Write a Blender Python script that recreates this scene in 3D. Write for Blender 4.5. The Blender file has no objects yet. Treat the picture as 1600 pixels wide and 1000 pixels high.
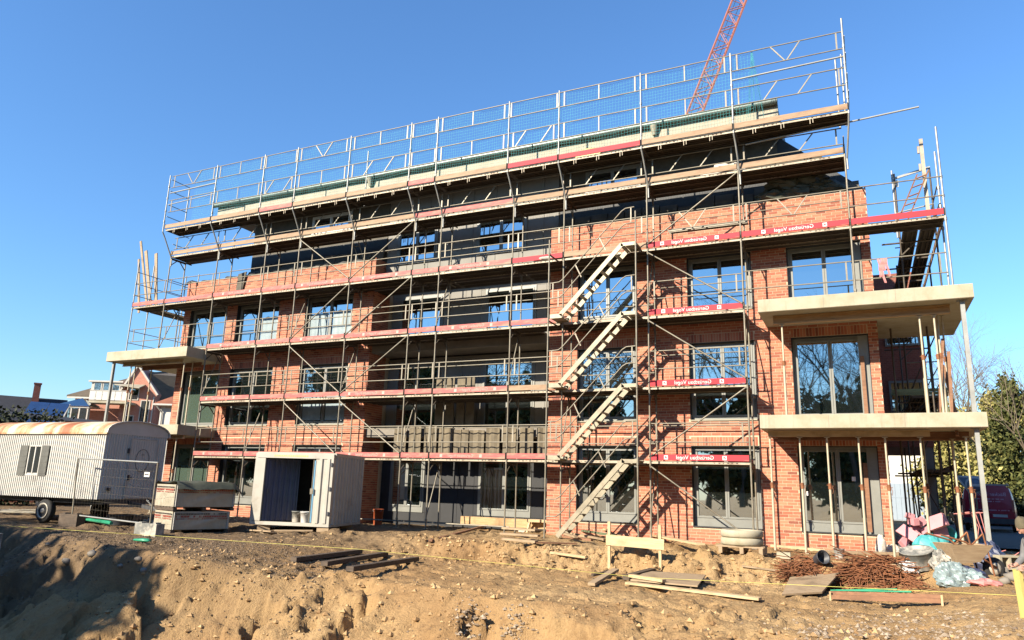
import bpy, math, random
from mathutils import noise as mnoise
import numpy as np
from mathutils import Vector, Matrix
random.seed(7)
rng = np.random.default_rng(7)
scene = bpy.context.scene
COL = scene.collection

# ------------------------------------------------------------------ camera
F_PX = 1138.6
CR = Vector((0.90374137, 0.42709719, 0.02897467))
CU = Vector((0.07024613, -0.21472828, 0.97414437))
CF = Vector((-0.422276, 0.87833921, 0.22406075))
CP = Vector((24.941, -19.621, -0.807))
cam_d = bpy.data.cameras.new('camera')
cam_d.sensor_width = 36.0
cam_d.lens = 36.0 * F_PX / 1600.0
cam_d.clip_start = 0.1
cam_d.clip_end = 3000.0
cam = bpy.data.objects.new('camera', cam_d)
COL.objects.link(cam)
cam.matrix_world = Matrix(((CR.x, CU.x, -CF.x, CP.x), (CR.y, CU.y, -CF.y, CP.y), (CR.z, CU.z, -CF.z, CP.z), (0, 0, 0, 1)))
scene.camera = cam

# ------------------------------------------------------------------ light
SUN_DIR = Vector((0.50, 1.0, -0.60)).normalized()          # the way the light travels
sx, sy, sz = -SUN_DIR
world = bpy.data.worlds.new('World')
scene.world = world
world.use_nodes = True
wn = world.node_tree.nodes
bg = wn['Background']
sky = wn.new('ShaderNodeTexSky')
sky.sky_type = 'NISHITA'
sky.sun_disc = False
sky.sun_elevation = math.asin(sz)
sky.sun_rotation = math.atan2(sx, sy)
sky.altitude = 0
sky.air_density = 1.4
sky.dust_density = 0.0
sky.ozone_density = 10.0
world.node_tree.links.new(sky.outputs[0], bg.inputs[0])
bg.inputs[1].default_value = 0.09
sun_d = bpy.data.lights.new('sun', 'SUN')
sun_d.energy = 5.0
sun_d.angle = math.radians(0.5)
sun_d.color = (1.0, 0.90, 0.74)
sun = bpy.data.objects.new('sun', sun_d)
COL.objects.link(sun)
sun.location = (0, -40, 40)
sun.rotation_euler = SUN_DIR.to_track_quat('-Z', 'Y').to_euler()
vs = scene.view_settings
vs.view_transform = 'Standard'
vs.look = 'None'
vs.exposure = 1.4
vs.gamma = 1.0
vs.use_curve_mapping = False

# ------------------------------------------------------------------ pixel helpers (photo is 1600 x 1000)
def ray(px, py):
    return CR * ((px - 800) / F_PX) - CU * ((py - 500) / F_PX) + CF
def onY(px, py, y):
    d = ray(px, py); return CP + d * ((y - CP.y) / d.y)
def onZ(px, py, z):
    d = ray(px, py); return CP + d * ((z - CP.z) / d.z)
def at(px, py, depth):
    return CP + ray(px, py) * depth

# ------------------------------------------------------------------ noise and terrain
_T = rng.random((256, 256))
def vnoise(x, y):
    x = np.asarray(x, float); y = np.asarray(y, float)
    xi = np.floor(x).astype(int); yi = np.floor(y).astype(int)
    fx = x - xi; fy = y - yi
    fx = fx * fx * (3 - 2 * fx); fy = fy * fy * (3 - 2 * fy)
    a = _T[xi & 255, yi & 255]; b = _T[(xi + 1) & 255, yi & 255]
    c = _T[xi & 255, (yi + 1) & 255]; d = _T[(xi + 1) & 255, (yi + 1) & 255]
    return (a * (1 - fx) + b * fx) * (1 - fy) + (c * (1 - fx) + d * fx) * fy
def fbm(x, y, o=4, g=0.5):
    s = 0; a = 1; t = 0
    for k in range(o):
        s = s + a * (vnoise(x * 2 ** k + 17 * k, y * 2 ** k + 31 * k) - 0.5); t += a; a *= g
    return s / t * 2
def sst(a, b, x):
    t = np.clip((np.asarray(x, float) - a) / (b - a), 0, 1); return t * t * (3 - 2 * t)
CREST_X = [-60, 0, 3.5, 8.5, 11, 13.2, 14.5, 16.3, 18.0, 19.8, 22.6, 25.0, 60]
CREST_Y = [-6.6, -6.6, -6.8, -8.3, -9.2, -9.3, -8.7, -8.1, -8.3, -8.7, -8.6, -9.0, -9.4]
PIT_X = [-60, 5, 12, 15, 18, 20, 22.0, 24.0, 26, 60]
PIT_D = [2.4, 2.4, 2.3, 2.0, 1.6, 1.15, 0.75, 0.4, 0.25, 0.2]
def terrain(x, y, fine=True):
    x = np.asarray(x, float); y = np.asarray(y, float)
    h = np.full(np.broadcast(x, y).shape, -2.12)
    # sandy step in front of the scaffold
    ys = -3.05 + 0.6 * fbm(x * 0.55, y * 0 + 3.1, 3) + 0.4 * fbm(x * 1.7, y * 1.1, 2)
    w = sst(12.5, 15.5, x) * (1 - sst(25.0, 27.0, x))
    face = 1 - sst(ys - 0.8, ys, y)
    h = h - face * (0.40 * w + 0.09 * (1 - w))
    # bank falling into the pit on the camera side
    yc = np.interp(x, CREST_X, CREST_Y) + 0.5 * fbm(x * 0.6, y * 0.05, 3)
    d = np.interp(x, PIT_X, PIT_D)
    run = 3.3
    s = sst(0.0, run, yc - y)
    s = 0.75 * np.clip((yc - y) / run, 0, 1) ** 0.85 + 0.25 * s
    h = h - d * s
    if fine:
        near = np.exp(-(np.clip(np.abs(x - 16) - 18, 0, 99) / 8) ** 2) * np.exp(-(np.clip(np.abs(y + 9) - 11, 0, 99) / 6) ** 2)
        dd = np.clip(d, 0, 1.3)
        slope = np.clip(s * (1 - s) * 4, 0, 1) * dd
        wx = x + 0.45 * fbm(x * 0.9, y * 0.9, 2); 
        # runnels washed down the bank, sharp at the bottom
        run1 = np.abs(vnoise(wx * 0.75 + 5, y * 0.22) - 0.5) * 2; run2 = np.abs(vnoise(wx * 2.1 + 40, y * 0.55 + 7) - 0.5) * 2
        h = h - near * slope * (0.20 * np.clip(0.55 - run1, 0, 1) + 0.13 * np.clip(0.5 - run2, 0, 1))
        # slumped scars with broken edges under the rim
        q = vnoise(x * 0.95 + 21 + 0.7 * fbm(x * 2.4, y * 2.4, 3), y * 0.85 + 11) 
        scar = sst(0.60, 0.635, q) * sst(0.04, 0.16, s) * (1 - sst(0.75, 1.0, s))
        q2 = vnoise(x * 2.6 + 3 + 0.5 * fbm(x * 4, y * 4, 2), y * 2.2 + 61); scar2 = sst(0.66, 0.70, q2) * sst(0.02, 0.1, s)
        h = h - near * dd * (0.33 * scar + 0.13 * scar2)
        rough = 0.45 + 0.8 * sst(0.42, 0.62, vnoise(x * 0.5 + 3, y * 0.5)) + 1.1 * np.exp(-((y - ys + 0.35) / 0.75) ** 2) * w + 0.5 * slope
        bill = np.abs(fbm(x * 1.5 + 9, y * 1.5, 4, 0.55))                      # billowed clods with creases between
        h = h + near * rough * 0.085 * (bill - 0.25)
        bill2 = np.abs(fbm(x * 4.6 + 2, y * 4.6 + 30, 3, 0.6)); h = h + near * rough * (0.045 + 0.05 * np.exp(-((y - ys + 0.35) / 0.75) ** 2) * w) * (bill2 - 0.25)
        fp = sst(0.66, 0.72, vnoise(x * 3.1 + 50, y * 2.5 + 9)) * sst(0.4, 0.55, vnoise(x * 0.7 + 15, y * 0.7))      # trodden hollows
        h = h - near * 0.055 * fp * (1 - 0.6 * slope)
        lump = sst(0.70, 0.80, vnoise(x * 4.0 + 90, y * 4.0)) * sst(0.45, 0.6, vnoise(x * 0.9 + 5, y * 0.9 + 8)); h = h + near * rough * 0.07 * lump
        tr = np.exp(-((y + 5.6 + 0.03 * x + 0.25 * fbm(x * 0.4, y * 0, 2)) / 0.16) ** 2) + np.exp(-((y + 7.0 + 0.03 * x + 0.25 * fbm(x * 0.4, y * 0, 2)) / 0.16) ** 2)
        h = h - near * 0.05 * tr * sst(15, 18, x)                                 # wheel ruts
        h = h + near * 0.022 * fbm(x * 10, y * 10, 3, 0.7)
    # ground rises a little far away so that it meets the horizon
    return h
_tt = np.concatenate([np.linspace(3, 30, 2600), np.linspace(30, 120, 1500)])
def G(px, py, dz=0.0):
    d = ray(px, py)
    X = CP.x + d.x * _tt; Y = CP.y + d.y * _tt; Z = CP.z + d.z * _tt
    hh = terrain(X, Y)
    k = int(np.argmax(Z < hh))
    return Vector((X[k], Y[k], float(hh[k]) + dz))
def gz(x, y):
    return float(terrain(np.array([x]), np.array([y]))[0])

# ------------------------------------------------------------------ materials
def _mat(name):
    m = bpy.data.materials.new(name); m.use_nodes = True
    nt = m.node_tree
    return m, nt, nt.nodes['Principled BSDF']
def _coord(nt, scale, kind='Object'):
    tc = nt.nodes.new('ShaderNodeTexCoord'); mp = nt.nodes.new('ShaderNodeMapping')
    mp.inputs['Scale'].default_value = scale if isinstance(scale, (tuple, list)) else (scale,) * 3
    nt.links.new(tc.outputs[kind], mp.inputs[0]); return mp.outputs[0]
def _noise(nt, vec, scale, detail=5, rough=0.6):
    n = nt.nodes.new('ShaderNodeTexNoise'); n.inputs['Scale'].default_value = scale
    n.inputs['Detail'].default_value = detail; n.inputs['Roughness'].default_value = rough
    nt.links.new(vec, n.inputs['Vector']); return n.outputs[0]
def _ramp(nt, fac, stops):
    r = nt.nodes.new('ShaderNodeValToRGB'); e = r.color_ramp.elements
    while len(e) < len(stops): e.new(0.5)
    for k, (p, c) in enumerate(stops):
        e[k].position = p; e[k].color = (*c, 1)
    nt.links.new(fac, r.inputs[0]); return r.outputs[0]
def _mix(nt, fac, a, b, mode='MIX'):
    n = nt.nodes.new('ShaderNodeMix'); n.data_type = 'RGBA'; n.blend_type = mode
    for s, v in ((0, fac), (6, a), (7, b)):
        if hasattr(v, 'node'): nt.links.new(v, n.inputs[s])
        elif s == 0: n.inputs[0].default_value = v
        else: n.inputs[s].default_value = (*v, 1)
    return n.outputs[2]
def _bump(nt, p, h, strength=0.3, dist=0.02):
    b = nt.nodes.new('ShaderNodeBump'); b.inputs['Strength'].default_value = strength; b.inputs['Distance'].default_value = dist
    nt.links.new(h, b.inputs['Height']); nt.links.new(b.outputs[0], p.inputs['Normal'])
def simple(name, col, rough=0.6, metal=0.0, var=0.25, scale=3.0, bump=0.0, dirt=None, coord='Object', stretch=(1, 1, 1)):
    """base colour broken up by noise, with optional patches of a second colour"""
    m, nt, p = _mat(name)
    vec = _coord(nt, stretch, coord)
    n = _noise(nt, vec, scale, 6, 0.65)
    lo = tuple(c * (1 - var) for c in col); hi = tuple(min(1, c * (1 + var)) for c in col)
    c = _ramp(nt, n, [(0.3, lo), (0.7, hi)])
    if dirt:
        n2 = _noise(nt, vec, scale * 0.45 + 0.3, 7, 0.7)
        f = _ramp(nt, n2, [(dirt[1], (0, 0, 0)), (min(0.98, dirt[1] + dirt[2]), (1, 1, 1))])
        c = _mix(nt, f, c, dirt[0])
    nt.links.new(c, p.inputs['Base Color'])
    p.inputs['Roughness'].default_value = rough; p.inputs['Metallic'].default_value = metal
    if bump: _bump(nt, p, _noise(nt, vec, scale * 6, 4), bump, 0.01)
    return m
def wood(name, a, b, rough=0.75, scale=3.0):
    m, nt, p = _mat(name)
    vec = _coord(nt, (1, 9, 9)); n = _noise(nt, vec, scale, 7, 0.65)
    oi = nt.nodes.new('ShaderNodeObjectInfo')
    c = _ramp(nt, n, [(0.28, a), (0.72, b)])
    k = _noise(nt, _coord(nt, 1), 1.7, 5); f = _ramp(nt, k, [(0.52, (0, 0, 0)), (0.75, (1, 1, 1))])
    c = _mix(nt, f, c, tuple(v * 0.55 for v in a))
    nt.links.new(c, p.inputs['Base Color']); p.inputs['Roughness'].default_value = rough
    _bump(nt, p, n, 0.25, 0.005)
    return m
M = {}
def brick_mat():
    m, nt, p = _mat('brick')
    g = nt.nodes.new('ShaderNodeNewGeometry'); oi = nt.nodes.new('ShaderNodeObjectInfo')
    ad = nt.nodes.new('ShaderNodeMath'); ad.operation = 'ADD'
    nt.links.new(g.outputs['Random Per Island'], ad.inputs[0]); nt.links.new(oi.outputs['Random'], ad.inputs[1])
    fr = nt.nodes.new('ShaderNodeMath'); fr.operation = 'FRACT'; nt.links.new(ad.outputs[0], fr.inputs[0])
    c = _ramp(nt, fr.outputs[0], [(0.0, (0.15, 0.037, 0.021)), (0.2, (0.26, 0.069, 0.036)), (0.45, (0.33, 0.098, 0.050)), (0.75, (0.375, 0.124, 0.065)), (0.93, (0.40, 0.165, 0.092)), (1.0, (0.29, 0.105, 0.062))])
    n = _noise(nt, _coord(nt, 1), 30, 5, 0.7)
    c = _mix(nt, _ramp(nt, n, [(0.35, (0, 0, 0)), (0.8, (0.4, 0.4, 0.4))]), c, (0.38, 0.18, 0.11))
    big = _noise(nt, _coord(nt, (1, 1, 0.6)), 0.7, 6, 0.65)
    c = _mix(nt, _ramp(nt, big, [(0.56, (0, 0, 0)), (0.74, (0.2, 0.2, 0.2))]), c, (0.46, 0.32, 0.23))
    c = _mix(nt, _ramp(nt, big, [(0.26, (0.5, 0.5, 0.5)), (0.42, (0, 0, 0))]), c, (0.144, 0.0432, 0.0252))
    nt.links.new(c, p.inputs['Base Color']); p.inputs['Roughness'].default_value = 0.85
    _bump(nt, p, n, 0.3, 0.006)
    return m
def glass_mat(name, tint, refl=0.42, wob=0.15):
    m, nt, p = _mat(name)
    nt.nodes.remove(p)
    out = nt.nodes['Material Output']
    df = nt.nodes.new('ShaderNodeBsdfDiffuse'); df.inputs[0].default_value = (*tint, 1)
    gl = nt.nodes.new('ShaderNodeBsdfGlossy'); gl.inputs['Roughness'].default_value = 0.015; gl.inputs[0].default_value = (0.86, 0.95, 0.97, 1)
    lw = nt.nodes.new('ShaderNodeLayerWeight'); lw.inputs[0].default_value = 0.45
    mr = nt.nodes.new('ShaderNodeMapRange'); mr.inputs[3].default_value = refl; mr.inputs[4].default_value = 0.95
    nt.links.new(lw.outputs['Fresnel'], mr.inputs[0])
    mx = nt.nodes.new('ShaderNodeMixShader'); nt.links.new(mr.outputs[0], mx.inputs[0])
    nt.links.new(df.outputs[0], mx.inputs[1]); nt.links.new(gl.outputs[0], mx.inputs[2])
    n = _noise(nt, _coord(nt, 1), 1.3, 2)
    b = nt.nodes.new('ShaderNodeBump'); b.inputs['Strength'].default_value = wob; b.inputs['Distance'].default_value = 0.002
    nt.links.new(n, b.inputs['Height']); nt.links.new(b.outputs[0], gl.inputs['Normal'])
    nt.links.new(mx.outputs[0], out.inputs[0])
    return m
def sand_mat():
    m, nt, p = _mat('sandy_soil')
    v = _coord(nt, 1)
    n1 = _noise(nt, v, 0.35, 8, 0.62); n2 = _noise(nt, v, 3.2, 8, 0.7); n3 = _noise(nt, v, 26, 5, 0.7)
    c = _ramp(nt, n1, [(0.28, (0.20, 0.115, 0.05)), (0.42, (0.30, 0.185, 0.085)), (0.56, (0.345, 0.225, 0.107)), (0.72, (0.385, 0.262, 0.135))])
    c = _mix(nt, _ramp(nt, n2, [(0.52, (0, 0, 0)), (0.70, (0.75, 0.75, 0.75))]), c, (0.166, 0.0936, 0.0418))
    c = _mix(nt, _ramp(nt, n3, [(0.30, (0.4, 0.4, 0.4)), (0.55, (0, 0, 0))]), c, (0.158, 0.0972, 0.0504))
    # dark gravel and mud strip in front of the wrapped pallets
    sp = nt.nodes.new('ShaderNodeSeparateXYZ'); nt.links.new(v, sp.inputs[0])
    mr = nt.nodes.new('ShaderNodeMapRange'); mr.inputs[1].default_value = 11.5; mr.inputs[2].default_value = 16.5; mr.inputs[3].default_value = 1.0; mr.inputs[4].default_value = 0.0
    nt.links.new(sp.outputs[0], mr.inputs[0])
    my = nt.nodes.new('ShaderNodeMapRange'); my.inputs[1].default_value = -10.2; my.inputs[2].default_value = -9.0; nt.links.new(sp.outputs[1], my.inputs[0])
    mm = nt.nodes.new('ShaderNodeMath'); mm.operation = 'MULTIPLY'; nt.links.new(mr.outputs[0], mm.inputs[0]); nt.links.new(my.outputs[0], mm.inputs[1])
    mu = nt.nodes.new('ShaderNodeMath'); mu.operation = 'MULTIPLY'; nt.links.new(mm.outputs[0], mu.inputs[0])
    nt.links.new(_ramp(nt, n2, [(0.25, (0.45, 0.45, 0.45)), (0.55, (1, 1, 1))]), mu.inputs[1])
    c = _mix(nt, mu.outputs[0], c, (0.125, 0.086, 0.052))
    nt.links.new(c, p.inputs['Base Color']); p.inputs['Roughness'].default_value = 0.95
    p.inputs['Specular IOR Level'].default_value = 0.15
    ad = nt.nodes.new('ShaderNodeMath'); ad.operation = 'ADD'; nt.links.new(n2, ad.inputs[0]); nt.links.new(n3, ad.inputs[1])
    _bump(nt, p, ad.outputs[0], 0.9, 0.05)
    return m
def painted_board(name, paint, under, lo, hi):
    """painted scaffold board, the paint rubbed off in places"""
    m, nt, p = _mat(name)
    v = _coord(nt, (0.6, 1, 4)); n = _noise(nt, v, 2.2, 8, 0.72); g = _noise(nt, _coord(nt, (1, 9, 9)), 3, 6)
    w = _ramp(nt, g, [(0.3, tuple(c * 0.7 for c in under)), (0.7, under)])
    pc = _ramp(nt, g, [(0.3, tuple(c * 0.85 for c in paint)), (0.7, paint)])
    c = _mix(nt, _ramp(nt, n, [(lo, (0, 0, 0)), (hi, (1, 1, 1))]), pc, w)
    nt.links.new(c, p.inputs['Base Color']); p.inputs['Roughness'].default_value = 0.7
    return m
def leaf_mat(name, a, b):
    m, nt, p = _mat(name)
    g = nt.nodes.new('ShaderNodeNewGeometry')
    c = _ramp(nt, g.outputs['Random Per Island'], [(0.0, a), (1.0, b)])
    nt.links.new(c, p.inputs['Base Color']); p.inputs['Roughness'].default_value = 0.7
    p.inputs['Specular IOR Level'].default_value = 0.2
    return m
def roof_mat(name, a, b, rows=3.0):
    m, nt, p = _mat(name)
    n = _noise(nt, _coord(nt, 1), 2.5, 6); w = nt.nodes.new('ShaderNodeTexWave'); w.bands_direction = 'Z'
    w.inputs['Scale'].default_value = rows; w.inputs['Distortion'].default_value = 0.4
    nt.links.new(_coord(nt, 1), w.inputs[0])
    c = _ramp(nt, n, [(0.3, a), (0.7, b)])
    c = _mix(nt, _ramp(nt, w.outputs[1], [(0.0, (0.55, 0.55, 0.55)), (0.35, (0, 0, 0))]), c, tuple(v * 0.45 for v in a))
    nt.links.new(c, p.inputs['Base Color']); p.inputs['Roughness'].default_value = 0.85
    return m
def rusty_roof():
    m, nt, p = _mat('rusty_white_sheet')
    n = _noise(nt, _coord(nt, (1.0, 0.25, 0.25)), 1.6, 6, 0.6)
    n2 = _noise(nt, _coord(nt, 1), 9, 5)
    ad = nt.nodes.new('ShaderNodeMath'); ad.operation = 'MULTIPLY_ADD'; nt.links.new(n2, ad.inputs[0]); ad.inputs[1].default_value = 0.18; nt.links.new(n, ad.inputs[2])
    c = _ramp(nt, ad.outputs[0], [(0.50, (0.446, 0.403, 0.302)), (0.60, (0.36, 0.216, 0.101)), (0.68, (0.245, 0.0792, 0.0252))])
    nt.links.new(c, p.inputs['Base Color']); p.inputs['Roughness'].default_value = 0.7
    return m
def brickwork_far(name, a, b, mortar, scale=4.0):
    m, nt, p = _mat(name)
    t = nt.nodes.new('ShaderNodeTexBrick'); t.inputs['Color1'].default_value = (*a, 1); t.inputs['Color2'].default_value = (*b, 1); t.inputs['Mortar'].default_value = (*mortar, 1)
    t.inputs['Scale'].default_value = scale; t.inputs['Mortar Size'].default_value = 0.012
    tc = nt.nodes.new('ShaderNodeTexCoord'); s = nt.nodes.new('ShaderNodeSeparateXYZ'); cb = nt.nodes.new('ShaderNodeCombineXYZ')
    ad = nt.nodes.new('ShaderNodeMath'); nt.links.new(tc.outputs['Object'], s.inputs[0]); nt.links.new(s.outputs[0], ad.inputs[0]); nt.links.new(s.outputs[1], ad.inputs[1])
    nt.links.new(ad.outputs[0], cb.inputs[0]); nt.links.new(s.outputs[2], cb.inputs[1]); nt.links.new(cb.outputs[0], t.inputs[0])
    nt.links.new(t.outputs[0], p.inputs['Base Color']); p.inputs['Roughness'].default_value = 0.9
    return m
def foil_mat():
    m, nt, p = _mat('printed_white_foil')
    n = _noise(nt, _coord(nt, 1), 2.0, 5)
    c = _ramp(nt, n, [(0.3, (0.259, 0.23, 0.173)), (0.7, (0.374, 0.338, 0.266))])
    nt.links.new(c, p.inputs['Base Color']); p.inputs['Roughness'].default_value = 0.35
    _bump(nt, p, _noise(nt, _coord(nt, (1, 1, 0.5)), 5, 4), 0.6, 0.04)
    return m

M['brick'] = brick_mat()
M['mortar'] = simple('mortar', (0.44, 0.35, 0.24), 0.95, 0, 0.15, 8, 0.3)
M['steel'] = simple('galvanised_tube', (0.175, 0.155, 0.115), 0.5, 0.25, 0.3, 4, 0, ((0.108, 0.0792, 0.0504), 0.5, 0.25))
M['steel_clean'] = simple('bright_galvanised', (0.259, 0.259, 0.238), 0.45, 0.3, 0.2, 3)
M['deck'] = simple('shade_dark_deck_steel', (0.065, 0.050, 0.035), 0.65, 0.15, 0.4, 3, 0, ((0.035, 0.024, 0.015), 0.5, 0.3))  # darker than the steel itself: shade under the decks is in the colour
M['deck_edge'] = simple('scaffold_deck_edge', (0.317, 0.266, 0.194), 0.6, 0.2, 0.25, 3, 0, ((0.144, 0.101, 0.0648), 0.52, 0.2))
M['slot'] = simple('slot_shadow', (0.0216, 0.018, 0.0144), 0.9)
M['red'] = painted_board('red_toe_board', (0.36, 0.0144, 0.0252), (0.324, 0.144, 0.0864), 0.63, 0.72)
M['pink'] = painted_board('pale_red_toe_board', (0.36, 0.0792, 0.072), (0.374, 0.245, 0.158), 0.47, 0.66)  # paler red with more bare wood than the red boards
M['woodboard'] = painted_board('bare_toe_board', (0.29, 0.19, 0.11), (0.20, 0.105, 0.05), 0.44, 0.68)
M['white_print'] = simple('white_print', (0.562, 0.533, 0.504), 0.6, 0, 0.08, 20)
M['alu'] = simple('stair_aluminium', (0.225, 0.195, 0.135), 0.5, 0.25, 0.25, 5, 0, ((0.18, 0.137, 0.0864), 0.55, 0.2))
def concrete_mat():
    m, nt, p = _mat('pale_concrete')
    v = _coord(nt, 1); n = _noise(nt, v, 2.2, 7, 0.65); st_ = _noise(nt, _coord(nt, (5, 5, 0.35)), 1.6, 6, 0.7); pt = _noise(nt, v, 34, 3, 0.6)
    c = _ramp(nt, n, [(0.3, (0.25, 0.215, 0.135)), (0.5, (0.31, 0.275, 0.195)), (0.7, (0.345, 0.31, 0.23))])
    c = _mix(nt, _ramp(nt, st_, [(0.56, (0, 0, 0)), (0.74, (0.55, 0.55, 0.55))]), c, (0.17, 0.135, 0.085))
    c = _mix(nt, _ramp(nt, pt, [(0.24, (0.7, 0.7, 0.7)), (0.31, (0, 0, 0))]), c, (0.14, 0.115, 0.075))
    nt.links.new(c, p.inputs['Base Color']); p.inputs['Roughness'].default_value = 0.85
    _bump(nt, p, pt, 0.4, 0.006); return m
M['concrete'] = concrete_mat()
M['concrete_grey'] = simple('grey_concrete', (0.173, 0.151, 0.122), 0.85, 0, 0.2, 2, 0.3)  # darkened for the shade on pit stones and recess slabs
M['frame'] = simple('window_frame_grey', (0.165, 0.165, 0.145), 0.45, 0, 0.1, 3)
M['shade_lining'] = simple('shade_black', (0.014, 0.014, 0.015), 0.7)  # near black: shade of the reveals and ground floor recess as colour
M['white_frame'] = simple('white_window_frame', (0.49, 0.475, 0.432), 0.5, 0, 0.08, 3)
M['glass'] = glass_mat('window_glass', (0.00864, 0.0115, 0.0115))
M['glass_green'] = glass_mat('greenish_glass', (0.0648, 0.0936, 0.072), 0.3)
M['glass_dull'] = glass_mat('plain_pane', (0.036, 0.0396, 0.0396), 0.25)
M['panel'] = simple('shade_darkened_grey_cladding', (0.173, 0.162, 0.14), 0.7, 0, 0.12, 1.5)  # darker than the panels are: recess shade put into the grey
M['membrane'] = simple('dark_membrane', (0.072, 0.0612, 0.0432), 0.75, 0, 0.3, 3, 0.4)
M['black_membrane'] = simple('black_membrane', (0.0144, 0.0144, 0.0144), 0.6, 0, 0.3, 4, 0.3)
M['brown_sheet'] = simple('brown_sheeting', (0.122, 0.0972, 0.0612), 0.8, 0, 0.3, 4, 0.4)
M['zinc'] = simple('zinc_gutter', (0.13, 0.16, 0.145), 0.4, 0.4, 0.2, 4)
M['fascia'] = simple('pale_fascia', (0.29, 0.26, 0.19), 0.7, 0, 0.15, 3)
M['net'] = simple('teal_net', (0.03, 0.24, 0.24), 0.7)
M['beam'] = wood('yellow_formwork_beam', (0.302, 0.173, 0.072), (0.432, 0.288, 0.144))
M['plank'] = wood('weathered_plank', (0.202, 0.137, 0.0792), (0.346, 0.252, 0.151))
M['batten'] = wood('fresh_batten', (0.374, 0.259, 0.13), (0.49, 0.367, 0.216))
M['darkwood'] = wood('dark_sleeper', (0.036, 0.0252, 0.0173), (0.101, 0.0684, 0.0432))
M['brownboard'] = wood('brown_board', (0.144, 0.0648, 0.0324), (0.23, 0.115, 0.0576))
M['sand'] = sand_mat()
M['stone'] = leaf_mat('stones', (0.06, 0.042, 0.026), (0.18, 0.13, 0.085))
M['rubble'] = leaf_mat('rubble', (0.144, 0.101, 0.0648), (0.331, 0.266, 0.194))
M['rust'] = simple('rusty_steel', (0.187, 0.072, 0.0288), 0.85, 0.1, 0.45, 8)
M['prop'] = simple('prop_paint', (0.374, 0.324, 0.23), 0.6, 0.2, 0.15, 5, 0, ((0.252, 0.115, 0.0504), 0.6, 0.15))
M['cont_white'] = simple('container_white', (0.32, 0.30, 0.255), 0.55, 0, 0.1, 2, 0, ((0.18, 0.145, 0.105), 0.56, 0.22))
M['shaded_blue_door'] = simple('shaded_blue_door_paint', (0.055, 0.058, 0.09), 0.5, 0, 0.15, 3)  # shade on the inward leaf painted in as a darker blue
M['teal_door'] = simple('light_blue_door_paint', (0.072, 0.187, 0.288), 0.45, 0, 0.12, 3)
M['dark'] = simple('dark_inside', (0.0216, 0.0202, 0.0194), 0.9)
M['trailer_white'] = simple('trailer_white', (0.44, 0.425, 0.385), 0.5, 0, 0.1, 1.5, 0, ((0.27, 0.235, 0.18), 0.57, 0.25))
M['shutter'] = simple('shutter_grey', (0.075, 0.075, 0.065), 0.6, 0, 0.15, 3)
M['rust_roof'] = rusty_roof()
M['rubber'] = simple('rubber', (0.018, 0.0173, 0.0166), 0.85, 0, 0.3, 5, 0.3)
M['rim'] = simple('wheel_rim', (0.38, 0.34, 0.27), 0.5, 0.2, 0.15, 5)
M['foil'] = foil_mat()
M['ink'] = simple('black_ink', (0.036, 0.0288, 0.0288), 0.6)
M['redink'] = simple('red_ink', (0.274, 0.072, 0.0504), 0.6)
M['tarp'] = simple('dark_green_tarp', (0.0504, 0.054, 0.036), 0.6, 0, 0.35, 4, 0.6)
M['greenpipe'] = simple('green_plastic', (0.0216, 0.216, 0.115), 0.4, 0, 0.15, 3)
M['tub'] = simple('black_plastic', (0.036, 0.0374, 0.0432), 0.5, 0, 0.3, 4)
M['greybucket'] = simple('grey_mortar_tub', (0.15, 0.15, 0.135), 0.75, 0, 0.3, 5, 0.3, ((0.34, 0.31, 0.26), 0.46, 0.12))
M['turq'] = simple('turquoise_plastic', (0.0504, 0.259, 0.259), 0.45, 0, 0.15, 3)
M['orange'] = simple('orange_plastic', (0.302, 0.0648, 0.0216), 0.5, 0, 0.15, 3)
M['white_plastic'] = simple('white_plastic', (0.446, 0.432, 0.403), 0.5, 0, 0.1, 3)
M['sack'] = simple('white_sack', (0.432, 0.396, 0.338), 0.7, 0, 0.15, 5, 0.5)
M['pinkfoam'] = simple('pink_foam', (0.446, 0.194, 0.209), 0.7, 0, 0.12, 2)
M['bluesheet'] = simple('pale_blue_sheet', (0.17, 0.215, 0.215), 0.35, 0, 0.25, 4, 0.5)
M['film'] = simple('protective_film', (0.20, 0.245, 0.255), 0.3, 0, 0.2, 2, 0.3)
M['pale_print'] = simple('pale_print', (0.44, 0.27, 0.23), 0.7, 0, 0.2, 12)
M['clod'] = leaf_mat('dry_clods', (0.20, 0.115, 0.05), (0.40, 0.27, 0.135))
M['navy'] = simple('navy_bag', (0.0288, 0.036, 0.072), 0.5, 0, 0.3, 4, 0.5)
M['string'] = simple('yellow_string', (0.446, 0.403, 0.0864), 0.6)
M['crane'] = simple('crane_paint', (0.30, 0.11, 0.07), 0.5, 0.1, 0.2, 4)
M['van'] = simple('dark_red_van_paint', (0.24, 0.010, 0.03), 0.25, 0.1, 0.05, 1)
M['plate'] = simple('licence_plate', (0.36, 0.36, 0.36), 0.5)
M['asphalt'] = simple('asphalt', (0.0396, 0.0396, 0.0418), 0.9, 0, 0.2, 6, 0.3)
M['pinkbrick'] = brickwork_far('pink_house_brick', (0.36, 0.158, 0.108), (0.317, 0.122, 0.0792), (0.374, 0.259, 0.202))
M['redbrick'] = brickwork_far('red_house_brick', (0.216, 0.072, 0.0468), (0.173, 0.054, 0.036), (0.23, 0.144, 0.108))
M['render'] = simple('white_render', (0.475, 0.454, 0.403), 0.85, 0, 0.06, 2)
M['bluerender'] = simple('grey_blue_door', (0.216, 0.259, 0.302), 0.7, 0, 0.06, 2)
M['brownroof'] = roof_mat('brown_tiles', (0.072, 0.054, 0.036), (0.108, 0.0828, 0.054))
M['darkroof'] = roof_mat('dark_tiles', (0.0144, 0.0158, 0.0216), (0.0252, 0.0266, 0.0346))
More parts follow.
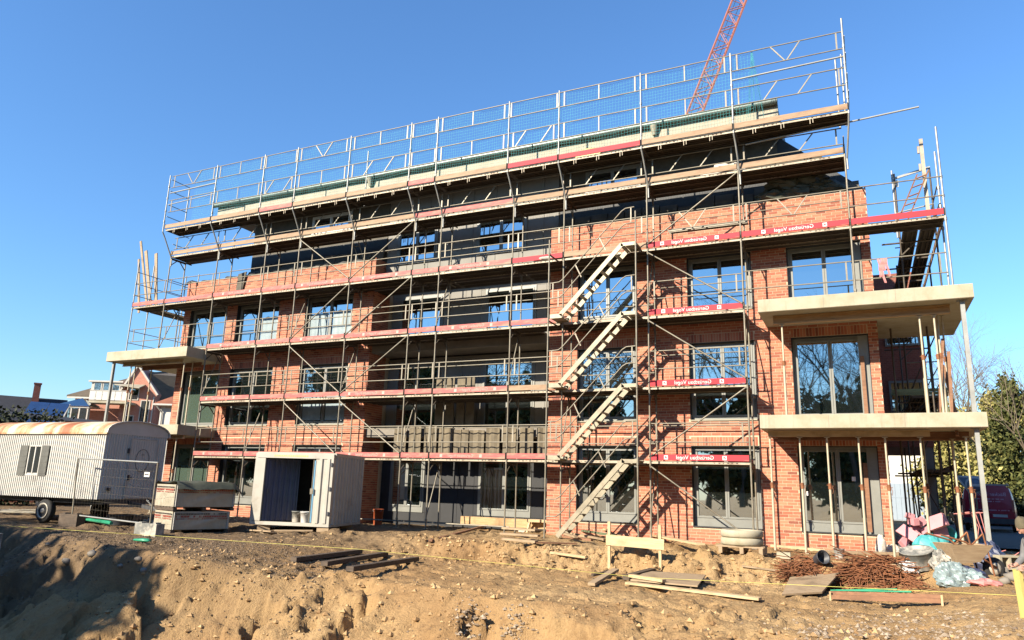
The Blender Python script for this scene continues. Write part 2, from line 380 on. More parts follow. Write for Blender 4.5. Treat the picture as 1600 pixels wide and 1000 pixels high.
M['redroof'] = roof_mat('red_tiles', (0.18, 0.0576, 0.0288), (0.245, 0.0864, 0.0432))
M['solar'] = simple('solar_glass', (0.0288, 0.0648, 0.158), 0.12, 0.2, 0.15, 2)
M['trim'] = simple('trim_paint', (0.36, 0.335, 0.29), 0.6, 0, 0.1, 2)
M['bark'] = simple('bark', (0.0936, 0.072, 0.0504), 0.9, 0, 0.3, 6, 0.4)
M['palebark'] = simple('pale_bark', (0.158, 0.122, 0.0792), 0.9, 0, 0.3, 6, 0.4)
M['ivy'] = leaf_mat('olive_leaves', (0.09, 0.095, 0.025), (0.38, 0.32, 0.11))
M['conifer'] = leaf_mat('conifer_needles', (0.0252, 0.036, 0.0101), (0.122, 0.122, 0.036))
M['hedge'] = leaf_mat('hedge_leaves', (0.00864, 0.013, 0.00576), (0.0288, 0.036, 0.0144))
M['signback'] = simple('sign_grey', (0.144, 0.173, 0.23), 0.5, 0.2, 0.1, 3)
M['signwhite'] = simple('sign_rim', (0.504, 0.504, 0.504), 0.5)
M['yellow'] = simple('yellow_plastic', (0.42, 0.36, 0.12), 0.5, 0, 0.12, 3)
M['skin'] = simple('skin', (0.374, 0.202, 0.144), 0.55, 0, 0.1, 8)
M['jacket'] = simple('grey_jacket', (0.122, 0.119, 0.119), 0.85, 0, 0.2, 8, 0.3)
M['trousers'] = simple('dark_trousers', (0.036, 0.036, 0.0432), 0.9, 0, 0.2, 8)
M['beanie'] = simple('olive_beanie', (0.0864, 0.072, 0.0432), 0.95, 0, 0.25, 12, 0.5)
M['tape'] = simple('red_white_tape', (0.396, 0.144, 0.13), 0.6, 0, 0.2, 3)
M['greensteel'] = simple('green_steel', (0.115, 0.144, 0.0792), 0.6, 0.2, 0.2, 4)

# ------------------------------------------------------------------ mesh builder
class MB:
    def __init__(s): s.v = []; s.f = []; s.m = []; s.sm = []
    def _add(s, vs, fs, mi=0, smooth=False):
        b = len(s.v); s.v.extend([tuple(p) for p in vs])
        for f in fs: s.f.append(tuple(b + i for i in f)); s.m.append(mi); s.sm.append(smooth)
    def bx(s, x0, x1, y0, y1, z0, z1, mi=0):
        s._add([(x0, y0, z0), (x1, y0, z0), (x1, y1, z0), (x0, y1, z0), (x0, y0, z1), (x1, y0, z1), (x1, y1, z1), (x0, y1, z1)],
               [(0, 3, 2, 1), (4, 5, 6, 7), (0, 1, 5, 4), (1, 2, 6, 5), (2, 3, 7, 6), (3, 0, 4, 7)], mi)
    def box(s, c, size, rot=None, mi=0):
        hx, hy, hz = size[0] / 2, size[1] / 2, size[2] / 2; c = Vector(c)
        vs = [Vector((x, y, z)) for z in (-hz, hz) for x, y in ((-hx, -hy), (hx, -hy), (hx, hy), (-hx, hy))]
        if rot is not None: vs = [rot @ v for v in vs]
        s._add([v + c for v in vs], [(0, 3, 2, 1), (4, 5, 6, 7), (0, 1, 5, 4), (1, 2, 6, 5), (2, 3, 7, 6), (3, 0, 4, 7)], mi)
    def bar(s, p, q, w, h, mi=0, up=(0, 0, 1)):
        p = Vector(p); q = Vector(q); d = (q - p); L = d.length; d.normalize(); u = Vector(up)
        if abs(d.dot(u)) > 0.98: u = Vector((0, 1, 0))
        r = d.cross(u).normalized(); u = r.cross(d)
        s.box((p + q) / 2, (L, w, h), Matrix((d, -r, u)).transposed(), mi)
    def tube(s, p, q, r, n=6, mi=0, r2=None, caps=True):
        p = Vector(p); q = Vector(q); d = (q - p).normalized(); r2 = r if r2 is None else r2
        a = d.orthogonal().normalized(); b = d.cross(a)
        cs = [(math.cos(2 * math.pi * k / n), math.sin(2 * math.pi * k / n)) for k in range(n)]
        vs = [p + (a * c + b * t) * r for c, t in cs] + [q + (a * c + b * t) * r2 for c, t in cs]
        s._add(vs, [(k, (k + 1) % n, n + (k + 1) % n, n + k) for k in range(n)], mi, True)
        if caps: s._add(vs, [tuple(range(n - 1, -1, -1)), tuple(range(n, 2 * n))], mi)
    def path(s, pts, r, n=6, mi=0):
        pts = [Vector(p) for p in pts]
        for a, b in zip(pts[:-1], pts[1:]): s.tube(a, b, r, n, mi)
    def quad(s, a, b, c, d, mi=0): s._add([a, b, c, d], [(0, 1, 2, 3)], mi)
    def poly(s, pts, off, mi=0):
        """flat polygon given thickness by the vector off"""
        n = len(pts); off = Vector(off); vs = [Vector(p) for p in pts]; vs += [p + off for p in vs[:n]]
        s._add(vs, [tuple(range(n - 1, -1, -1)), tuple(range(n, 2 * n))] + [(k, (k + 1) % n, n + (k + 1) % n, n + k) for k in range(n)], mi)
    def lathe(s, c, prof, n=16, mi=0, axis=None, caps=True):
        c = Vector(c); R = Matrix.Identity(3) if axis is None else Vector((0, 0, 0.72)).rotation_difference(Vector(axis)).to_matrix()
        vs = []
        for r, z in prof:
            for k in range(n):
                t = 2 * math.pi * k / n; vs.append(c + R @ Vector((r * math.cos(t), r * math.sin(t), z)))
        fs = [(i * n + k, i * n + (k + 1) % n, (i + 1) * n + (k + 1) % n, (i + 1) * n + k) for i in range(len(prof) - 1) for k in range(n)]
        s._add(vs, fs, mi, True)
        if caps: s._add(vs[:n], [tuple(range(n - 1, -1, -1))], mi); s._add(vs[-n:], [tuple(range(n))], mi)
    def blob(s, c, rad, seed=0, n=8, amp=0.25, mi=0, flat=None):
        """lumpy closed form for stones, sacks and crumpled sheets"""
        r_ = np.random.default_rng(seed); c = Vector(c); vs = []; m = n // 2 + 1
        ph = r_.random((6, 3)) * 6.3; k3 = r_.normal(size=(6, 3)) * 1.6
        def disp(d): return 1 + amp * sum(math.sin(k3[i] @ np.array(d) * 2 + ph[i, 0]) for i in range(6)) / 3
        for i in range(m + 1):
            th = math.pi * i / m
            for k in range(n):
                t = 2 * math.pi * k / n; d = (math.sin(th) * math.cos(t), math.sin(th) * math.sin(t), math.cos(th)); q = disp(d)
                z = d[2] * rad[2] * q
                if flat is not None: z = max(z, flat)
                vs.append(c + Vector((d[0] * rad[0] * q, d[1] * rad[1] * q, z)))
        s._add(vs, [(i * n + k, (i + 1) * n + k, (i + 1) * n + (k + 1) % n, i * n + (k + 1) % n) for i in range(m) for k in range(n)], mi, True)
    def crumple(s, c, rad, seed=0, n=26, amp=0.5, mi=0, flat=None, freq=1.5):
        """creased film or cloth heaped up: a closed form with sharp ridged folds"""
        c = Vector(c); vs = []; m = n // 2; off = Vector((seed * 3.7, seed * 1.3, seed * 2.1))
        for i in range(m + 1):
            th = math.pi * i / m
            for k in range(n):
                t = 2 * math.pi * k / n; d = Vector((math.sin(th) * math.cos(t), math.sin(th) * math.sin(t), math.cos(th)))
                p = Vector((d.x * rad[0], d.y * rad[1], d.z * rad[2])) * (freq / max(rad)) + off
                q = 0.75 + amp * (1 - 2 * abs(mnoise.noise(p))) * 0.55 + amp * 0.35 * (1 - 2 * abs(mnoise.noise(p * 2.3)))
                z = d.z * rad[2] * q
                if flat is not None: z = max(z, flat)
                vs.append(c + Vector((d.x * rad[0] * q, d.y * rad[1] * q, z)))
        s._add(vs, [(i * n + k, (i + 1) * n + k, (i + 1) * n + (k + 1) % n, i * n + (k + 1) % n) for i in range(m) for k in range(n)], mi, False)
    def add(s, o, fn=None):
        b = len(s.v); s.v.extend([tuple(fn(Vector(p))) if fn else p for p in o.v])
        s.f.extend([tuple(b + i for i in f) for f in o.f]); s.m.extend(o.m); s.sm.extend(o.sm)
    def mesh(s, name, mats):
        me = bpy.data.meshes.new(name); me.from_pydata(s.v, [], s.f)
        for m in (mats if isinstance(mats, (list, tuple)) else [mats]): me.materials.append(M[m] if isinstance(m, str) else m)
        me.polygons.foreach_set('material_index', s.m); me.polygons.foreach_set('use_smooth', s.sm)
        me.update(); return me
W = {}
def thing(name, label, cat, loc=(0, 0, 0), rotz=0.0, group=None):
    o = bpy.data.objects.new(name, None); COL.objects.link(o); o.empty_display_size = 0.2
    o.location = loc; o.rotation_euler = (0, 0, rotz); o['label'] = label; o['category'] = cat
    if group: o['group'] = group
    W[o.name] = Vector(loc) if rotz == 0 else None
    return o
def part(name, src, mat, parent, loc=(0, 0, 0), label=None, stuff=False, rot=None):
    """child mesh; under an unrotated thing the coordinates are world coordinates, under a rotated one they are the thing's own"""
    me = src.mesh(name, mat) if isinstance(src, MB) else src
    o = bpy.data.objects.new(name, me); COL.objects.link(o)
    o.parent = parent; w = W.get(parent.name)
    o.location = Vector(loc) - (w if w is not None else Vector((0, 0, 0)))
    if rot is not None: o.rotation_euler = rot
    W[o.name] = Vector(loc) if w is not None else Vector(loc)
    if label: o['label'] = label
    if stuff: o['kind'] = 'stuff'
    return o
def solo(name, src, mat, label, cat, loc=(0, 0, 0), rot=(0, 0, 0), group=None):
    me = src.mesh(name, mat) if isinstance(src, MB) else src
    o = bpy.data.objects.new(name, me); COL.objects.link(o); o.location = loc; o.rotation_euler = rot
    o['label'] = label; o['category'] = cat
    if group: o['group'] = group
    W[o.name] = Vector(loc); return o
def setting(name, src, mat, kind='structure'):
    me = src.mesh(name, mat) if isinstance(src, MB) else src
    o = bpy.data.objects.new(name, me); COL.objects.link(o); o['kind'] = kind; W[o.name] = Vector((0, 0, 0)); return o
def copy_thing(root, loc, rotz, label):
    """a copy of a thing with its parts and sub-parts; mesh data is shared"""
    r = root.copy(); COL.objects.link(r); r.location = loc; r.rotation_euler = (0, 0, rotz); r['label'] = label
    for ch in list(root.children):
        c = ch.copy(); COL.objects.link(c); c.parent = r
        for g in list(ch.children):
            d = g.copy(); COL.objects.link(d); d.parent = c
    return r
_txt = {}
def text_mesh(body, size, mat, mirror=True, extrude=0.0):
    key = (body, size, mirror)
    if key in _txt: return _txt[key]
    cu = bpy.data.curves.new('lettering', 'FONT'); cu.body = body; cu.size = size; cu.align_x = 'CENTER'; cu.align_y = 'CENTER'; cu.extrude = 0.0015; cu.resolution_u = 3
    t = bpy.data.objects.new('lettering', cu); COL.objects.link(t)
    dg = bpy.context.evaluated_depsgraph_get()
    me = bpy.data.meshes.new_from_object(t.evaluated_get(dg)); bpy.data.objects.remove(t)
    if mirror:
        for v in me.vertices: v.co.x = -v.co.x
    me.materials.clear(); me.materials.append(M[mat]); _txt[key] = me
    return me

# ================================================================== SETTING: ground
def build_ground():
    xs = np.concatenate([np.linspace(-900, -60, 12), np.linspace(-50, -4, 24), np.arange(-3, 8, 0.12), np.arange(8, 11.5, 0.06), np.arange(11.5, 27.5, 0.036), np.arange(27.5, 29, 0.1), np.arange(29, 34, 0.25), np.linspace(35, 70, 14), np.linspace(90, 900, 10)])
    ys = np.concatenate([np.linspace(-900, -90, 8), np.linspace(-80, -22, 30), np.arange(-21, -13, 0.14), np.arange(-13, -1.8, 0.036), np.arange(-1.8, 2, 0.16), np.linspace(3, 60, 26), np.linspace(75, 900, 12)])
    Xg, Yg = np.meshgrid(xs, ys); H = terrain(Xg, Yg)
    # the road side on the right lies a little lower
    nx, ny = len(xs), len(ys)
    co = np.stack([Xg, Yg, H], -1).reshape(-1, 3).astype(np.float32)
    i = np.arange(nx - 1)[None, :] + np.arange(ny - 1)[:, None] * nx
    q = np.stack([i, i + 1, i + nx + 1, i + nx], -1).reshape(-1).astype(np.int32)
    me = bpy.data.meshes.new('ground'); me.vertices.add(nx * ny); me.vertices.foreach_set('co', co.ravel())
    nf = (nx - 1) * (ny - 1); me.loops.add(nf * 4); me.loops.foreach_set('vertex_index', q)
    me.polygons.add(nf); me.polygons.foreach_set('loop_start', np.arange(0, nf * 4, 4, dtype=np.int32)); me.polygons.foreach_set('loop_total', np.full(nf, 4, np.int32))
    me.polygons.foreach_set('use_smooth', np.ones(nf, bool)); me.materials.append(M['sand']); me.update(); me.validate()
    setting('ground', me, None)
build_ground()
mb = MB(); mb.quad((27.6, 5.5, -2.06), (60, 5.5, -2.06), (60, 60, -2.06), (27.6, 60, -2.06)); setting('road', mb, 'asphalt')

def octa(mb, c, r, sc=(1, 1, 0.7)):
    a = rng.random() * 6.3; ca, sa = math.cos(a), math.sin(a); j = lambda: r * (0.7 + 0.6 * rng.random())
    P = [(j() * sc[0], 0, 0), (0, j() * sc[1], 0), (-j() * sc[0], 0, 0), (0, -j() * sc[1], 0)]
    vs = [(c[0] + x * ca - y * sa, c[1] + x * sa + y * ca, c[2] + z) for x, y, z in P] + [(c[0], c[1], c[2] + j() * sc[2]), (c[0], c[1], c[2] - r * 0.6)]
    mb._add(vs, [(0, 1, 4), (1, 2, 4), (2, 3, 4), (3, 0, 4), (1, 0, 5), (2, 1, 5), (3, 2, 5), (0, 3, 5)])
def scatter(name, n, fx, size, mat):
    mb = MB(); P = np.array([fx() for _ in range(n)]); Z = terrain(P[:, 0], P[:, 1])
    for (x, y), z in zip(P, Z): octa(mb, (x, y, z), size())
    return setting(name, mb, mat, 'stuff')
scatter('pebbles', 5200, lambda: (rng.uniform(2, 28), rng.uniform(-16, -2)), lambda: 0.010 + 0.026 * rng.random() ** 3, 'stone')
scatter('gravel', 5200, lambda: (rng.uniform(6, 16.2), -7.0 + rng.normal() * 0.85 - 0.16 * rng.uniform(0, 10)), lambda: 0.012 + 0.024 * rng.random() ** 2, 'stone')
def _rub():
    p = G(rng.uniform(1230, 1590), 1000 - abs(rng.normal()) * 22)
    return (p.x + rng.normal() * 0.25, p.y + rng.normal() * 0.3)
scatter('rubble', 900, _rub, lambda: 0.012 + 0.035 * rng.random() ** 2, 'rubble')
def _rub2():
    px, py = [(735, 960), (810, 970), (800, 990), (742, 985)][rng.integers(4)]
    p = G(px + rng.normal() * 12, min(1050, py + rng.normal() * 14)); return (p.x, p.y)
scatter('rubble', 260, _rub2, lambda: 0.012 + 0.04 * rng.random() ** 3, 'rubble')

def _clod():
    k = rng.random()
    if k < 0.45: return (rng.uniform(12.5, 25), rng.uniform(-11.5, -8.0))
    if k < 0.85: return (rng.uniform(14, 25.5), -3.4 + rng.normal() * 0.45)
    return (rng.uniform(11, 26), rng.uniform(-9, -3))
scatter('clods', 3600, _clod, lambda: 0.018 + 0.055 * rng.random() ** 2.5, 'clod')

# ================================================================== THE BRICK BUILDING
GZ = -2.12
WY = 1.0                                     # front face of the facade
bld = thing('apartment_block', 'red brick apartment block under construction behind the scaffolding', 'building', (12.5, 8.0, GZ))
# openings: x0, x1, z0, z1
OPEN = []
COLS = {'A': (23.40, 25.28), 'B': (20.65, 22.46), 'C': (17.27, 19.12), 'D': (6.42, 8.62), 'E': (2.95, 5.12), 'F': (0.36, 2.42)}
FL = [(-1.70, 0.47), (1.15, 3.36), (4.24, 5.92)]
for c, (a, b) in COLS.items():
    for fl, (z0, z1) in enumerate(FL): OPEN.append((a, b, z0, z1, c, fl))
TOP_L, TOP_R = 7.12, 7.36
REGIONS = [(0.0, 9.5, TOP_L), (16.35, 25.5, TOP_R)]
bricks = []                                  # (x0,x1,z0,z1) on the front
BP, BH, BL, J = 0.0775, 0.066, 0.239, 0.012
def solid_and_bricks(X0, X1, ztop):
    mb = MB()
    xs = sorted({X0, X1} | {v for o in OPEN for v in o[:2] if X0 < v < X1})
    for xa, xb in zip(xs[:-1], xs[1:]):
        ops = sorted([(o[2], o[3]) for o in OPEN if o[0] <= xa + 1e-6 and o[1] >= xb - 1e-6])
        z = GZ - 0.3
        for a, b in ops + [(ztop, None)]:
            mb.bx(xa, xb, WY + 0.0015, WY + 0.34, z, a)
            if b is None: break
            z = b
    row = 0; z = GZ
    while z + BH < ztop + 0.02:
        # soldier course above every opening
        spans = [(X0, X1)]
        for o in OPEN:
            hi = o[3] + 0.245
            if X0 <= o[0] and o[1] <= X1 and z + BH > o[2] + 0.005 and z < hi - 0.005:
                spans = [s for sp in spans for s in ((sp[0], min(sp[1], o[0])), (max(sp[0], o[1]), sp[1])) if s[1] - s[0] > 0.03]
        for a, b in spans:
            x = X0 - (row % 2) * 0.125 - 0.02 * ((row * 7) % 3)
            while x < b:
                xa, xb = max(x, a), min(x + BL, b)
                if xb - xa > 0.035: bricks.append((xa, xb, z, z + BH))
                x += BL + J
        z += BP; row += 1
    for o in OPEN:
        if X0 <= o[0] and o[1] <= X1:
            x = o[0] + 0.004
            while x + 0.066 <= o[1]:
                bricks.append((x, x + 0.066, o[3] + 0.008, o[3] + 0.236)); x += 0.0775
    return mb
walls = []
for X0, X1, zt in REGIONS:
    w = part('brick_wall', solid_and_bricks(X0, X1, zt), 'mortar', bld)
    walls.append(w)
def brick_mesh(lx, lz):
    m = MB(); y0, y1 = -0.004, 0.02
    m._add([(-lx / 2, y0, -lz / 2), (lx / 2, y0, -lz / 2), (lx / 2, y0, lz / 2), (-lx / 2, y0, lz / 2), (-lx / 2, y1, -lz / 2), (lx / 2, y1, -lz / 2), (lx / 2, y1, lz / 2), (-lx / 2, y1, lz / 2)],
           [(0, 1, 2, 3), (0, 4, 5, 1), (1, 5, 6, 2), (2, 6, 7, 3), (3, 7, 4, 0)]); return m
full = [b for b in bricks if abs((b[1] - b[0]) - BL) < 1e-4 and b[0] > 16]
# the bricks that show largest and clearest: the lit piers on the right
full.sort(key=lambda b: abs((b[0] + b[1]) / 2 - 23.0) * 0.5 + abs((b[2] + b[3]) / 2 + 0.8) * 0.35 + (0 if b[0] > 19 else 2))
single = set(full[:292])
bme = brick_mesh(BL, BH).mesh('brick', 'brick')
for b in full[:292]:
    part('brick', bme, None, walls[1], ((b[0] + b[1]) / 2, WY + rng.normal() * 0.0012, (b[2] + b[3]) / 2))
def brick_mass(sel):
    mb = MB()
    for b in sel:
        y0 = WY - 0.004 + rng.normal() * 0.0010; y1 = WY + 0.02; x0, x1, z0, z1 = b
        mb._add([(x0, y0, z0), (x1, y0, z0), (x1, y0, z1), (x0, y0, z1), (x0, y1, z0), (x1, y1, z0), (x1, y1, z1), (x0, y1, z1)],
                [(0, 1, 2, 3), (0, 4, 5, 1), (1, 5, 6, 2), (2, 6, 7, 3), (3, 7, 4, 0)])
    return mb
part('brickwork', brick_mass([b for b in bricks if b[0] < 12]), 'brick', walls[0], stuff=True)
part('brickwork', brick_mass([b for b in bricks if b[0] > 12 and b not in single]), 'brick', walls[1], stuff=True)
# return wall of the recess (faces right) and the plain sides
mb = MB(); mb.bx(9.16, 9.494, WY + 0.34, 2.3, GZ - 0.3, TOP_L); mb.bx(16.36, 16.7, WY + 0.34, 2.3, GZ - 0.3, TOP_R)
mb.bx(0.006, 0.34, WY + 0.34, 14, GZ, TOP_L); mb.bx(25.16, 25.494, WY + 0.34, 14, GZ, TOP_R); mb.bx(0.35, 25.15, 13.7, 14.0, GZ, TOP_L)
rw = part('side_wall', mb, 'mortar', bld)
mb = MB(); z = GZ; row = 0
def side_brick(mb, X, ya, yb, za, zb, s):
    mb._add([(X + s * 0.0, ya, za), (X, yb, za), (X, yb, zb), (X, ya, zb), (X - s * 0.03, ya, za), (X - s * 0.03, yb, za), (X - s * 0.03, yb, zb), (X - s * 0.03, ya, zb)],
            [(0, 1, 2, 3), (0, 4, 5, 1), (1, 5, 6, 2), (2, 6, 7, 3), (3, 7, 4, 0)])
while z < TOP_L:
    y = WY + (0.12 if row % 2 else 0)
    if row % 2: side_brick(mb, 9.506, WY - 0.008, WY + 0.105, z, z + BH, 1)
    while y + 0.1 < 2.0:
        side_brick(mb, 9.506, y, min(y + BL, 2.0), z, z + BH, 1); y += BL + J
    z += BP; row += 1
z = GZ; row = 0
while z < TOP_R:
    y = WY + (0.12 if row % 2 else 0)
    while y < 8:
        side_brick(mb, 25.508, y, y + BL, z, z + BH, 1); y += BL + J
    z += BP; row += 1
part('brickwork', mb, 'brick', rw, stuff=True)

# windows: each a frame with its own panes
def window(x0, x1, z0, z1, y, mat='frame', glass='glass', sashes=2, foot=0.0, label=None, fw=0.065):
    f = MB(); t = 0.07
    f.bx(x0, x0 + fw, y, y + t, z0, z1); f.bx(x1 - fw, x1, y, y + t, z0, z1)
    f.bx(x0 + fw, x1 - fw, y, y + t, z1 - fw, z1); f.bx(x0 + fw, x1 - fw, y, y + t, z0, z0 + fw + foot)
    cells = []; w = (x1 - x0 - 2 * fw); sw = w / sashes
    for k in range(sashes):
        a = x0 + fw + k * sw; b = a + sw; s = 0.052
        f.bx(a + 0.004, a + s, y - 0.018, y + t - 0.02, z0 + fw + foot + 0.004, z1 - fw - 0.004); f.bx(b - s, b - 0.004, y - 0.018, y + t - 0.02, z0 + fw + foot + 0.004, z1 - fw - 0.004)
        f.bx(a + s, b - s, y - 0.018, y + t - 0.02, z0 + fw + foot + 0.004, z0 + fw + foot + s); f.bx(a + s, b - s, y - 0.018, y + t - 0.02, z1 - fw - s, z1 - fw - 0.004)
        cells.append((a + s, b - s, z0 + fw + foot + s, z1 - fw - s))
    o = part('window', f, mat, bld, label=label)
    for a, b, c, d in cells:
        p = MB(); j = lambda: rng.normal() * 0.0022
        p._add([(a, y + 0.02 + j(), c), (b, y + 0.02 + j(), c), (b, y + 0.02 + j(), d), (a, y + 0.02 + j(), d), (a, y + 0.045, c), (b, y + 0.045, c), (b, y + 0.045, d), (a, y + 0.045, d)],
               [(0, 1, 2, 3), (7, 6, 5, 4), (0, 4, 5, 1), (1, 5, 6, 2), (2, 6, 7, 3), (3, 7, 4, 0)])
        part('pane', p, glass, o)
    return o
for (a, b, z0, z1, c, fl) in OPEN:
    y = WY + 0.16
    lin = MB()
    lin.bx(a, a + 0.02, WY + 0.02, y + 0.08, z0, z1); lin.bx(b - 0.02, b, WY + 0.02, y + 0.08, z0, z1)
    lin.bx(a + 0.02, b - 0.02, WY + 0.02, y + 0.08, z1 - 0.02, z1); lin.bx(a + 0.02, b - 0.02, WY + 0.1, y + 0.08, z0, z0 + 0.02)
    part('reveal', lin, 'shade_lining', bld)  # made-up dark liner, standing for the shade in the reveal
    foot = 0.16 if fl == 0 else 0.03
    gl = 'glass_green' if c == 'F' and fl < 2 else 'glass'
    wo = window(a + 0.022, b - 0.022, z0 + 0.022, z1 - 0.022, y, foot=foot, glass=gl)
    if (c, fl) in (('D', 2), ('E', 2), ('D', 1)):                # pale protective film still stuck on the panes
        for k in range(2):
            if (c, k) == ('E', 0): continue
            w_ = (b - a) / 2; m_ = MB(); xa_ = a + 0.16 + k * (w_ - 0.05); xb_ = xa_ + w_ - 0.27; zt = z0 + (z1 - z0) * (0.64 if fl == 2 else 0.5) + 0.05 * k
            n_ = 8
            for i_ in range(n_):
                ya_, yb_ = y + 0.012 - 0.006 * (i_ % 2), y + 0.012 - 0.006 * ((i_ + 1) % 2); u0, u1 = xa_ + (xb_ - xa_) * i_ / n_, xa_ + (xb_ - xa_) * (i_ + 1) / n_; t0, t1 = zt - 0.03 * math.sin(i_ * 1.7), zt - 0.03 * math.sin((i_ + 1) * 1.7)
                m_._add([(u0, ya_, z0 + 0.2), (u1, yb_, z0 + 0.2), (u1, yb_, t1), (u0, ya_, t0)], [(0, 1, 2, 3)])
            part('protective_film', m_, 'film', wo)
    for (cc, ff, fx, fz) in (('C', 0, 0.22, 0.55), ('A', 0, 0.66, 0.6), ('A', 0, 0.06, 0.42)):
        if (cc, ff) == (c, fl):
            m_ = MB(); sx_ = a + (b - a) * fx; sz_ = z0 + (z1 - z0) * fz; m_.bx(sx_, sx_ + 0.09, y + 0.006, y + 0.012, sz_, sz_ + 0.11); part('sticker', m_, 'white_print', wo)
    sill = MB(); sill.bx(a + 0.005, b - 0.005, WY - 0.035, WY + 0.095, z0 + 0.002, z0 + 0.03); part('sill', sill, 'fascia' if fl else 'shade_lining', bld)
# corner cladding post beside the right hand windows
for z0, z1 in FL:
    mb = MB(); mb.bx(25.02, 25.27, WY + 0.06, WY + 0.155, z0 + 0.03, z1 - 0.03); part('corner_post', mb, 'frame', bld)
# recess: back wall in grey panels, floor slabs, windows
RY = 2.2
mb = MB(); mb.bx(9.5, 16.36, RY + 0.03, RY + 0.3, GZ - 0.2, 9.4); part('recess_wall', mb, 'shade_lining', bld)
REC = [(9.85, 11.72, 13.42, 15.35, 4.02, 5.92), (9.85, 11.72, 13.42, 15.35, 1.12, 3.36), (9.9, 11.3, 13.4, 15.3, -1.72, 0.4)]
for fl, (a, b, c, d, z0, z1) in enumerate(REC):
    lo, hi = [(4.0, 6.5), (1.1, 3.6), (-2.0, 0.7)][fl]
    for x in np.arange(9.52, 16.3, 0.62):
        x1 = min(x + 0.61, 16.34); m_ = MB()
        if x1 - x < 0.1: continue
        cov = lambda w: x < w[1] and x1 > w[0]
        if cov((a, b)) or cov((c, d)):
            wz = (a, b) if cov((a, b)) else (c, d)
            m_.bx(x, x1, RY, RY + 0.025, z1 + 0.01, hi)
            if z0 - lo > 0.05: m_.bx(x, x1, RY, RY + 0.025, lo, z0 - 0.01)
            if x < wz[0] - 0.03: m_.bx(x, wz[0] - 0.01, RY, RY + 0.025, z0, z1)
            if x1 > wz[1] + 0.03: m_.bx(wz[1] + 0.01, x1, RY, RY + 0.025, z0, z1)
        else: m_.bx(x, x1, RY, RY + 0.025, lo, hi)
        mt_ = 'panel' if fl < 2 else 'shade_lining'  # ground floor panels painted near black for the recess shade
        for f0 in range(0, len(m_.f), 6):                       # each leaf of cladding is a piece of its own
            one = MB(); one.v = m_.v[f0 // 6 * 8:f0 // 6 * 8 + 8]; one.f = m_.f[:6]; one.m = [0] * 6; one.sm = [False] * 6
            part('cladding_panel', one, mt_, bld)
    for k, (xa, xb) in enumerate(((a, b), (c, d))):
        window(xa, xb, z0, z1, RY + 0.01 - 0.035, mat='frame', glass='glass', foot=0.0 if fl < 2 else 0.12)
for z in (0.74, 3.66, 6.62):
    mb = MB(); mb.bx(9.51, 16.34, 1.12 if z < 6 else 1.7, RY + 0.02, z, z + 0.3); part('balcony_slab', mb, 'concrete_grey', bld)  # darker concrete than the end slabs, for the shade on their undersides
mb = MB(); mb.bx(13.2, 16.2, 1.45, 1.62, -2.0, -1.74); part('threshold', mb, 'beam', bld)
for k, x in enumerate(np.arange(10.75, 16.1, 0.58)):      # sheeting hung along the first floor edge
    m_ = MB(); w_ = 0.52 - 0.08 * rng.random(); zt = 1.02 + rng.normal() * 0.04
    for j in range(5):
        xa, xb = x + w_ * j / 5, x + w_ * (j + 1) / 5; ya, yb = 1.03 + 0.03 * math.sin(j * 2.1 + k), 1.03 + 0.03 * math.sin((j + 1) * 2.1 + k)
        m_._add([(xa, ya, 0.22), (xb, yb, 0.22), (xb, yb, zt), (xa, ya, zt), (xa, ya + 0.02, 0.22), (xb, yb + 0.02, 0.22), (xb, yb + 0.02, zt), (xa, ya + 0.02, zt)], [(0, 1, 2, 3), (7, 6, 5, 4), (3, 2, 6, 7), (0, 3, 7, 4), (1, 5, 6, 2)])
    part('brown_sheet', m_, 'brown_sheet', bld)
for k, x in enumerate((11.95, 12.35, 12.75, 13.1)):
    m_ = MB(); m_.bx(x, x + 0.3, 1.6 + 0.02 * k, 1.64 + 0.02 * k, 1.06, 2.72 + 0.05 * (k % 2)); part('brown_sheet', m_, 'brown_sheet', bld)
# attic storey set back behind the parapet
AY = 1.62
for xa_, xb_ in ((2.78, 9.49), (16.37, 23.3)):
    mb = MB(); mb.bx(xa_, xb_, AY, 12.5, 6.6, 9.62); part('attic_wall', mb, 'membrane', bld)
for x in np.arange(9.52, 16.3, 0.9):
    m_ = MB(); m_.bx(x, min(x + 0.885, 16.34), AY, AY + 0.05, 6.3, 9.62); part('cladding_panel', m_, 'panel', bld)
for (a, b, z0, z1) in ((5.85, 7.75, 8.62, 9.42), (17.3, 19.15, 8.66, 9.42), (10.0, 11.7, 7.0, 8.3), (13.3, 15.2, 7.0, 8.4)):
    window(a, b, z0, z1, AY - 0.06, mat='white_frame' if a < 8 else 'frame', label=None)
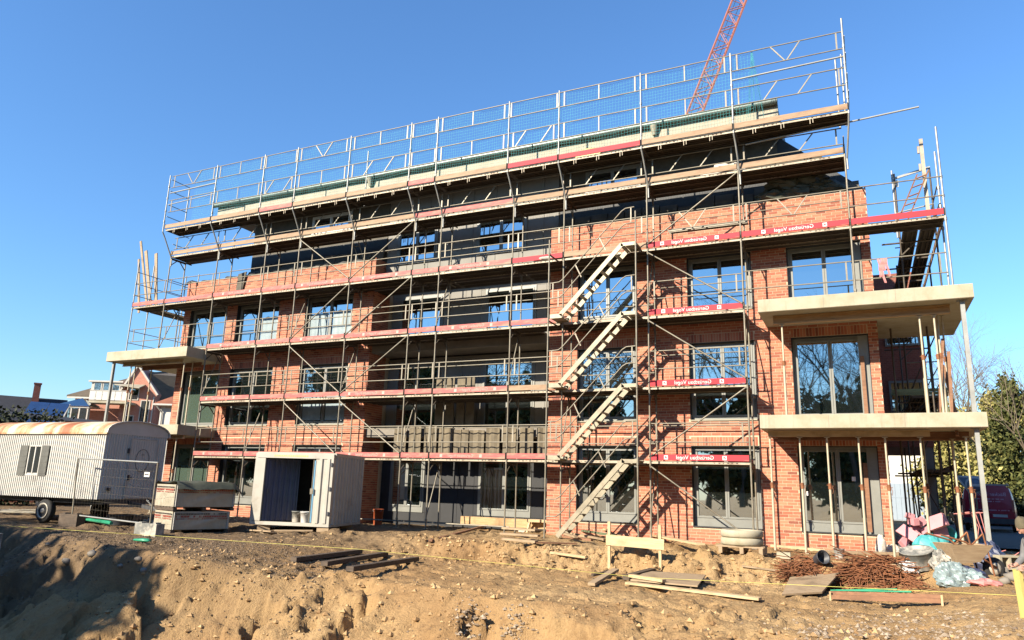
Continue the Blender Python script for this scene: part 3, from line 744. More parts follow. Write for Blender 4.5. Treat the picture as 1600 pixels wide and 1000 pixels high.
# sloping black membrane at the right end and along the foot of the attic
mb = MB(); mb.poly([(23.28, AY - 0.02, 9.6), (25.48, AY - 0.02, 7.6), (25.48, AY - 0.02, 7.3), (23.28, AY - 0.02, 7.3)], (0, 10.5, 0)); part('roof_slope', mb, 'black_membrane', bld)
for X0, X1, zt in ((2.8, 9.48, TOP_L), (16.4, 25.4, TOP_R)):
    m_ = MB(); n = int((X1 - X0) / 0.55)
    for k in range(n):
        xa = X0 + (X1 - X0) * k / n; xb = X0 + (X1 - X0) * (k + 1) / n - 0.03; zz = zt + 0.5 + rng.normal() * 0.07; s_ = rng.random() * 0.1
        m_._add([(xa, 1.3 + s_, zt - 0.1), (xb, 1.3 + s_, zt - 0.1), (xb, 1.52, zz), (xa, 1.52, zz), (xa, 1.4 + s_, zt - 0.1), (xb, 1.4 + s_, zt - 0.1), (xb, 1.6, zz), (xa, 1.6, zz)], [(0, 1, 2, 3), (0, 3, 7, 4), (1, 5, 6, 2), (3, 2, 6, 7)])
    part('hanging_membrane', m_, 'membrane', bld)
    b_ = MB(); b_.bx(X0, min(X1, 23.2), AY - 0.025, AY - 0.005, zt + 0.35, zt + 1.0); part('black_strip', b_, 'black_membrane', bld)
mb = MB()
for k in range(14):
    x = 0.15 + k * 0.65; mb.blob((x, 1.18, TOP_L + 0.02), (0.38, 0.16, 0.05 + 0.05 * rng.random()), k, 8, 0.4)
part('parapet_cover', mb, 'black_membrane', bld)
m_ = MB(); m_.poly([(2.85, 0.93, 7.2), (3.3, 0.9, 7.25), (3.05, 0.95, 5.98), (2.75, 0.97, 6.0)], (0, 0.04, 0)); part('hanging_flap', m_, 'membrane', bld)
mb = MB()
for k in range(9):
    mb.crumple((24.6 - 0.35 * k * 0.5, 1.3 - 0.02 * k, 7.5 + 0.12 * (k % 4)), (0.45, 0.28, 0.16), 40 + k, 16, 0.8)
part('loose_membrane', mb, 'tarp', bld)
# flat roof with pale fascia and zinc gutter
mb = MB(); mb.bx(1.75, 23.42, 0.55, 13.0, 9.62, 10.12); part('roof', mb, 'black_membrane', bld)
mb = MB(); mb.bx(1.72, 23.45, 0.53, 0.548, 9.5, 10.05); part('fascia', mb, 'fascia', bld)
mb = MB(); mb.tube((1.6, 0.42, 10.10), (23.45, 0.42, 10.10), 0.095, 10); mb.bx(1.6, 23.45, 0.33, 0.56, 10.135, 10.16)
for x in np.arange(1.9, 23.4, 1.3): mb.bx(x, x + 0.03, 0.34, 0.53, 10.16, 10.2)
part('gutter', mb, 'zinc', bld)
for x in (9.4, 19.9):
    mb = MB(); mb.tube((x, 0.42, 10.05), (x, 0.47, 9.75), 0.13, 8, r2=0.07); part('rainwater_hopper', mb, 'fascia', bld)

# the concrete balcony slabs at both ends
def slab(x0, x1, y0, y1, z0, z1, label):
    mb = MB(); c = 0.012                                  # chamfered front edges
    mb.poly([(x0, y0 + c, z0), (x0, y0, z0 + c), (x0, y0, z1 - c), (x0, y0 + c, z1), (x0, y1, z1), (x0, y1, z0)], (x1 - x0, 0, 0))
    o = part('end_slab', mb, 'concrete', bld, label=label)
    jm = MB()                                             # formwork joints and tie holes on the front face
    n = max(1, int((x1 - x0) / 1.25))
    for k in range(1, n): x = x0 + (x1 - x0) * k / n + 0.03 * math.sin(k * 5); jm.bx(x, x + 0.007, y0 - 0.0015, y0 + 0.002, z0 + 0.02, z1 - 0.02)
    part('formwork_joint', jm, 'concrete_grey', o, stuff=True)
    return o
slab(22.80, 27.46, -0.85, WY - 0.013, 3.68, 4.01, 'upper right balcony slab'); slab(22.72, 27.44, -0.85, WY - 0.013, 0.77, 1.10, 'lower right balcony slab')
for z0, z1 in ((3.68, 4.01), (0.77, 1.10)):
    mb = MB(); mb.bx(25.52, 27.45, WY - 0.012, 3.5, z0, z1); part('end_slab', mb, 'concrete', bld)
slab(-1.95, 2.50, -0.75, WY - 0.013, 3.60, 3.98, 'upper left balcony slab'); slab(-1.95, 2.55, -0.75, WY - 0.013, 0.72, 1.08, 'lower left balcony slab')
for z0, z1 in ((3.60, 3.98), (0.72, 1.08)):
    mb = MB(); mb.bx(-1.95, -0.02, WY - 0.012, 3.5, z0, z1); part('end_slab', mb, 'concrete', bld)
for (p, q) in (((27.24, -0.62, 1.10), (27.24, -0.62, 3.68)), ((27.24, -0.62, GZ - 0.2), (27.24, -0.62, 0.77)), ((-1.72, -0.55, 1.08), (-1.72, -0.55, 3.60)), ((-1.72, -0.55, GZ - 0.2), (-1.72, -0.55, 0.72))):
    mb = MB(); mb.bx(p[0] - 0.045, p[0] + 0.045, p[1] - 0.045, p[1] + 0.045, p[2], q[2])
    mb.bx(p[0] - 0.1, p[0] + 0.1, p[1] - 0.1, p[1] + 0.1, q[2] - 0.012, q[2] - 0.001); mb.bx(p[0] - 0.1, p[0] + 0.1, p[1] - 0.1, p[1] + 0.1, p[2] + 0.001, p[2] + 0.012)
    part('corner_column', mb, 'steel_clean', bld)

# ================================================================== SCAFFOLDING
PX = [0.0, 2.66, 5.14, 6.76, 9.18, 11.75, 12.81, 15.46, 17.18, 19.76, 22.35, 25.06]
YI = 0.73
TY, TZ = -0.55, 8.95                          # top deck: outer edge and height
sc = thing('scaffold', 'long steel scaffold with six decks across the brick facade', 'scaffold', (12.5, 0, GZ))
def clamp(mb, x, y, z, r=0.045): mb.tube((x, y, z - 0.04), (x, y, z + 0.04), r, 6)
BASE = {0: 3.98, 1: GZ, 11: 4.01}
for k, x in enumerate(PX):
    zb = BASE.get(k, GZ)
    mb = MB(); gx = gz(x, 0)
    zb0 = zb if k in (0, 11) else gx + 0.02
    mb.tube((x, 0, zb0), (x, 0, 8.0), 0.0242, 8)
    for z in np.arange(0, 8, 2):
        if z > zb: clamp(mb, x, 0, z + 0.12, 0.034); clamp(mb, x, 0, z - 0.10, 0.032)
    mb.bx(x - 0.075, x + 0.075, -0.075, 0.075, zb0 - 0.01, zb0 + 0.008)
    mb.tube((x, 0, zb0), (x, 0, zb0 + 0.28), 0.019, 6); mb.tube((x, 0, zb0 + 0.24), (x, 0, zb0 + 0.29), 0.04, 6)
    part('standard', mb, 'steel', sc)
    mb = MB(); yi = YI
    zi = zb if k in (0, 11) else GZ
    mb.tube((x, yi, zi), (x, yi, 8.6), 0.0242, 8)
    for z in np.arange(0, 9, 2):
        if z > zb: clamp(mb, x, yi, z + 0.12, 0.034)
    part('standard', mb, 'steel', sc)
    # kinked upper frame that carries the top deck
    mb = MB(); pts = [(x + 0.055, 0.0, 7.55), (x + 0.05, 0.0, 7.85), (x + 0.02, -0.42, 8.62), (x, TY, 8.85), (x, TY, 11.3)]
    if k == 11: pts = [(x + 0.055, 0.0, 7.55), (x + 0.05, 0, 7.85), (x + 0.15, -0.42, 8.62), (x + 0.17, TY, 8.85), (x + 0.17, TY, 11.62)]
    mb.path(pts, 0.0242, 8)
    for z in (9.3, 9.75, 10.3, 10.8): clamp(mb, pts[-1][0], TY, z, 0.036)
    part('kinked_standard', mb, 'steel_clean', sc)
    if k in (0, 4, 11):
        mb = MB(); mb.tube((x + 0.1, 0.35, 8.95), (x + 0.1, 0.35, 11.1), 0.0242, 8)
        if k == 11: mb.tube((x - 0.05, 0.4, 8.95), (x - 0.05, 0.4, 11.0), 0.0242, 8)
        part('standard', mb, 'steel_clean', sc)
# levels and the bays they cover
LEV = {0: (1, 10), 2: (1, 10), 4: (1, 10), 6: (0, 11), 8: (0, 11)}
PL = {}
def plank_mesh(L, w=0.345):
    key = (round(L, 3), w)
    if key in PL: return PL[key]
    m = MB(); L2 = L / 2 - 0.02
    m.bx(-L2, L2, -w / 2, w / 2, -0.012, 0.0)
    for y in (-w / 2 + 0.012, -w / 6, w / 6, w / 2 - 0.012): m.bx(-L2, L2, y - 0.011, y + 0.011, -0.068, -0.012)
    for y in (-w / 2 + 0.026, w / 2 - 0.026): m.bx(-L2, L2, y - 0.012, y + 0.012, -0.075, -0.062)
    m.bx(-L2 - 0.01, -L2 + 0.04, -w / 2 + 0.02, w / 2 - 0.02, -0.07, -0.013); m.bx(L2 - 0.04, L2 + 0.01, -w / 2 + 0.02, w / 2 - 0.02, -0.07, -0.013)
    for g in (-0.55, 0.3):                         # rows of holes in the edge, front face
        for j in range(6):
            xx = g * L2 + j * 0.11; m.bx(xx, xx + (0.05 if j % 2 else 0.025), -w / 2 - 0.002, -w / 2 + 0.002, -0.05, -0.028, 2)
    for i in range(int(L / 0.16)):                 # perforation of the deck seen from below
        for y in (-w / 3, 0, w / 3): m.bx(-L2 + 0.1 + i * 0.16, -L2 + 0.135 + i * 0.16, y - 0.012, y + 0.012, -0.0135, -0.0125, 2)
    # the outer face keeps a lighter tone than the rest of the plank
    m.bx(-L2 + 0.001, L2 - 0.001, -w / 2 - 0.0012, -w / 2 + 0.001, -0.07, -0.001, 1)
    PL[key] = m.mesh('deck_plank', ['deck', 'deck_edge', 'slot']); return PL[key]
RG = {}
def rail_mesh(L, h=0.5, style=0):
    key = (round(L, 3), h, style)
    if key in RG: return RG[key]
    m = MB(); r = 0.0165; L2 = L / 2
    m.tube((-L2 + 0.03, 0, 0), (L2 - 0.03, 0, 0), r, 6); m.tube((-L2 + 0.03, 0, h), (L2 - 0.03, 0, h), r, 6)
    e = 0.15 if style != 2 else 0.05
    m.bx(-L2 + e, -L2 + e + 0.04, -0.008, 0.008, 0.01, h - 0.01); m.bx(L2 - e - 0.04, L2 - e, -0.008, 0.008, 0.01, h - 0.01)
    if style == 0 and L > 2: m.bx(-0.015, 0.015, -0.008, 0.008, 0.01, h - 0.01)
    if style == 1 and L > 2:
        m.bar((-0.38, 0, h), (-0.03, 0, 0.01), 0.022, 0.03); m.bar((0.38, 0, h), (0.03, 0, 0.01), 0.022, 0.03)
    if style == 3: m.bar((-0.62, 0, 0), (-0.25, 0, h), 0.022, 0.03); m.bar((0.62, 0, h), (0.25, 0, 0), 0.022, 0.03)
    RG[key] = m.mesh('guardrail', 'steel'); return RG[key]
TB = {}
def toe_mesh(L, mat):
    key = (round(L, 3), mat)
    if key in TB: return TB[key]
    m = MB(); L2 = L / 2 - 0.03; m.bx(-L2, L2, -0.014, 0.014, 0.012, 0.165)
    m.bx(-L2 - 0.02, -L2 - 0.001, -0.02, 0.02, 0.0, 0.19, 1); m.bx(L2 + 0.001, L2 + 0.02, -0.02, 0.02, 0.0, 0.19, 1)
    TB[key] = m.mesh('toe_board', [mat, 'slot']); return TB[key]
def emblem_mesh():
    m = MB(); s = 0.052
    m.bx(-s, s, -0.001, 0, -s, s); m.bx(-0.03, 0.0, -0.002, -0.001, -0.02, 0.03, 1); m.bx(0.0, 0.012, -0.002, -0.001, 0.005, 0.03, 1); m.bx(0.012, 0.032, -0.002, -0.001, -0.03, 0.012, 1); m.bx(-0.04, -0.012, -0.002, -0.001, -0.045, -0.035, 1)
    return m.mesh('emblem', ['white_print', 'red'])
EMB = emblem_mesh()
TXT = text_mesh('Gerüstbau Vogel', 0.145, 'white_print')
TXF = TXT.copy(); TXF.materials.clear(); TXF.materials.append(M['pale_print'])
EMF = EMB.copy(); EMF.materials.clear(); EMF.materials.append(M['pale_print']); EMF.materials.append(M['pink'])
def lettered(board, cx, y, z, s=1.0, pale_set=False):
    t = part('lettering', TXF if pale_set else TXT, None, board, (cx, y, z), rot=(math.radians(90), 0, 0)); t.scale = (s, s, 1)
    for d in (-0.76, 0.76): e = part('emblem', EMF if pale_set else EMB, None, board, (cx + d * s, y + 0.002, z)); e.scale = (s, 1, s)
STYLE = {}
braces = {(3, 0): -1, (3, 2): -1, (3, 4): 1, (3, 6): -1, (4, 0): -1, (4, 2): 1, (4, 4): 1, (4, 6): 1, (9, 0): 1, (9, 2): -1, (9, 4): -1, (9, 6): 1, (9, -2): -1, (3, -2): 1}
for z, (k0, k1) in LEV.items():
    for k in range(k0, k1):
        xa, xb = PX[k], PX[k + 1]; L = xb - xa; cx = (xa + xb) / 2
        for j, y in enumerate((0.185, 0.545)):
            part('deck_plank', plank_mesh(L), None, sc, (cx, y, z - 0.0))
        if not (4 <= k <= 7 and z < 6): part('deck_plank', plank_mesh(L, 0.22), None, sc, (cx, 0.86, z - 0.02))
        if 4 <= k <= 7 and 0 < z <= 6:
            for y in ((0.93, 1.3, 1.66) if z < 6 else (1.2, 1.56)): part('deck_plank', plank_mesh(min(L, 16.2 - xa)), None, sc, ((max(xa, 9.55) + min(xb, 16.2)) / 2 if k in (4, 7) else cx, y, z - 0.02))
        # toe board
        if z == 8: mat = ('woodboard', 'woodboard', 'woodboard', 'woodboard', 'woodboard', 'pink', 'pink', 'woodboard', 'woodboard', 'woodboard', 'woodboard')[k]
        elif k >= 9: mat = 'red'
        elif z == 4 and k == 7: mat = 'pink'
        elif k == 8 and z < 6: mat = None
        elif z == 6 and k == 7: mat = 'red'
        elif z == 6 and k == 8: mat = 'woodboard'
        elif z == 2 and k in (7,): mat = 'woodboard'
        else: mat = 'pink'
        if mat:
            b = part('toe_board', toe_mesh(L, mat), None, sc, (cx, -0.03, z)); b.rotation_euler = (rng.normal() * 0.02, rng.normal() * 0.0035, 0); b.location.z += abs(rng.normal()) * 0.007
            if k >= 9 and z < 8: lettered(b, cx - (0.1 if k == 9 else -0.0), -0.0475, z + 0.085)
            elif z < 8 and L > 2 and k in (1, 4, 6) or (z < 8 and k == 3 and z >= 4): lettered(b, cx + 0.2 * ((k * 7 + z) % 3 - 1), -0.0475, z + 0.085, 0.9, True)
        # guard rails
        st = (k * 3 + z) % 2
        if z == 8: part('guardrail', rail_mesh(L, 0.46, 3 if L > 2 else 2), None, sc, (cx, 0.05, z + 0.3))
        elif not (k == 8 and z < 6): part('guardrail', rail_mesh(L, 0.5, 1 if (z == 6 and k in (7, 9, 10)) else (2 if L < 1.2 else 4)), None, sc, (cx, 0.03, z + 0.5))
        else: part('guardrail', rail_mesh(L, 0.5, 4), None, sc, (cx, YI - 0.04, z + 0.5))
        if not (k == 8 and z < 6) and z < 8:
            mb = MB(); mb.tube((xa, YI + 0.03, z + 1.0), (xb, YI + 0.03, z + 1.0), 0.0165, 5); part('inner_rail', mb, 'steel', sc)
        br = braces.get((k, z))
        if br:
            mb = MB(); a, b = (z + 0.12, z + 1.9) if br > 0 else (z + 1.85, z + 0.15)
            mb.tube((xa + 0.03, -0.05, a), (xb - 0.03, -0.05, b), 0.0215, 6); part('diagonal_brace', mb, 'steel', sc)
for k in (3, 9):
    br = braces.get((k, -2)); xa, xb = PX[k], PX[k + 1]; mb = MB()
    mb.tube((xa + 0.03, -0.05, -0.15 if br < 0 else -1.9), (xb - 0.03, -0.05, -1.9 if br < 0 else -0.15), 0.0215, 6); part('diagonal_brace', mb, 'steel', sc)
# cross bars under the decks
for z, (k0, k1) in LEV.items():
    for k in range(k0, k1 + 1):
        x = PX[k]; mb = MB()
        mb.tube((x, 0, z - 0.1), (x, YI + (0.3 if z >= 6 else 0), z - 0.1), 0.024, 6)
        mb.bar((x, 0.0, z - 0.42), (x, 0.32, z - 0.12), 0.02, 0.035); mb.bar((x, YI, z - 0.42), (x, YI - 0.3, z - 0.12), 0.02, 0.035)
        mb.bx(x - 0.02, x + 0.02, 0, YI, z - 0.155, z - 0.125)
        part('transom', mb, 'deck', sc)
        if (k + z // 2) % 3 == 0 and z < 8:
            mb = MB(); mb.tube((x - 0.04, 0.03, z - 1.85), (x - 0.04, YI - 0.03, z - 0.15), 0.018, 5); part('diagonal_brace', mb, 'steel', sc)
        if k % 2 == 0 and z in (2, 6):
            mb = MB(); mb.tube((x + 0.06, 0.6, z - 0.25), (x + 0.06, WY, z - 0.25), 0.02, 6); part('wall_tie', mb, 'steel', sc)
# ground rails of the lowest lift in the recess
for k in (4, 5, 6):
    part('guardrail', rail_mesh(PX[k + 1] - PX[k], 0.01, 4), None, sc, ((PX[k] + PX[k + 1]) / 2, 0.4, GZ + 0.18))
# top deck with its net wall
X0, XE = 0.12, 25.24
TOPM = ['woodboard', 'woodboard', 'pink', 'woodboard', 'woodboard', 'pink', 'woodboard', 'red', 'red', 'woodboard', 'woodboard']
for k in range(11):
    xa = PX[k] if k else X0; xb = PX[k + 1] if k < 10 else XE; L = xb - xa; cx = (xa + xb) / 2
    for y in (TY + 0.19, TY + 0.55): part('deck_plank', plank_mesh(L), None, sc, (cx, y, TZ))
    b = part('toe_board', toe_mesh(L, TOPM[k]), None, sc, (cx, TY - 0.03, TZ)); b.rotation_euler = (0, rng.normal() * 0.004, 0)
    part('guardrail', rail_mesh(L, 0.5, 3 if k in (2, 4, 7, 10) else (0 if L > 2 else 2)), None, sc, (cx, TY + 0.0, TZ + 0.72))
    part('guardrail', rail_mesh(L, 0.5, 1 if k in (0, 3, 10) else (0 if L > 2 else 2)), None, sc, (cx, TY + 0.0, TZ + 1.78))
    mb = MB()                                    # hooks hanging under the deck
    for j in range(max(1, int(L / 0.75))):
        hx = xa + 0.5 + j * 0.72
        if hx > xb - 0.2: break
        mb.bx(hx, hx + 0.016, TY - 0.022, TY - 0.006, TZ - 0.22, TZ - 0.07); mb.bx(hx + 0.07, hx + 0.086, TY - 0.022, TY - 0.006, TZ - 0.2, TZ - 0.07)
    part('net_hooks', mb, 'deck_edge', sc, stuff=True)
    # net
    nx1 = xb if k < 10 else xa + 0.55
    if nx1 > 0:
        mb = MB(); z0, z1 = TZ + 0.17, TZ + 2.26; xs_ = xa if k else 1.5
        nv = max(2, int((nx1 - xs_) / 0.085)); nh = 22; wv = 0.002
        sag = lambda u, v: 0.045 * math.sin(u * 2.2 + k) * math.sin(v * 3.0 + k)
        for i in range(nv + 1):
            x = xs_ + (nx1 - xs_) * i / nv; pts = [(x + 0.012 * math.sin(j * 1.7 + i), TY + 0.05 + sag(x, z0 + (z1 - z0) * j / 4), z0 + (z1 - z0) * j / 4) for j in range(5)]
            for p, q in zip(pts[:-1], pts[1:]): mb._add([(p[0] - wv, p[1], p[2]), (p[0] + wv, p[1], p[2]), (q[0] + wv, q[1], q[2]), (q[0] - wv, q[1], q[2])], [(0, 1, 2, 3)])
        for j in range(nh + 1):
            z = z0 + (z1 - z0) * j / nh; n_ = 6; dr = 0.03 * math.sin(j * 0.9 + k)
            pts = [(xs_ + (nx1 - xs_) * i / n_, TY + 0.05 + sag(xs_ + (nx1 - xs_) * i / n_, z), z - 0.03 * math.sin(math.pi * i / n_)) for i in range(n_ + 1)]
            for p, q in zip(pts[:-1], pts[1:]): mb._add([(p[0], p[1], p[2] - wv), (q[0], q[1], q[2] - wv), (q[0], q[1], q[2] + wv), (p[0], p[1], p[2] + wv)], [(0, 1, 2, 3)])
        if k == 10:                                # gathered end of the net
            for i in range(14):
                a = rng.random(4); mb.tube((xa + 0.55 + 0.05 * a[0], TY + 0.03, z1), (xa + 0.35 + 0.5 * a[1], TY + 0.1 * a[2], z0 + 0.2 * a[3]), 0.0028, 3)
        part('safety_net', mb, 'net', sc)
mb = MB(); mb.tube((PX[10], TY, 10.45), (XE, TY, 10.50), 0.0242, 8); part('ledger', mb, 'steel_clean', sc)
mb = MB(); mb.tube((X0, TY, 10.5), (PX[1], TY, 10.55), 0.0242, 8); mb.tube((X0, TY, 10.0), (PX[1], TY, 10.1), 0.018, 6); part('ledger', mb, 'steel_clean', sc)
# end guard rails of the top decks
for x in (X0 - 0.02, XE + 0.02):
    mb = MB()
    for z in (9.5, 10.0, 10.6, 11.1): mb.tube((x, TY, z), (x, 0.35, z), 0.0165, 6)
    part('end_rail', mb, 'steel_clean', sc)
for x, zs in ((0.0, (8.5, 9.0, 6.5, 7.0)), (25.06, (8.5,))):
    mb = MB()
    for z in zs: mb.tube((x, 0, z), (x, YI, z), 0.0165, 6)
    part('end_rail', mb, 'steel', sc)
# the bays that run past both ends at the third deck, and the rails along the slabs
for (xa, xb) in ((-1.88, 0.0), (25.06, 27.17)):
    L = xb - xa; cx = (xa + xb) / 2
    for y in (0.185, 0.545): part('deck_plank', plank_mesh(L), None, sc, (cx, y, 6))
    b = part('toe_board', toe_mesh(L, 'red' if xa > 0 else 'pink'), None, sc, (cx, -0.03, 6))
    if xa > 0:
        mb = MB()
        for za, zb_ in ((6.5, 6.62), (7.0, 7.18)): mb.tube((xa, -0.03, za), (xb, -0.03, za), 0.0165, 6)
        part('guardrail', mb, 'steel', sc)
    else: part('guardrail', rail_mesh(L, 0.5, 4), None, sc, (cx, 0.03, 6.5))
    x = xb if xa > 0 else xa
    for y, zt in ((0, 8.35 if xa > 0 else 7.95), (YI, 8.0)):
        mb = MB(); mb.tube((x, y, 4.0), (x, y, zt), 0.0242, 8); clamp(mb, x, y, 6.5, 0.036); clamp(mb, x, y, 7.0, 0.036); clamp(mb, x, y, 5.9, 0.036); part('standard', mb, 'steel_clean', sc)
for xa, xb, st in ((22.35, 25.06, 4), (25.06, 27.13, 4), (-1.88, 0.0, 4), (0.0, 2.66, 4)):
    part('guardrail', rail_mesh(xb - xa, 0.5, st), None, sc, ((xa + xb) / 2, 0.03 if xa > 1 else 0.1, 4.55))
# long tube that sticks out past the right end
a = onY(1165, 226, -0.07); b = onY(1435, 167, -0.07)
mb = MB(); mb.tube(a, b, 0.0242, 8); mb.tube(b - (b - a).normalized() * 0.02, b + (b - a).normalized() * 0.01, 0.026, 8); part('projecting_tube', mb, 'steel_clean', sc)
# rolled membrane and bits left on the decks
def bundle(name, x, y, z, L, r, mat, label, cat):
    m = MB(); m.lathe((0, 0, 0), [(r * 0.9, 0), (r, 0.03), (r * 0.96, L * 0.5), (r, L - 0.03), (r * 0.9, L)], 10, 0, (1, 0.05, 0.0)); m.lathe((0, 0, 0), [(r * 0.35, -0.01), (r * 0.35, L + 0.01)], 8, 1, (1, 0.05, 0))
    return solo(name, m, [mat, 'slot'], label, cat, (x, y, z + r))
bundle('membrane_roll', 23.3, 0.5, 8.03, 1.2, 0.15, 'membrane', 'dark roll of roofing membrane lying on the upper right deck', 'roll')
m = MB(); m.lathe((0, 0, 0), [(0.14, 0), (0.19, 0.3), (0.2, 0.31), (0.18, 0.30), (0.13, 0.04)], 14); m.path([(-0.19, 0, 0.3), (0, 0, 0.38), (0.19, 0, 0.3)], 0.008, 5)
solo('mortar_bucket', m, 'tub', 'black mortar bucket standing on the fourth deck at the middle of the facade', 'bucket', (12.3, 0.3, 8.01))
m = MB(); m.bx(-0.4, 0.4, -0.2, 0.2, 0, 0.12); m.bx(-0.38, 0.35, -0.18, 0.2, 0.13, 0.2); m.blob((0, 0, 0.22), (0.4, 0.2, 0.08), 5)
solo('insulation_stack', m, 'yellow', 'pack of yellow insulation lying on the top deck behind the net', 'insulation', (18.0, 0.0, TZ + 0.16))
m = MB()
for j in range(5): m.bar((-1.1, 0.05 * j, 0.04 + 0.05 * (j % 2)), (1.1, 0.05 * j + 0.02, 0.05 + 0.05 * (j % 2)), 0.045, 0.035)
solo('guardrail_stack', m, 'steel', 'bundle of spare guard rails lying on the third deck near the right corner', 'scaffold parts', (21.4, 0.25, 6.5))
m = MB(); m.crumple((0, 0, 0.05), (0.55, 0.22, 0.10), 3, 20, 0.5); m.crumple((0.4, 0.05, 0.06), (0.35, 0.2, 0.08), 4, 18, 0.5)
solo('sand_heap', m, 'sack', 'pale heap of mortar left on the third deck beside the stairs', 'heap', (16.7, 0.15, 6.01))
m = MB(); m.crumple((0, 0, 0.02), (0.55, 0.2, 0.33), 11, 22, 0.7, flat=0.0); solo('tarpaulin', m, 'sack', 'crumpled pale sheet hung over the fourth deck near the right corner', 'sheet', (21.9, 0.35, 8.02))
mb = MB(); mb.bar((8.92, 1.4, 6.05), (8.35, 1.05, 7.9), 0.09, 0.03); mb.bar((9.15, 1.4, 6.05), (8.6, 1.05, 7.9), 0.09, 0.03)
for k in range(6):
    t = (k + 0.5) / 6; mb.bar((8.92 - 0.57 * t, 1.4 - 0.35 * t, 6.05 + 1.85 * t), (9.15 - 0.55 * t, 1.4 - 0.35 * t, 6.05 + 1.85 * t), 0.05, 0.02)
solo('ladder', mb, 'alu', 'short pale ladder leaning in the recess above the third deck', 'ladder')
# tape ribbon on the right hand rail
mb = MB()
for k in range(5):
    x = 25.62 + 0.05 * k; pts = [(x + 0.03 * math.sin(j * 1.3 + k), -0.03 - 0.01 * j, 5.03 - 0.16 * j) for j in range(3 + k % 3)]
    for p, q in zip(pts[:-1], pts[1:]): mb._add([(p[0] - 0.025, p[1], p[2]), (p[0] + 0.03, p[1] - 0.01, p[2]), (q[0] + 0.03, q[1] + 0.01, q[2]), (q[0] - 0.02, q[1], q[2])], [(0, 1, 2, 3)])
solo('barrier_tape', mb, 'tape', 'torn red and white barrier tape tied to the rail over the right slab', 'tape')

# ------------------------------------------------------------------ stair tower
st = thing('stair_tower', 'aluminium stair tower with four parallel flights in front of the scaffold', 'stairs', (18.3, -0.45, GZ))
SX0, SX1, SY0, SY1 = 17.02, 19.62, -0.72, -0.1
for x in (SX0, SX1):
    mb = MB(); mb.tube((x, SY0 - 0.02, gz(x, SY0)), (x, SY0 - 0.02, 6.9 if x > 18 else 6.35), 0.0242, 8)
    for z in (-0.1, 1.9, 3.9, 5.9): clamp(mb, x, SY0 - 0.02, z, 0.036)
    part('standard', mb, 'steel', st)
    for z in (0, 2, 4, 6):
        mb = MB(); mb.tube((x, SY0 - 0.02, z - 0.1), (x, 0.0, z - 0.1), 0.024, 6); part('transom', mb, 'deck', st)
for z in (-2, 0, 2, 4):
    zt = z + 2.0; a = Vector((SX0 + 0.35, 0, z + 0.05 if z > -2 else gz(17.4, -0.5) + 0.02)); b = Vector((SX1 - 0.28, 0, zt - 0.02))
    m = MB()
    for y in (SY0 + 0.02, SY1 - 0.02):
        m.bar((a.x, y, a.z), (b.x - 0.12, y, b.z), 0.03, 0.125); m.bar((b.x - 0.16, y, b.z - 0.02), (SX1 - 0.02, y, b.z - 0.02), 0.03, 0.10)
        if z > -2: m.bar((SX0 + 0.0, y, a.z - 0.02), (a.x + 0.06, y, a.z - 0.02), 0.03, 0.12)
    fl = part('stair_flight', m, 'alu', st)
    n = 9
    for k in range(n):
        t = (k + 0.6) / n; x = a.x + (b.x - a.x) * t; zz = a.z + (b.z - a.z) * t
        s_ = MB(); s_.bx(x - 0.07, x + 0.04, SY0 + 0.036, SY1 - 0.036, zz + 0.0, zz + 0.022); part('tread', s_, 'alu', fl)
    m = MB(); m.bx(SX1 - 0.36, SX1, SY0 + 0.036, SY1 - 0.036, zt - 0.03, zt - 0.01); part('landing', m, 'alu', fl)
    if z > -2: m = MB(); m.bx(SX0, SX0 + 0.38, SY0 + 0.036, SY1 - 0.036, z + 0.0, z + 0.02); part('landing', m, 'alu', fl)
    for y in (SY0 - 0.03,):
        for h in (0.52, 0.98):
            m = MB(); e = 0.3
            pts = [(SX0 + 0.04, y, a.z + h - 0.02), (a.x - 0.02, y, a.z + h), (a.x + 0.1, y, a.z + h + 0.08), (b.x - 0.12, y, b.z + h - 0.02), (b.x, y, b.z + h + 0.05), (SX1 - 0.03, y, b.z + h + 0.06)]
            m.path(pts, 0.0165, 6); part('handrail', m, 'steel', st)
        for t in (0.25, 0.62): m = MB(); p = a.lerp(b, t); m.bar((p.x - 0.03, y, p.z + 0.98), (p.x + 0.16, y, p.z + 0.58), 0.014, 0.03); part('rail_post', m, 'steel', st)
        m = MB(); m.bx(SX0 + 0.12, SX0 + 0.15, y - 0.008, y + 0.008, a.z + 0.5, a.z + 0.96); part('rail_post', m, 'steel', st)
        m = MB(); m.bx(SX1 - 0.14, SX1 - 0.11, y - 0.008, y + 0.008, b.z + 0.6, b.z + 1.04); part('rail_post', m, 'steel', st)

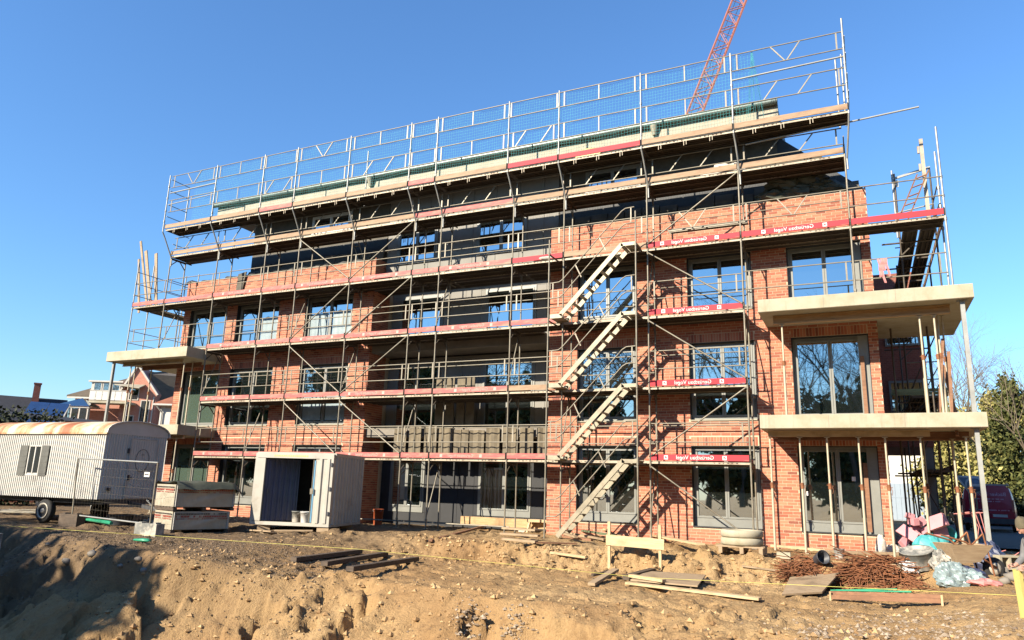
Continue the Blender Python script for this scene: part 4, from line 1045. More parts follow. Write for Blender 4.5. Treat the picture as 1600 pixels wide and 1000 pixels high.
# ------------------------------------------------------------------ scaffold round the right end
se = thing('scaffold', 'dark scaffold returning along the right end wall above the balcony slab', 'scaffold', (26.7, 4.5, GZ))
for y in (1.6, 4.1, 6.6, 9.1):
    for x in (26.25, 27.1):
        mb = MB(); mb.tube((x, y, GZ if y > 3.6 else 4.02), (x, y, 6.0 if y > 2 else 7.9), 0.0242, 6); part('standard', mb, 'deck', se)
        if y < 3.6:
            for a_, b_ in ((GZ, 0.76), (1.11, 3.67)):
                mb = MB(); mb.tube((x - 0.4, y + 0.5, a_), (x - 0.4, y + 0.5, b_), 0.0242, 6); part('standard', mb, 'deck', se)
for z in (6, 4, 2, 0):
    for ya, yb in ((0.78, 3.2), (3.3, 5.7), (5.8, 8.2)):
        if z < 4 and ya < 3: continue
        if z == 4: continue
        m = plank_mesh(yb - ya)
        for x in (26.45, 26.85): p = part('deck_plank', m, None, se, (x, (ya + yb) / 2, z)); p.rotation_euler = (0, 0, math.radians(90))
        mb = MB(); mb.bx(27.15, 27.18, ya, yb, z + 0.01, z + 0.16); part('toe_board', mb, 'woodboard', se)
    for y in (1.6, 4.1, 6.6):
        if y < 3 and z < 6: continue
        mb = MB(); mb.tube((25.8, y, z - 0.1), (27.1, y, z - 0.1), 0.024, 6); mb.bar((26.25, y, z - 0.45), (26.6, y, z - 0.12), 0.02, 0.03); part('transom', mb, 'deck', se)
for z in (2.55, 3.05, 6.55, 7.05):
    mb = MB(); mb.tube((27.14, 0.73 if z > 4 else 3.6, z), (27.14, 9.1, z), 0.0165, 6); mb.tube((26.25, 4.1, z), (27.1, 4.1, z), 0.0165, 6); part('guardrail', mb, 'steel', se)
mb = MB(); mb.tube((26.25, 4.1, -1.9), (26.25, 6.6, -0.1), 0.02, 6); mb.tube((26.3, 4.1, 0.1), (27.1, 4.1, 1.9), 0.02, 6); mb.tube((27.1, 4.1, -1.9), (26.3, 4.1, -0.1), 0.02, 6); mb.tube((26.3, 4.1, 2.2), (27.1, 4.1, 3.9), 0.02, 6); part('diagonal_brace', mb, 'deck', se)
# guard frame standing on the third deck at the corner
m = MB(); xa, xb = 26.2, 27.12; y = 1.6
m.tube((xa, y, 6.05), (xa, y, 8.0), 0.0242, 8); m.bar((xa, y, 7.75), (xb, y, 7.95), 0.04, 0.06); m.tube((xa, y, 6.75), (xb, y, 6.9), 0.02, 6); m.bx(xa - 0.01, xa + 0.14, y - 0.01, y + 0.01, 7.5, 7.7)
part('end_frame', m, 'steel_clean', se)
m = MB(); m.bx(26.86, 26.95, 0.9, 0.95, 6.1, 8.5); m.bx(26.8, 26.85, 0.9, 0.95, 7.6, 7.8); m.bx(26.8, 26.85, 0.9, 0.95, 8.1, 8.3)
part('end_frame', m, 'deck_edge', se)
mb = MB(); mb.bar((26.1, 0.8, 6.05), (26.75, 1.0, 7.55), 0.06, 0.025); mb.bar((26.35, 0.6, 6.05), (27.0, 0.8, 7.55), 0.06, 0.025)
for k in range(6):
    t = (k + 0.5) / 6; mb.bar((26.1 + 0.65 * t, 0.8 + 0.2 * t, 6.05 + 1.5 * t), (26.35 + 0.65 * t, 0.6 + 0.2 * t, 6.05 + 1.5 * t), 0.04, 0.02)
solo('ladder', mb, 'brownboard', 'brown wooden ladder leaning at the right end of the red board', 'ladder')
# ------------------------------------------------------------------ scaffold round the left end
sl = thing('scaffold', 'thin scaffold standing on the upper left slab beside the building corner', 'scaffold', (-1.4, 3.0, 3.98))
for y in (2.4, 3.4):
    for x in (-1.88, -1.1):
        mb = MB(); mb.tube((x, y, 3.99), (x, y, 8.0 if y < 3 else 6.2), 0.0242, 6); part('standard', mb, 'steel_clean', sl)
for z in (4.5, 5.0, 6.5, 7.0, 7.5):
    mb = MB(); mb.tube((-1.88, 0, z), (-1.88, 3.4, z), 0.0165, 6); mb.tube((-1.88, 2.4, z), (-1.1, 2.4, z), 0.0165, 6); part('guardrail', mb, 'steel_clean', sl)
for ya, yb in ((0.78, 2.4), (2.45, 3.9)):
    for x in (-1.68, -1.32): p = part('deck_plank', plank_mesh(yb - ya), None, sl, (x, (ya + yb) / 2, 6)); p.rotation_euler = (0, 0, math.radians(90))
for k, (px0, py0, px1, py1) in enumerate(((233, 470, 220, 377), (238, 470, 228, 392), (219, 474, 217, 405), (246, 469, 244, 396))):
    a = onY(px0, py0, 0.9); b = onY(px1, py1, 0.9); mb = MB(); mb.bar((a.x, 0.9, 6.02), b, 0.035, 0.16 if k % 2 else 0.11, 0, (1, 0, 0))
    solo('scaffold_board', mb, 'plank', ['tall weathered board leaning outward on the left end deck', 'straight board second from the right on the left end deck', 'leftmost short board standing on the left end deck', 'rightmost board standing upright on the left end deck'][k], 'board')

# ================================================================== SITE OBJECTS
def T(theta): return Matrix.Rotation(theta, 3, 'Z')
# ------------------------------------------------------------------ steel props and formwork beams under the slabs
def prop_parts(t, H):
    m = MB(); m.tube((0, 0, 0.02), (0, 0, H * 0.58), 0.030, 8); m.bx(-0.06, 0.06, -0.06, 0.06, 0, 0.01); part('outer_tube', m, 'prop', t, t.location)
    m = MB(); m.tube((0, 0, H * 0.56), (0, 0, H - 0.01), 0.023, 8); m.bx(-0.06, 0.06, -0.06, 0.06, H - 0.01, H); part('inner_tube', m, 'prop', t, t.location)
    m = MB(); m.tube((0, 0, H * 0.55), (0, 0, H * 0.60), 0.042, 8); m.tube((-0.07, 0, H * 0.585), (0.08, 0, H * 0.575), 0.008, 5); m.path([(0.05, 0, H * 0.57), (0.07, -0.02, H * 0.54), (0.05, -0.02, H * 0.51)], 0.006, 5); part('collar', m, 'rust', t, t.location)
_props = {}
def prop(x, y, z0, z1, label, group):
    t = thing('steel_prop', label, 'prop', (x, y, z0), 0, group); prop_parts(t, z1 - z0); return t
px_low = [1212, 1260, 1304, 1355, 1398, 1455]
for k, px in enumerate(px_low):
    p = onY(px, 866, -0.3); g = gz(p.x, -0.3)
    prop(p.x, -0.3, g, 0.60, ['steel prop under the lower right slab, in front of the brick pier at the left', 'steel prop crossing the left edge of the ground floor corner window', 'steel prop in front of the middle bar of the ground floor corner window', 'steel prop in front of the right pane of the ground floor corner window', 'steel prop just right of the building corner under the lower slab', 'steel prop beside the pink foam offcuts under the lower slab'][k], 'steel props under the right slabs')
for k, (x, y) in enumerate(((26.85, 0.3), (27.05, -0.35), (26.95, 1.6), (26.4, 2.6))):
    prop(x, y, gz(x, y), 0.60 if k < 2 else 0.76, ['steel prop behind the leaning battens under the slab end', 'rust stained steel prop next to the white corner column at ground level', 'steel prop in shade deep under the lower slab', 'steel prop deepest under the lower slab near the end wall'][k], 'steel props under the right slabs')
for k, (x, y) in enumerate(((23.3, -0.3), (26.38, -0.3), (26.68, -0.3), (26.8, 0.35), (26.95, 0.9), (26.5, 1.6))):
    prop(x, y, 1.11, 3.44 if y < 0 else 3.67, ['thin steel prop left of the first floor corner window between the slabs', 'left of the two front props near the slab end on the first floor', 'right of the two front props near the slab end on the first floor', 'prop just behind the front pair on the first floor slab', 'prop farthest right behind the front pair on the first floor slab', 'prop in the shade behind the front pair on the first floor slab'][k], 'steel props under the right slabs')
def ibeam(p, q, name, label, mat='beam', h=0.2, w=0.08):
    m = MB(); p = Vector(p); q = Vector(q); u = Vector((0, 0, 1))
    m.bar(p + u * (h / 2 - 0.02), q + u * (h / 2 - 0.02), w, 0.04); m.bar(p - u * (h / 2 - 0.02), q - u * (h / 2 - 0.02), w, 0.04); m.bar(p, q, 0.027, h - 0.082)
    return solo(name, m, mat, label, 'beam')
m = MB(); m.bar((22.84, -0.3, 0.68), (26.36, -0.3, 0.68), 0.10, 0.135); solo('formwork_beam', m, 'batten', 'pale square timber on the row of props under the lower right slab', 'beam')
ibeam((23.0, 0.35, 0.665), (27.2, 0.35, 0.665), 'formwork_beam', 'brown beam in shade behind the pale timber under the lower slab', 'brownboard')
ibeam((23.1, -0.3, 3.565), (27.02, -0.3, 3.565), 'formwork_beam', 'long timber beam held under the upper right slab by props', 'beam', 0.215, 0.1)
ibeam((26.9, -0.2, 0.70), (27.1, 1.2, 0.70), 'formwork_beam', 'short curved brown timber under the end of the lower right slab', 'brownboard', 0.1, 0.06)
for k, (xa, xb, y) in enumerate(((26.62, 26.88, 0.05), (26.9, 26.98, 0.15), (27.0, 26.85, 0.3))):
    m = MB(); m.bar((xa, y + 0.1, 1.115), (xb, y + 0.35, 3.0 - 0.3 * k), 0.03, 0.07, 0, (1, 0, 0)); solo('leaning_board', m, 'brownboard', ['brown board leaning right among the props on the first floor slab', 'middle brown board standing among the first floor props', 'shorter brown board leaning left at the slab end'][k], 'board')
# the small rail and stuff behind the first floor props
t = thing('trestle', 'green steel trestle table on the first floor slab in the shade', 'trestle', (26.3, 2.6, 1.1))
for y in (2.2, 2.9):
    m = MB(); m.bar((25.75, y, 2.0), (27.1, y, 2.0), 0.05, 0.08); part('top_bar', m, 'greensteel', t)
for x in (25.85, 27.0):
    m = MB(); m.bar((x, 2.2, 1.11), (x, 2.3, 1.98), 0.04, 0.04); m.bar((x, 2.9, 1.11), (x, 2.8, 1.98), 0.04, 0.04); part('leg', m, 'greensteel', t)
m = MB(); m.bx(25.27, 25.36, WY + 0.03, WY + 0.07, 1.15, 2.75); solo('leaning_board', m, 'brownboard', 'tall brown board covering the right edge of the first floor corner window', 'board', (-0.22, -0.06, 0.02))
m = MB(); m.bx(24.92, 25.02, WY - 0.02, WY + 0.02, -1.62, 0.05); solo('leaning_board', m, 'brownboard', 'tall brown board in front of the ground floor corner window frame', 'board')
# left slabs
for k, (px, py) in enumerate(((193, 655), (200, 655), (226, 655), (267, 655), (277, 655), (290, 655))):
    y = (-0.3, 0.4, 0.9, 1.6, -0.3, 0.2)[k]; p = onY(px, py, y)
    prop(p.x, y, 1.09, 3.44 if k in (0, 4) else 3.59, ['front left prop under the upper left slab', 'second prop from the left under the upper left slab', 'dark prop in front of the dark roof under the left slab', 'prop in front of the white house under the left slab', 'front right prop under the upper left slab', 'prop against the green corner glass under the left slab'][k], 'steel props under the left slabs')
pa = onY(193, 569, -0.3); pb = onY(285, 567, -0.3)
ibeam((pa.x, -0.3, 3.52), (pb.x, -0.3, 3.52), 'formwork_beam', 'pale beam on two props under the upper left slab', 'batten', 0.15, 0.08)
ibeam((-1.4, 0.5, 3.50), (1.9, 0.5, 3.50), 'formwork_beam', 'brown beam in shade under the upper left slab', 'brownboard', 0.18, 0.08)
ibeam((0.9, -0.35, 0.655), (2.45, -0.35, 0.655), 'formwork_beam', 'short pale beam under the lower left slab', 'batten', 0.12, 0.1)
for k, (x, y) in enumerate(((1.2, -0.35), (2.1, -0.35), (0.3, 0.4))):
    prop(x, y, gz(x, y), 0.59 if k < 2 else 0.71, ['left prop below the short beam under the lower left slab', 'right prop below the short beam under the lower left slab', 'prop behind the trailer under the lower left slab'][k], 'steel props under the left slabs')

# ------------------------------------------------------------------ site trailer
TL, TW, TH = 5.2, 2.1, 1.86
tz = -1.47
t = thing('site_trailer', 'old white corrugated site trailer with a rust streaked curved roof', 'trailer', (5.45, -5.55, tz), math.radians(3))
def corrug(p, q, z0, z1, pitch=0.085, dep=0.022, mi=0, nrm=None):
    """ribbed sheet between two plan points"""
    m = MB(); p = Vector(p); q = Vector(q); d = q - p; L = d.length; d.normalize(); n = Vector((d.y, -d.x)) if nrm is None else nrm
    k = max(1, int(L / pitch)); pts = []
    for i in range(k):
        for f_, o in ((0, 0), (0.42, 0), (0.55, dep), (0.87, dep)): pts.append(p + d * (L * (i + f_) / k) + n * o)
    pts.append(q)
    vs = [(a.x, a.y, z0) for a in pts] + [(a.x, a.y, z1) for a in pts]; N = len(pts)
    m._add(vs, [(i, i + 1, N + i + 1, N + i) for i in range(N - 1)], mi); return m
m = corrug((-TL, 0), (-3.55, 0), 0, TH); m.add(corrug((-2.25, 0), (0, 0), 0, TH)); m.add(corrug((-3.55, 0), (-2.25, 0), 0, 0.62)); m.add(corrug((-3.55, 0), (-2.25, 0), 1.46, TH))
m.bx(-TL, 0, 0.03, TW, 0.0, TH - 0.01); part('side_wall', m, 'trailer_white', t)
m = corrug((0.005, 0), (0.005, TW), 0.02, TH, 0.085); part('end_wall', m, 'trailer_white', t)
def arc(n=14): return [(TW / 2 - (TW / 2 + 0.06) * math.cos(math.pi * k / n), 0.40 * math.sin(math.pi * k / n) ** 0.8) for k in range(n + 1)]
A = arc(); m = MB(); n = len(A)
m._add([(-TL - 0.06, y, TH + z) for y, z in A] + [(0.06, y, TH + z) for y, z in A], [(k, n + k, n + k + 1, k + 1) for k in range(n - 1)], 0, True)
m.bx(-TL - 0.06, 0.06, -0.07, -0.03, TH - 0.04, TH + 0.015); m.bx(-TL - 0.06, 0.06, TW + 0.03, TW + 0.07, TH - 0.04, TH + 0.015)
part('roof', m, 'rust_roof', t)
for xg in (0.03, -TL): m = MB(); m.poly([(xg, y, TH + z - 0.012) for y, z in A], (-0.02, 0, 0)); part('gable', m, 'trailer_white', t)
m = MB()
for a, b in zip(A[:-1], A[1:]): m.bar((0.065, a[0], TH + a[1]), (0.065, b[0], TH + b[1]), 0.03, 0.03)
part('roof_edge', m, 'trailer_white', t)
w = MB(); w.bx(-3.12, -2.66, 0.0, 0.02, 0.64, 0.68); w.bx(-3.18, -2.62, -0.015, 0.02, 0.6, 0.645); w.bx(-3.18, -2.62, -0.015, 0.02, 1.45, 1.49); w.bx(-2.92, -2.88, -0.012, 0.02, 0.645, 1.45); w.bx(-3.18, -3.14, -0.012, 0.02, 0.645, 1.45); w.bx(-2.66, -2.62, -0.012, 0.02, 0.645, 1.45)
wn_ = part('window', w, 'trailer_white', t)
for a, b in ((-3.14, -2.92), (-2.88, -2.66)):
    m = MB(); m.bx(a, b, 0.002, 0.014, 0.645, 1.45); part('pane', m, 'glass_dull', wn_)
for a, b in ((-3.52, -3.2), (-2.6, -2.28)):
    m = MB(); m.bx(a, b, -0.035, -0.012, 0.6, 1.48)
    for k in range(5): m.bx(a + 0.03, b - 0.03, -0.04, -0.036, 0.66 + k * 0.165, 0.70 + k * 0.165)
    part('shutter', m, 'shutter', t)
m = MB(); m.bx(0.03, 0.045, 0.78, 1.72, 0.03, TH - 0.12); d = part('door', m, 'trailer_white', t)
m = MB()
for y in np.arange(0.83, 1.7, 0.085): m.bx(0.046, 0.056, y, y + 0.03, 0.06, TH - 0.16)
m.path([(0.06, 0.79, 0.02), (0.06, 0.79, TH - 0.1), (0.06, 1.73, TH - 0.1), (0.06, 1.73, 0.02)], 0.012, 5); part('door_rib', m, 'trailer_white', d)
m = MB(); m.bx(0.05, 0.09, 0.82, 0.88, 0.55, 0.7); m.tube((0.09, 0.84, 0.62), (0.09, 0.96, 0.62), 0.012, 6); part('handle', m, 'tub', d)
m = MB()
for k in range(16):
    a0, a1 = 2 * math.pi * k / 16, 2 * math.pi * (k + 1) / 16; m.bar((0.062, 1.25 + 0.24 * math.cos(a0), 1.13 + 0.33 * math.sin(a0)), (0.062, 1.25 + 0.24 * math.cos(a1), 1.13 + 0.33 * math.sin(a1)), 0.012, 0.008)
m.bar((0.062, 1.2, 1.3), (0.062, 1.3, 1.3), 0.02, 0.008); part('drawn_circle', m, 'tub', t)
m = MB(); m.bx(0.03, 0.07, 0.72, 0.78, 1.32, 1.46); m.bx(0.03, 0.08, 0.2, 0.3, 0.25, 0.33); part('latch', m, 'tub', t)
m = MB(); m.bx(-TL + 0.1, 0.0, 0.2, TW - 0.2, -0.13, -0.005); m.bar((-2.6, 0.1, -0.2), (-2.6, TW - 0.1, -0.2), 0.12, 0.12); m.bar((0.02, TW / 2, -0.1), (1.2, TW / 2, -0.25), 0.1, 0.1); part('chassis', m, 'tub', t)
for y in (0.16, TW - 0.16):
    m = MB(); m.lathe((-2.25, y - 0.1, -0.39), [(0.21, 0), (0.31, 0.01), (0.335, 0.05), (0.335, 0.15), (0.31, 0.19), (0.21, 0.2)], 22, 0, (0, 1, 0)); wh = part('wheel', m, 'rubber', t)
    m = MB(); m.lathe((-2.25, y - 0.105, -0.39), [(0.22, 0.03), (0.23, -0.012), (0.19, -0.004), (0.15, 0.03), (0.08, 0.02), (0.06, -0.022), (0.03, -0.024), (0.002, -0.02)], 20, 0, (0, 1, 0))
    for k in range(8): a_ = k * math.pi / 4; m.box((-2.25 + 0.17 * math.cos(a_), y - 0.098, -0.39 + 0.17 * math.sin(a_)), (0.03, 0.012, 0.03), None, 1)
    part('rim', m, ['rim', 'tub'], wh)

# ------------------------------------------------------------------ storage container
CW, CD, CH = 2.32, 2.15, 1.93
cl = onZ(513, 824, -1.99)
t = thing('storage_container', 'small white corrugated storage container with its blue door open', 'container', (cl.x, cl.y, -1.99), math.radians(15))
m = MB()                                        # local: front right corner at the origin, front face y = 0, depth +y
for x in (-CW, -0.07): m.bx(x, x + 0.07, 0, 0.07, 0.0, CH)
m.bx(-CW + 0.07, -0.07, 0.0, 0.07, CH - 0.13, CH); m.bx(-CW + 0.07, -0.07, 0.0, 0.1, 0.0, 0.09); m.bx(-CW, -CW + 0.3, -0.003, 0.06, 0.1, CH - 0.14)
part('front_frame', m, 'cont_white', t)
m = corrug((-0.52, 0.02), (-0.07, 0.02), 0.09, CH - 0.13, 0.19, 0.04); part('front_panel', m, 'cont_white', t)
m = corrug((0.0, 0.07), (0.0, CD), 0.05, CH - 0.05, 0.19, 0.05); m.bx(-0.03, 0.04, 0.071, CD, 0, 0.06); m.bx(-0.03, 0.04, 0.071, CD, CH - 0.06, CH); part('right_side', m, 'cont_white', t)
m = MB()
for z in (0.3, 0.95, 1.6): m.bx(-0.075, -0.02, -0.03, -0.002, z, z + 0.1)
part('hinges', m, 'tub', t, stuff=True)
m = MB(); m.tube((-0.56, -0.02, 0.12), (-0.56, -0.02, CH - 0.16), 0.014, 6); m.bx(-0.6, -0.52, -0.04, -0.006, 0.85, 1.0); part('lock_bar', m, 'steel', t)
m = MB(); r_ = np.random.default_rng(2); x = -CW + 0.55
while x < -0.75: L = 0.025 + 0.03 * r_.random(); m.bx(x, x + L, -0.003, -0.0005, CH - 0.09, CH - 0.045); x += L + 0.018
part('printed_strip', m, 'yellow', t, stuff=True)
m = MB(); m.bx(-CW, -CW + 0.04, 0.071, CD, 0, CH); m.bx(-CW + 0.041, -0.04, CD - 0.04, CD, 0, CH); part('inner_wall', m, 'dark', t)
m = MB(); m.bx(-CW + 0.04, -0.04, 0.101, CD - 0.041, 0.01, 0.06); part('floor', m, 'plank', t)
m = MB(); m.bx(-CW + 0.0, 0.04, 0.075, CD, CH + 0.001, CH + 0.03); part('roof', m, 'cont_white', t)
m = corrug((0, 0), (0.92, -0.0), 0, CH - 0.25, 0.15, 0.03); m.bx(0, 0.92, 0.031, 0.05, 0, CH - 0.25); m.bx(0.92, 0.96, -0.03, 0.055, 0, CH - 0.25)
d = part('door', m, 'shaded_blue_door', t, (-CW + 0.31, 0.08, 0.1), rot=(0, 0, math.radians(48))); m = MB(); m.bx(0.06, 0.1, -0.06, -0.03, 0.72, 0.86); h = part('handle', m, 'tub', d, (-CW + 0.31, 0.08, 0.1))
m = MB(); m.bx(0, 0.62, 0, 0.045, 0, CH - 0.25); m.bx(0.05, 0.57, -0.012, -0.001, 0.1, CH - 0.35); d = part('door', m, 'teal_door', t, (-0.54, 0.06, 0.1), rot=(0, 0, math.radians(78))); m = MB(); m.tube((0.5, -0.05, 0.85), (0.5, 0.0, 0.85), 0.03, 8); part('handle', m, 'tub', d, (-0.54, 0.06, 0.1))
ct = T(math.radians(15))
def cloc(x, y, z): v = ct @ Vector((x, y, 0)); return Vector((cl.x + v.x, cl.y + v.y, -1.99 + z))
def bucket(name, loc, r, h, mat, label, lid=None, handle=True):
    o = thing(name, label, 'bucket', loc)
    m = MB(); m.lathe((0, 0, 0), [(r * 0.82, 0), (r, h), (r * 1.06, h), (r * 1.06, h - 0.03), (r * 1.0, h - 0.03)], 16, 0, None, False); m.lathe((0, 0, 0.004), [(0.001, 0), (r * 0.82, 0)], 16, 0, None, False); m.lathe((0, 0, 0), [(r * 0.80, 0.01), (r * 0.96, h - 0.01)], 16, 0, None, False)
    for k in (0,): part('pail', m, mat, o, loc)
    m = MB()
    pts = [(r * 1.05 * math.cos(a), -r * 0.5 * math.sin(a) - r * 0.3, h - 0.02 - r * 0.5 * math.sin(a)) for a in np.linspace(0, math.pi, 9)]
    m.path(pts, 0.005, 4); part('handle', m, 'steel_clean', o, loc); return o
bucket('bucket', cloc(-0.95, 0.55, 0.065), 0.14, 0.30, 'white_plastic', 'white plastic bucket on the floor of the open container')
bucket('bucket', cloc(-1.3, 0.75, 0.065), 0.15, 0.3, 'greybucket', 'grey bucket deeper inside the open container')
bucket('bucket', cloc(-0.72, 0.8, 0.065), 0.13, 0.32, 'bluesheet', 'pale blue bucket beside the white one inside the container')
m = MB(); m.tube((-1.75, 0.5, 0.07), (-1.85, 0.9, 1.2), 0.014, 6); m.box((-1.75, 0.5, 0.1), (0.22, 0.02, 0.26)); solo('shovel', m, 'tub', 'shovel leaning inside the container behind the blue door', 'shovel', (cl.x, cl.y, -1.99), (0, 0, math.radians(15)))
for k, (x, y) in enumerate(((-0.18, 0.12), (-1.95, 0.15), (-0.2, 1.7), (-1.9, 1.8))):
    p = cloc(x, y, 0); g = gz(p.x, p.y); m = MB(); m.box((0, 0, (-1.995 - g) / 2 + 0.0), (0.34, 0.16, max(0.05, -1.997 - g)))
    solo('timber_block', m, 'plank', ['pale timber block under the right front corner of the container', 'timber block under the left front corner of the container', 'timber block under the right rear corner of the container', 'timber block under the left rear corner of the container'][k], 'block', (p.x, p.y, g), (0, 0, math.radians(15 + 20 * k)))
for k in range(3):
    p = cloc(-1.9 + 0.5 * k, -0.12 - 0.06 * k, 0); m = MB(); m.bar((-0.5, 0, 0.03), (0.5, 0.08 * k, 0.05), 0.12, 0.035)
    solo('plank', m, 'plank', ['leftmost short plank on the ground before the container', 'middle short plank on the ground before the container', 'rightmost short plank on the ground before the container'][k], 'plank', (p.x, p.y, gz(p.x, p.y)), (0, 0, math.radians(-8 + 14 * k)))
p = G(590, 820); bucket('bucket', (p.x, p.y, p.z), 0.17, 0.5, 'orange', 'tall orange bucket right of the container in the recess')

# ------------------------------------------------------------------ wrapped pallets
c0 = G(266, 833)
RZ = math.radians(-18)
def pack(zb, h, w, dd, off, label, seed):
    t = thing('wrapped_pallet', label, 'pallet load', (c0.x + off[0], c0.y + off[1], zb), RZ, 'wrapped pallets by the trailer')
    m = MB(); N = 10; r_ = np.random.default_rng(seed)      # local: front right vertical edge at the origin; left face y = 0 runs to -x, right face x = 0 runs to +y
    def face(P, U, V, Nn, nu, nv):
        vs = []; P, U, V, Nn = map(Vector, (P, U, V, Nn))
        for j in range(nv + 1):
            for i in range(nu + 1):
                e = math.sin(math.pi * i / nu) * math.sin(math.pi * j / nv); k = 0.012 * math.sin(i * 1.9 + j * 1.1 + seed) + 0.012 * math.sin(i * 0.7 - j * 2.0) + r_.normal() * 0.006
                vs.append(P + U * (i / nu) + V * (j / nv) + Nn * (e * (0.015 + k * 1.5)))
        m._add(vs, [(j * (nu + 1) + i, j * (nu + 1) + i + 1, (j + 1) * (nu + 1) + i + 1, (j + 1) * (nu + 1) + i) for j in range(nv) for i in range(nu)], 0, True)
    face((-w, 0, 0.1), (w, 0, 0), (0, 0, h), (0, -1, 0), 14, 7); face((0, 0, 0.1), (0, dd, 0), (0, 0, h), (1, 0, 0), 18, 7)
    face((-w, dd, 0.1), (0, -dd, 0), (0, 0, h), (-1, 0, 0), 8, 5); face((0, dd, 0.1), (-w, 0, 0), (0, 0, h), (0, 1, 0), 8, 5); face((-w, 0, h + 0.1), (w, 0, 0), (0, dd, 0), (0, 0, 1), 8, 8)
    part('wrapping', m, 'foil', t)
    m = MB()
    for y in (0.0, dd / 2 - 0.05, dd - 0.1): m.bx(-w, 0, y, y + 0.1, 0.0, 0.075)
    for k in range(6): m.bx(-w + k * w / 6, -w + (k + 0.75) * w / 6, 0, dd, 0.076, 0.097)
    part('pallet_base', m, 'darkwood', t)
    m = MB()                                            # rows of printed marks and the seam tape
    for row, (zz, hh, mi) in enumerate(((h + 0.035, 0.03, 0), (h - 0.03, 0.045, 1), (h - 0.09, 0.02, 1))):
        x = 0.08
        while x < dd - 0.1:
            L = 0.02 + 0.05 * r_.random(); m.bx(0.020, 0.0265, x, x + L, zz - hh / 2, zz + hh / 2, mi); x += L + 0.015 + (0.09 if r_.random() < 0.12 else 0)
        x = -w + 0.06
        while x < -0.06:
            L = 0.02 + 0.04 * r_.random(); m.bx(x, x + L, -0.0265, -0.02, zz - hh / 2, zz + hh / 2, mi); x += L + 0.015
    part('printed_marks', m, ['ink', 'redink'], t, stuff=True)
    m = MB(); m.bx(0.004, 0.03, 0.035, 0.05, 0.1, h + 0.1); m.bx(0.004, 0.03, dd - 0.06, dd - 0.045, 0.1, h + 0.1); part('strap', m, 'trailer_white', t)
    return t
pack(c0.z - 0.02, 0.46, 1.15, 1.55, (0, 0), 'lower foil wrapped pallet with red and black print, standing on the mud', 3)
pack(c0.z + 0.56, 0.56, 1.22, 1.65, (0.06, -0.06), 'upper foil wrapped pallet with red and black print under the dark tarp', 8)
R_ = T(RZ)
def ploc(x, y): v = R_ @ Vector((x, y, 0)); return c0.x + 0.06 + v.x, c0.y - 0.06 + v.y
m = MB(); nu, nv = 22, 16; vs = []
for j in range(nv + 1):
    for i in range(nu + 1):
        x, y = -1.42 + 1.6 * i / nu, 0.0 + 1.8 * j / nv
        X_, Y_ = ploc(x, y); drop = max(0, -x - 1.22) * 1.2 + max(0, x - 0.02) * 1.5 + max(0, y - 1.62) * 1.5
        z = c0.z + 0.56 + 0.68 - drop * 0.8 + 0.07 * fbm(x * 2.2 + 3, y * 2.2, 3) + 0.05
        vs.append((X_, Y_, float(z)))
m._add(vs, [(j * (nu + 1) + i, j * (nu + 1) + i + 1, (j + 1) * (nu + 1) + i + 1, (j + 1) * (nu + 1) + i) for j in range(nv) for i in range(nu)], 0, True)
solo('tarpaulin', m, 'tarp', 'dark green crumpled tarpaulin on top of the wrapped pallets', 'tarpaulin')
def rods(name, P, Q, n, r, spread, mat, label, cat, seed=0):
    m = MB(); r_ = np.random.default_rng(seed)
    for k in range(n):
        o = Vector((r_.normal() * spread, r_.normal() * spread, abs(r_.normal()) * spread * 0.4)); o2 = Vector((r_.normal() * spread, r_.normal() * spread, abs(r_.normal()) * spread * 0.4))
        m.tube(Vector(P) + o, Vector(Q) + o2, r, 7)
    return solo(name, m, mat, label, cat)
a = G(118, 812, 0.05); b = G(172, 822, 0.05); rods('pipe_bundle', a, b, 4, 0.045, 0.05, 'greenpipe', 'green plastic pipes lying below the fence panel', 'pipes', 2)
m = MB(); a = G(222, 846, 0.02); m.blob((0, 0, 0.0), (0.28, 0.10, 0.05), 6, 10, 0.4, flat=-0.02); solo('plastic_scrap', m, 'greenpipe', 'green plastic scrap lying on the mud beside the string', 'scrap', a)
p = G(188, 820); m = MB(); m.lathe((0, 0, 0), [(0.26, 0), (0.33, 0.28), (0.35, 0.29), (0.35, 0.26), (0.31, 0.26), (0.25, 0.03)], 20); m.lathe((0, 0, 0.03), [(0.001, 0), (0.26, 0)], 20, 0, None, False); solo('mortar_tub', m, 'tub', 'round black mortar tub below the fence panel', 'tub', p)
a = G(268, 826, 0.04); b = at(229, 781, (a - CP).dot(CF) + 0.1); m = MB(); m.tube(a, b, 0.02, 6); solo('loose_pole', m, 'steel_clean', 'pale pole leaning on the lower wrapped pallet', 'pole')
a = G(225, 818, 0.08); b = G(264, 828, 0.06); m = MB(); m.tube(a, b, 0.05, 8); m.tube(a + Vector((0, 0.15, 0.02)), b + Vector((-0.5, 0.15, 0)), 0.05, 8); solo('pipe_bundle', m, 'greybucket', 'two grey pipes lying in front of the wrapped pallets', 'pipes')
fa, fb = onY(113, 806, -6.0), onY(234, 821, -6.55)
for q, mt, lab in ((fa, 'darkwood', 'dark block holding the left post of the fence panel'), (fb, 'greybucket', 'grey block holding the right post of the fence panel')):
    g = gz(q.x, q.y) - 0.02; tp = max(q.z - g + 0.05, 0.12); m = MB(); m.bx(-0.38, 0.38, -0.12, 0.12, 0, tp); m.bx(-0.3, -0.2, -0.08, 0.08, tp + 0.001, tp + 0.03); m.bx(0.2, 0.3, -0.08, 0.08, tp + 0.001, tp + 0.03); solo('fence_foot', m, mt, lab, 'fence foot', (q.x, q.y, g))
rods('metal_scrap', G(5, 803, 0.05), G(66, 806, 0.06), 9, 0.02, 0.16, 'steel', 'heap of pale scrap tubes lying beneath the trailer', 'scrap', 5)
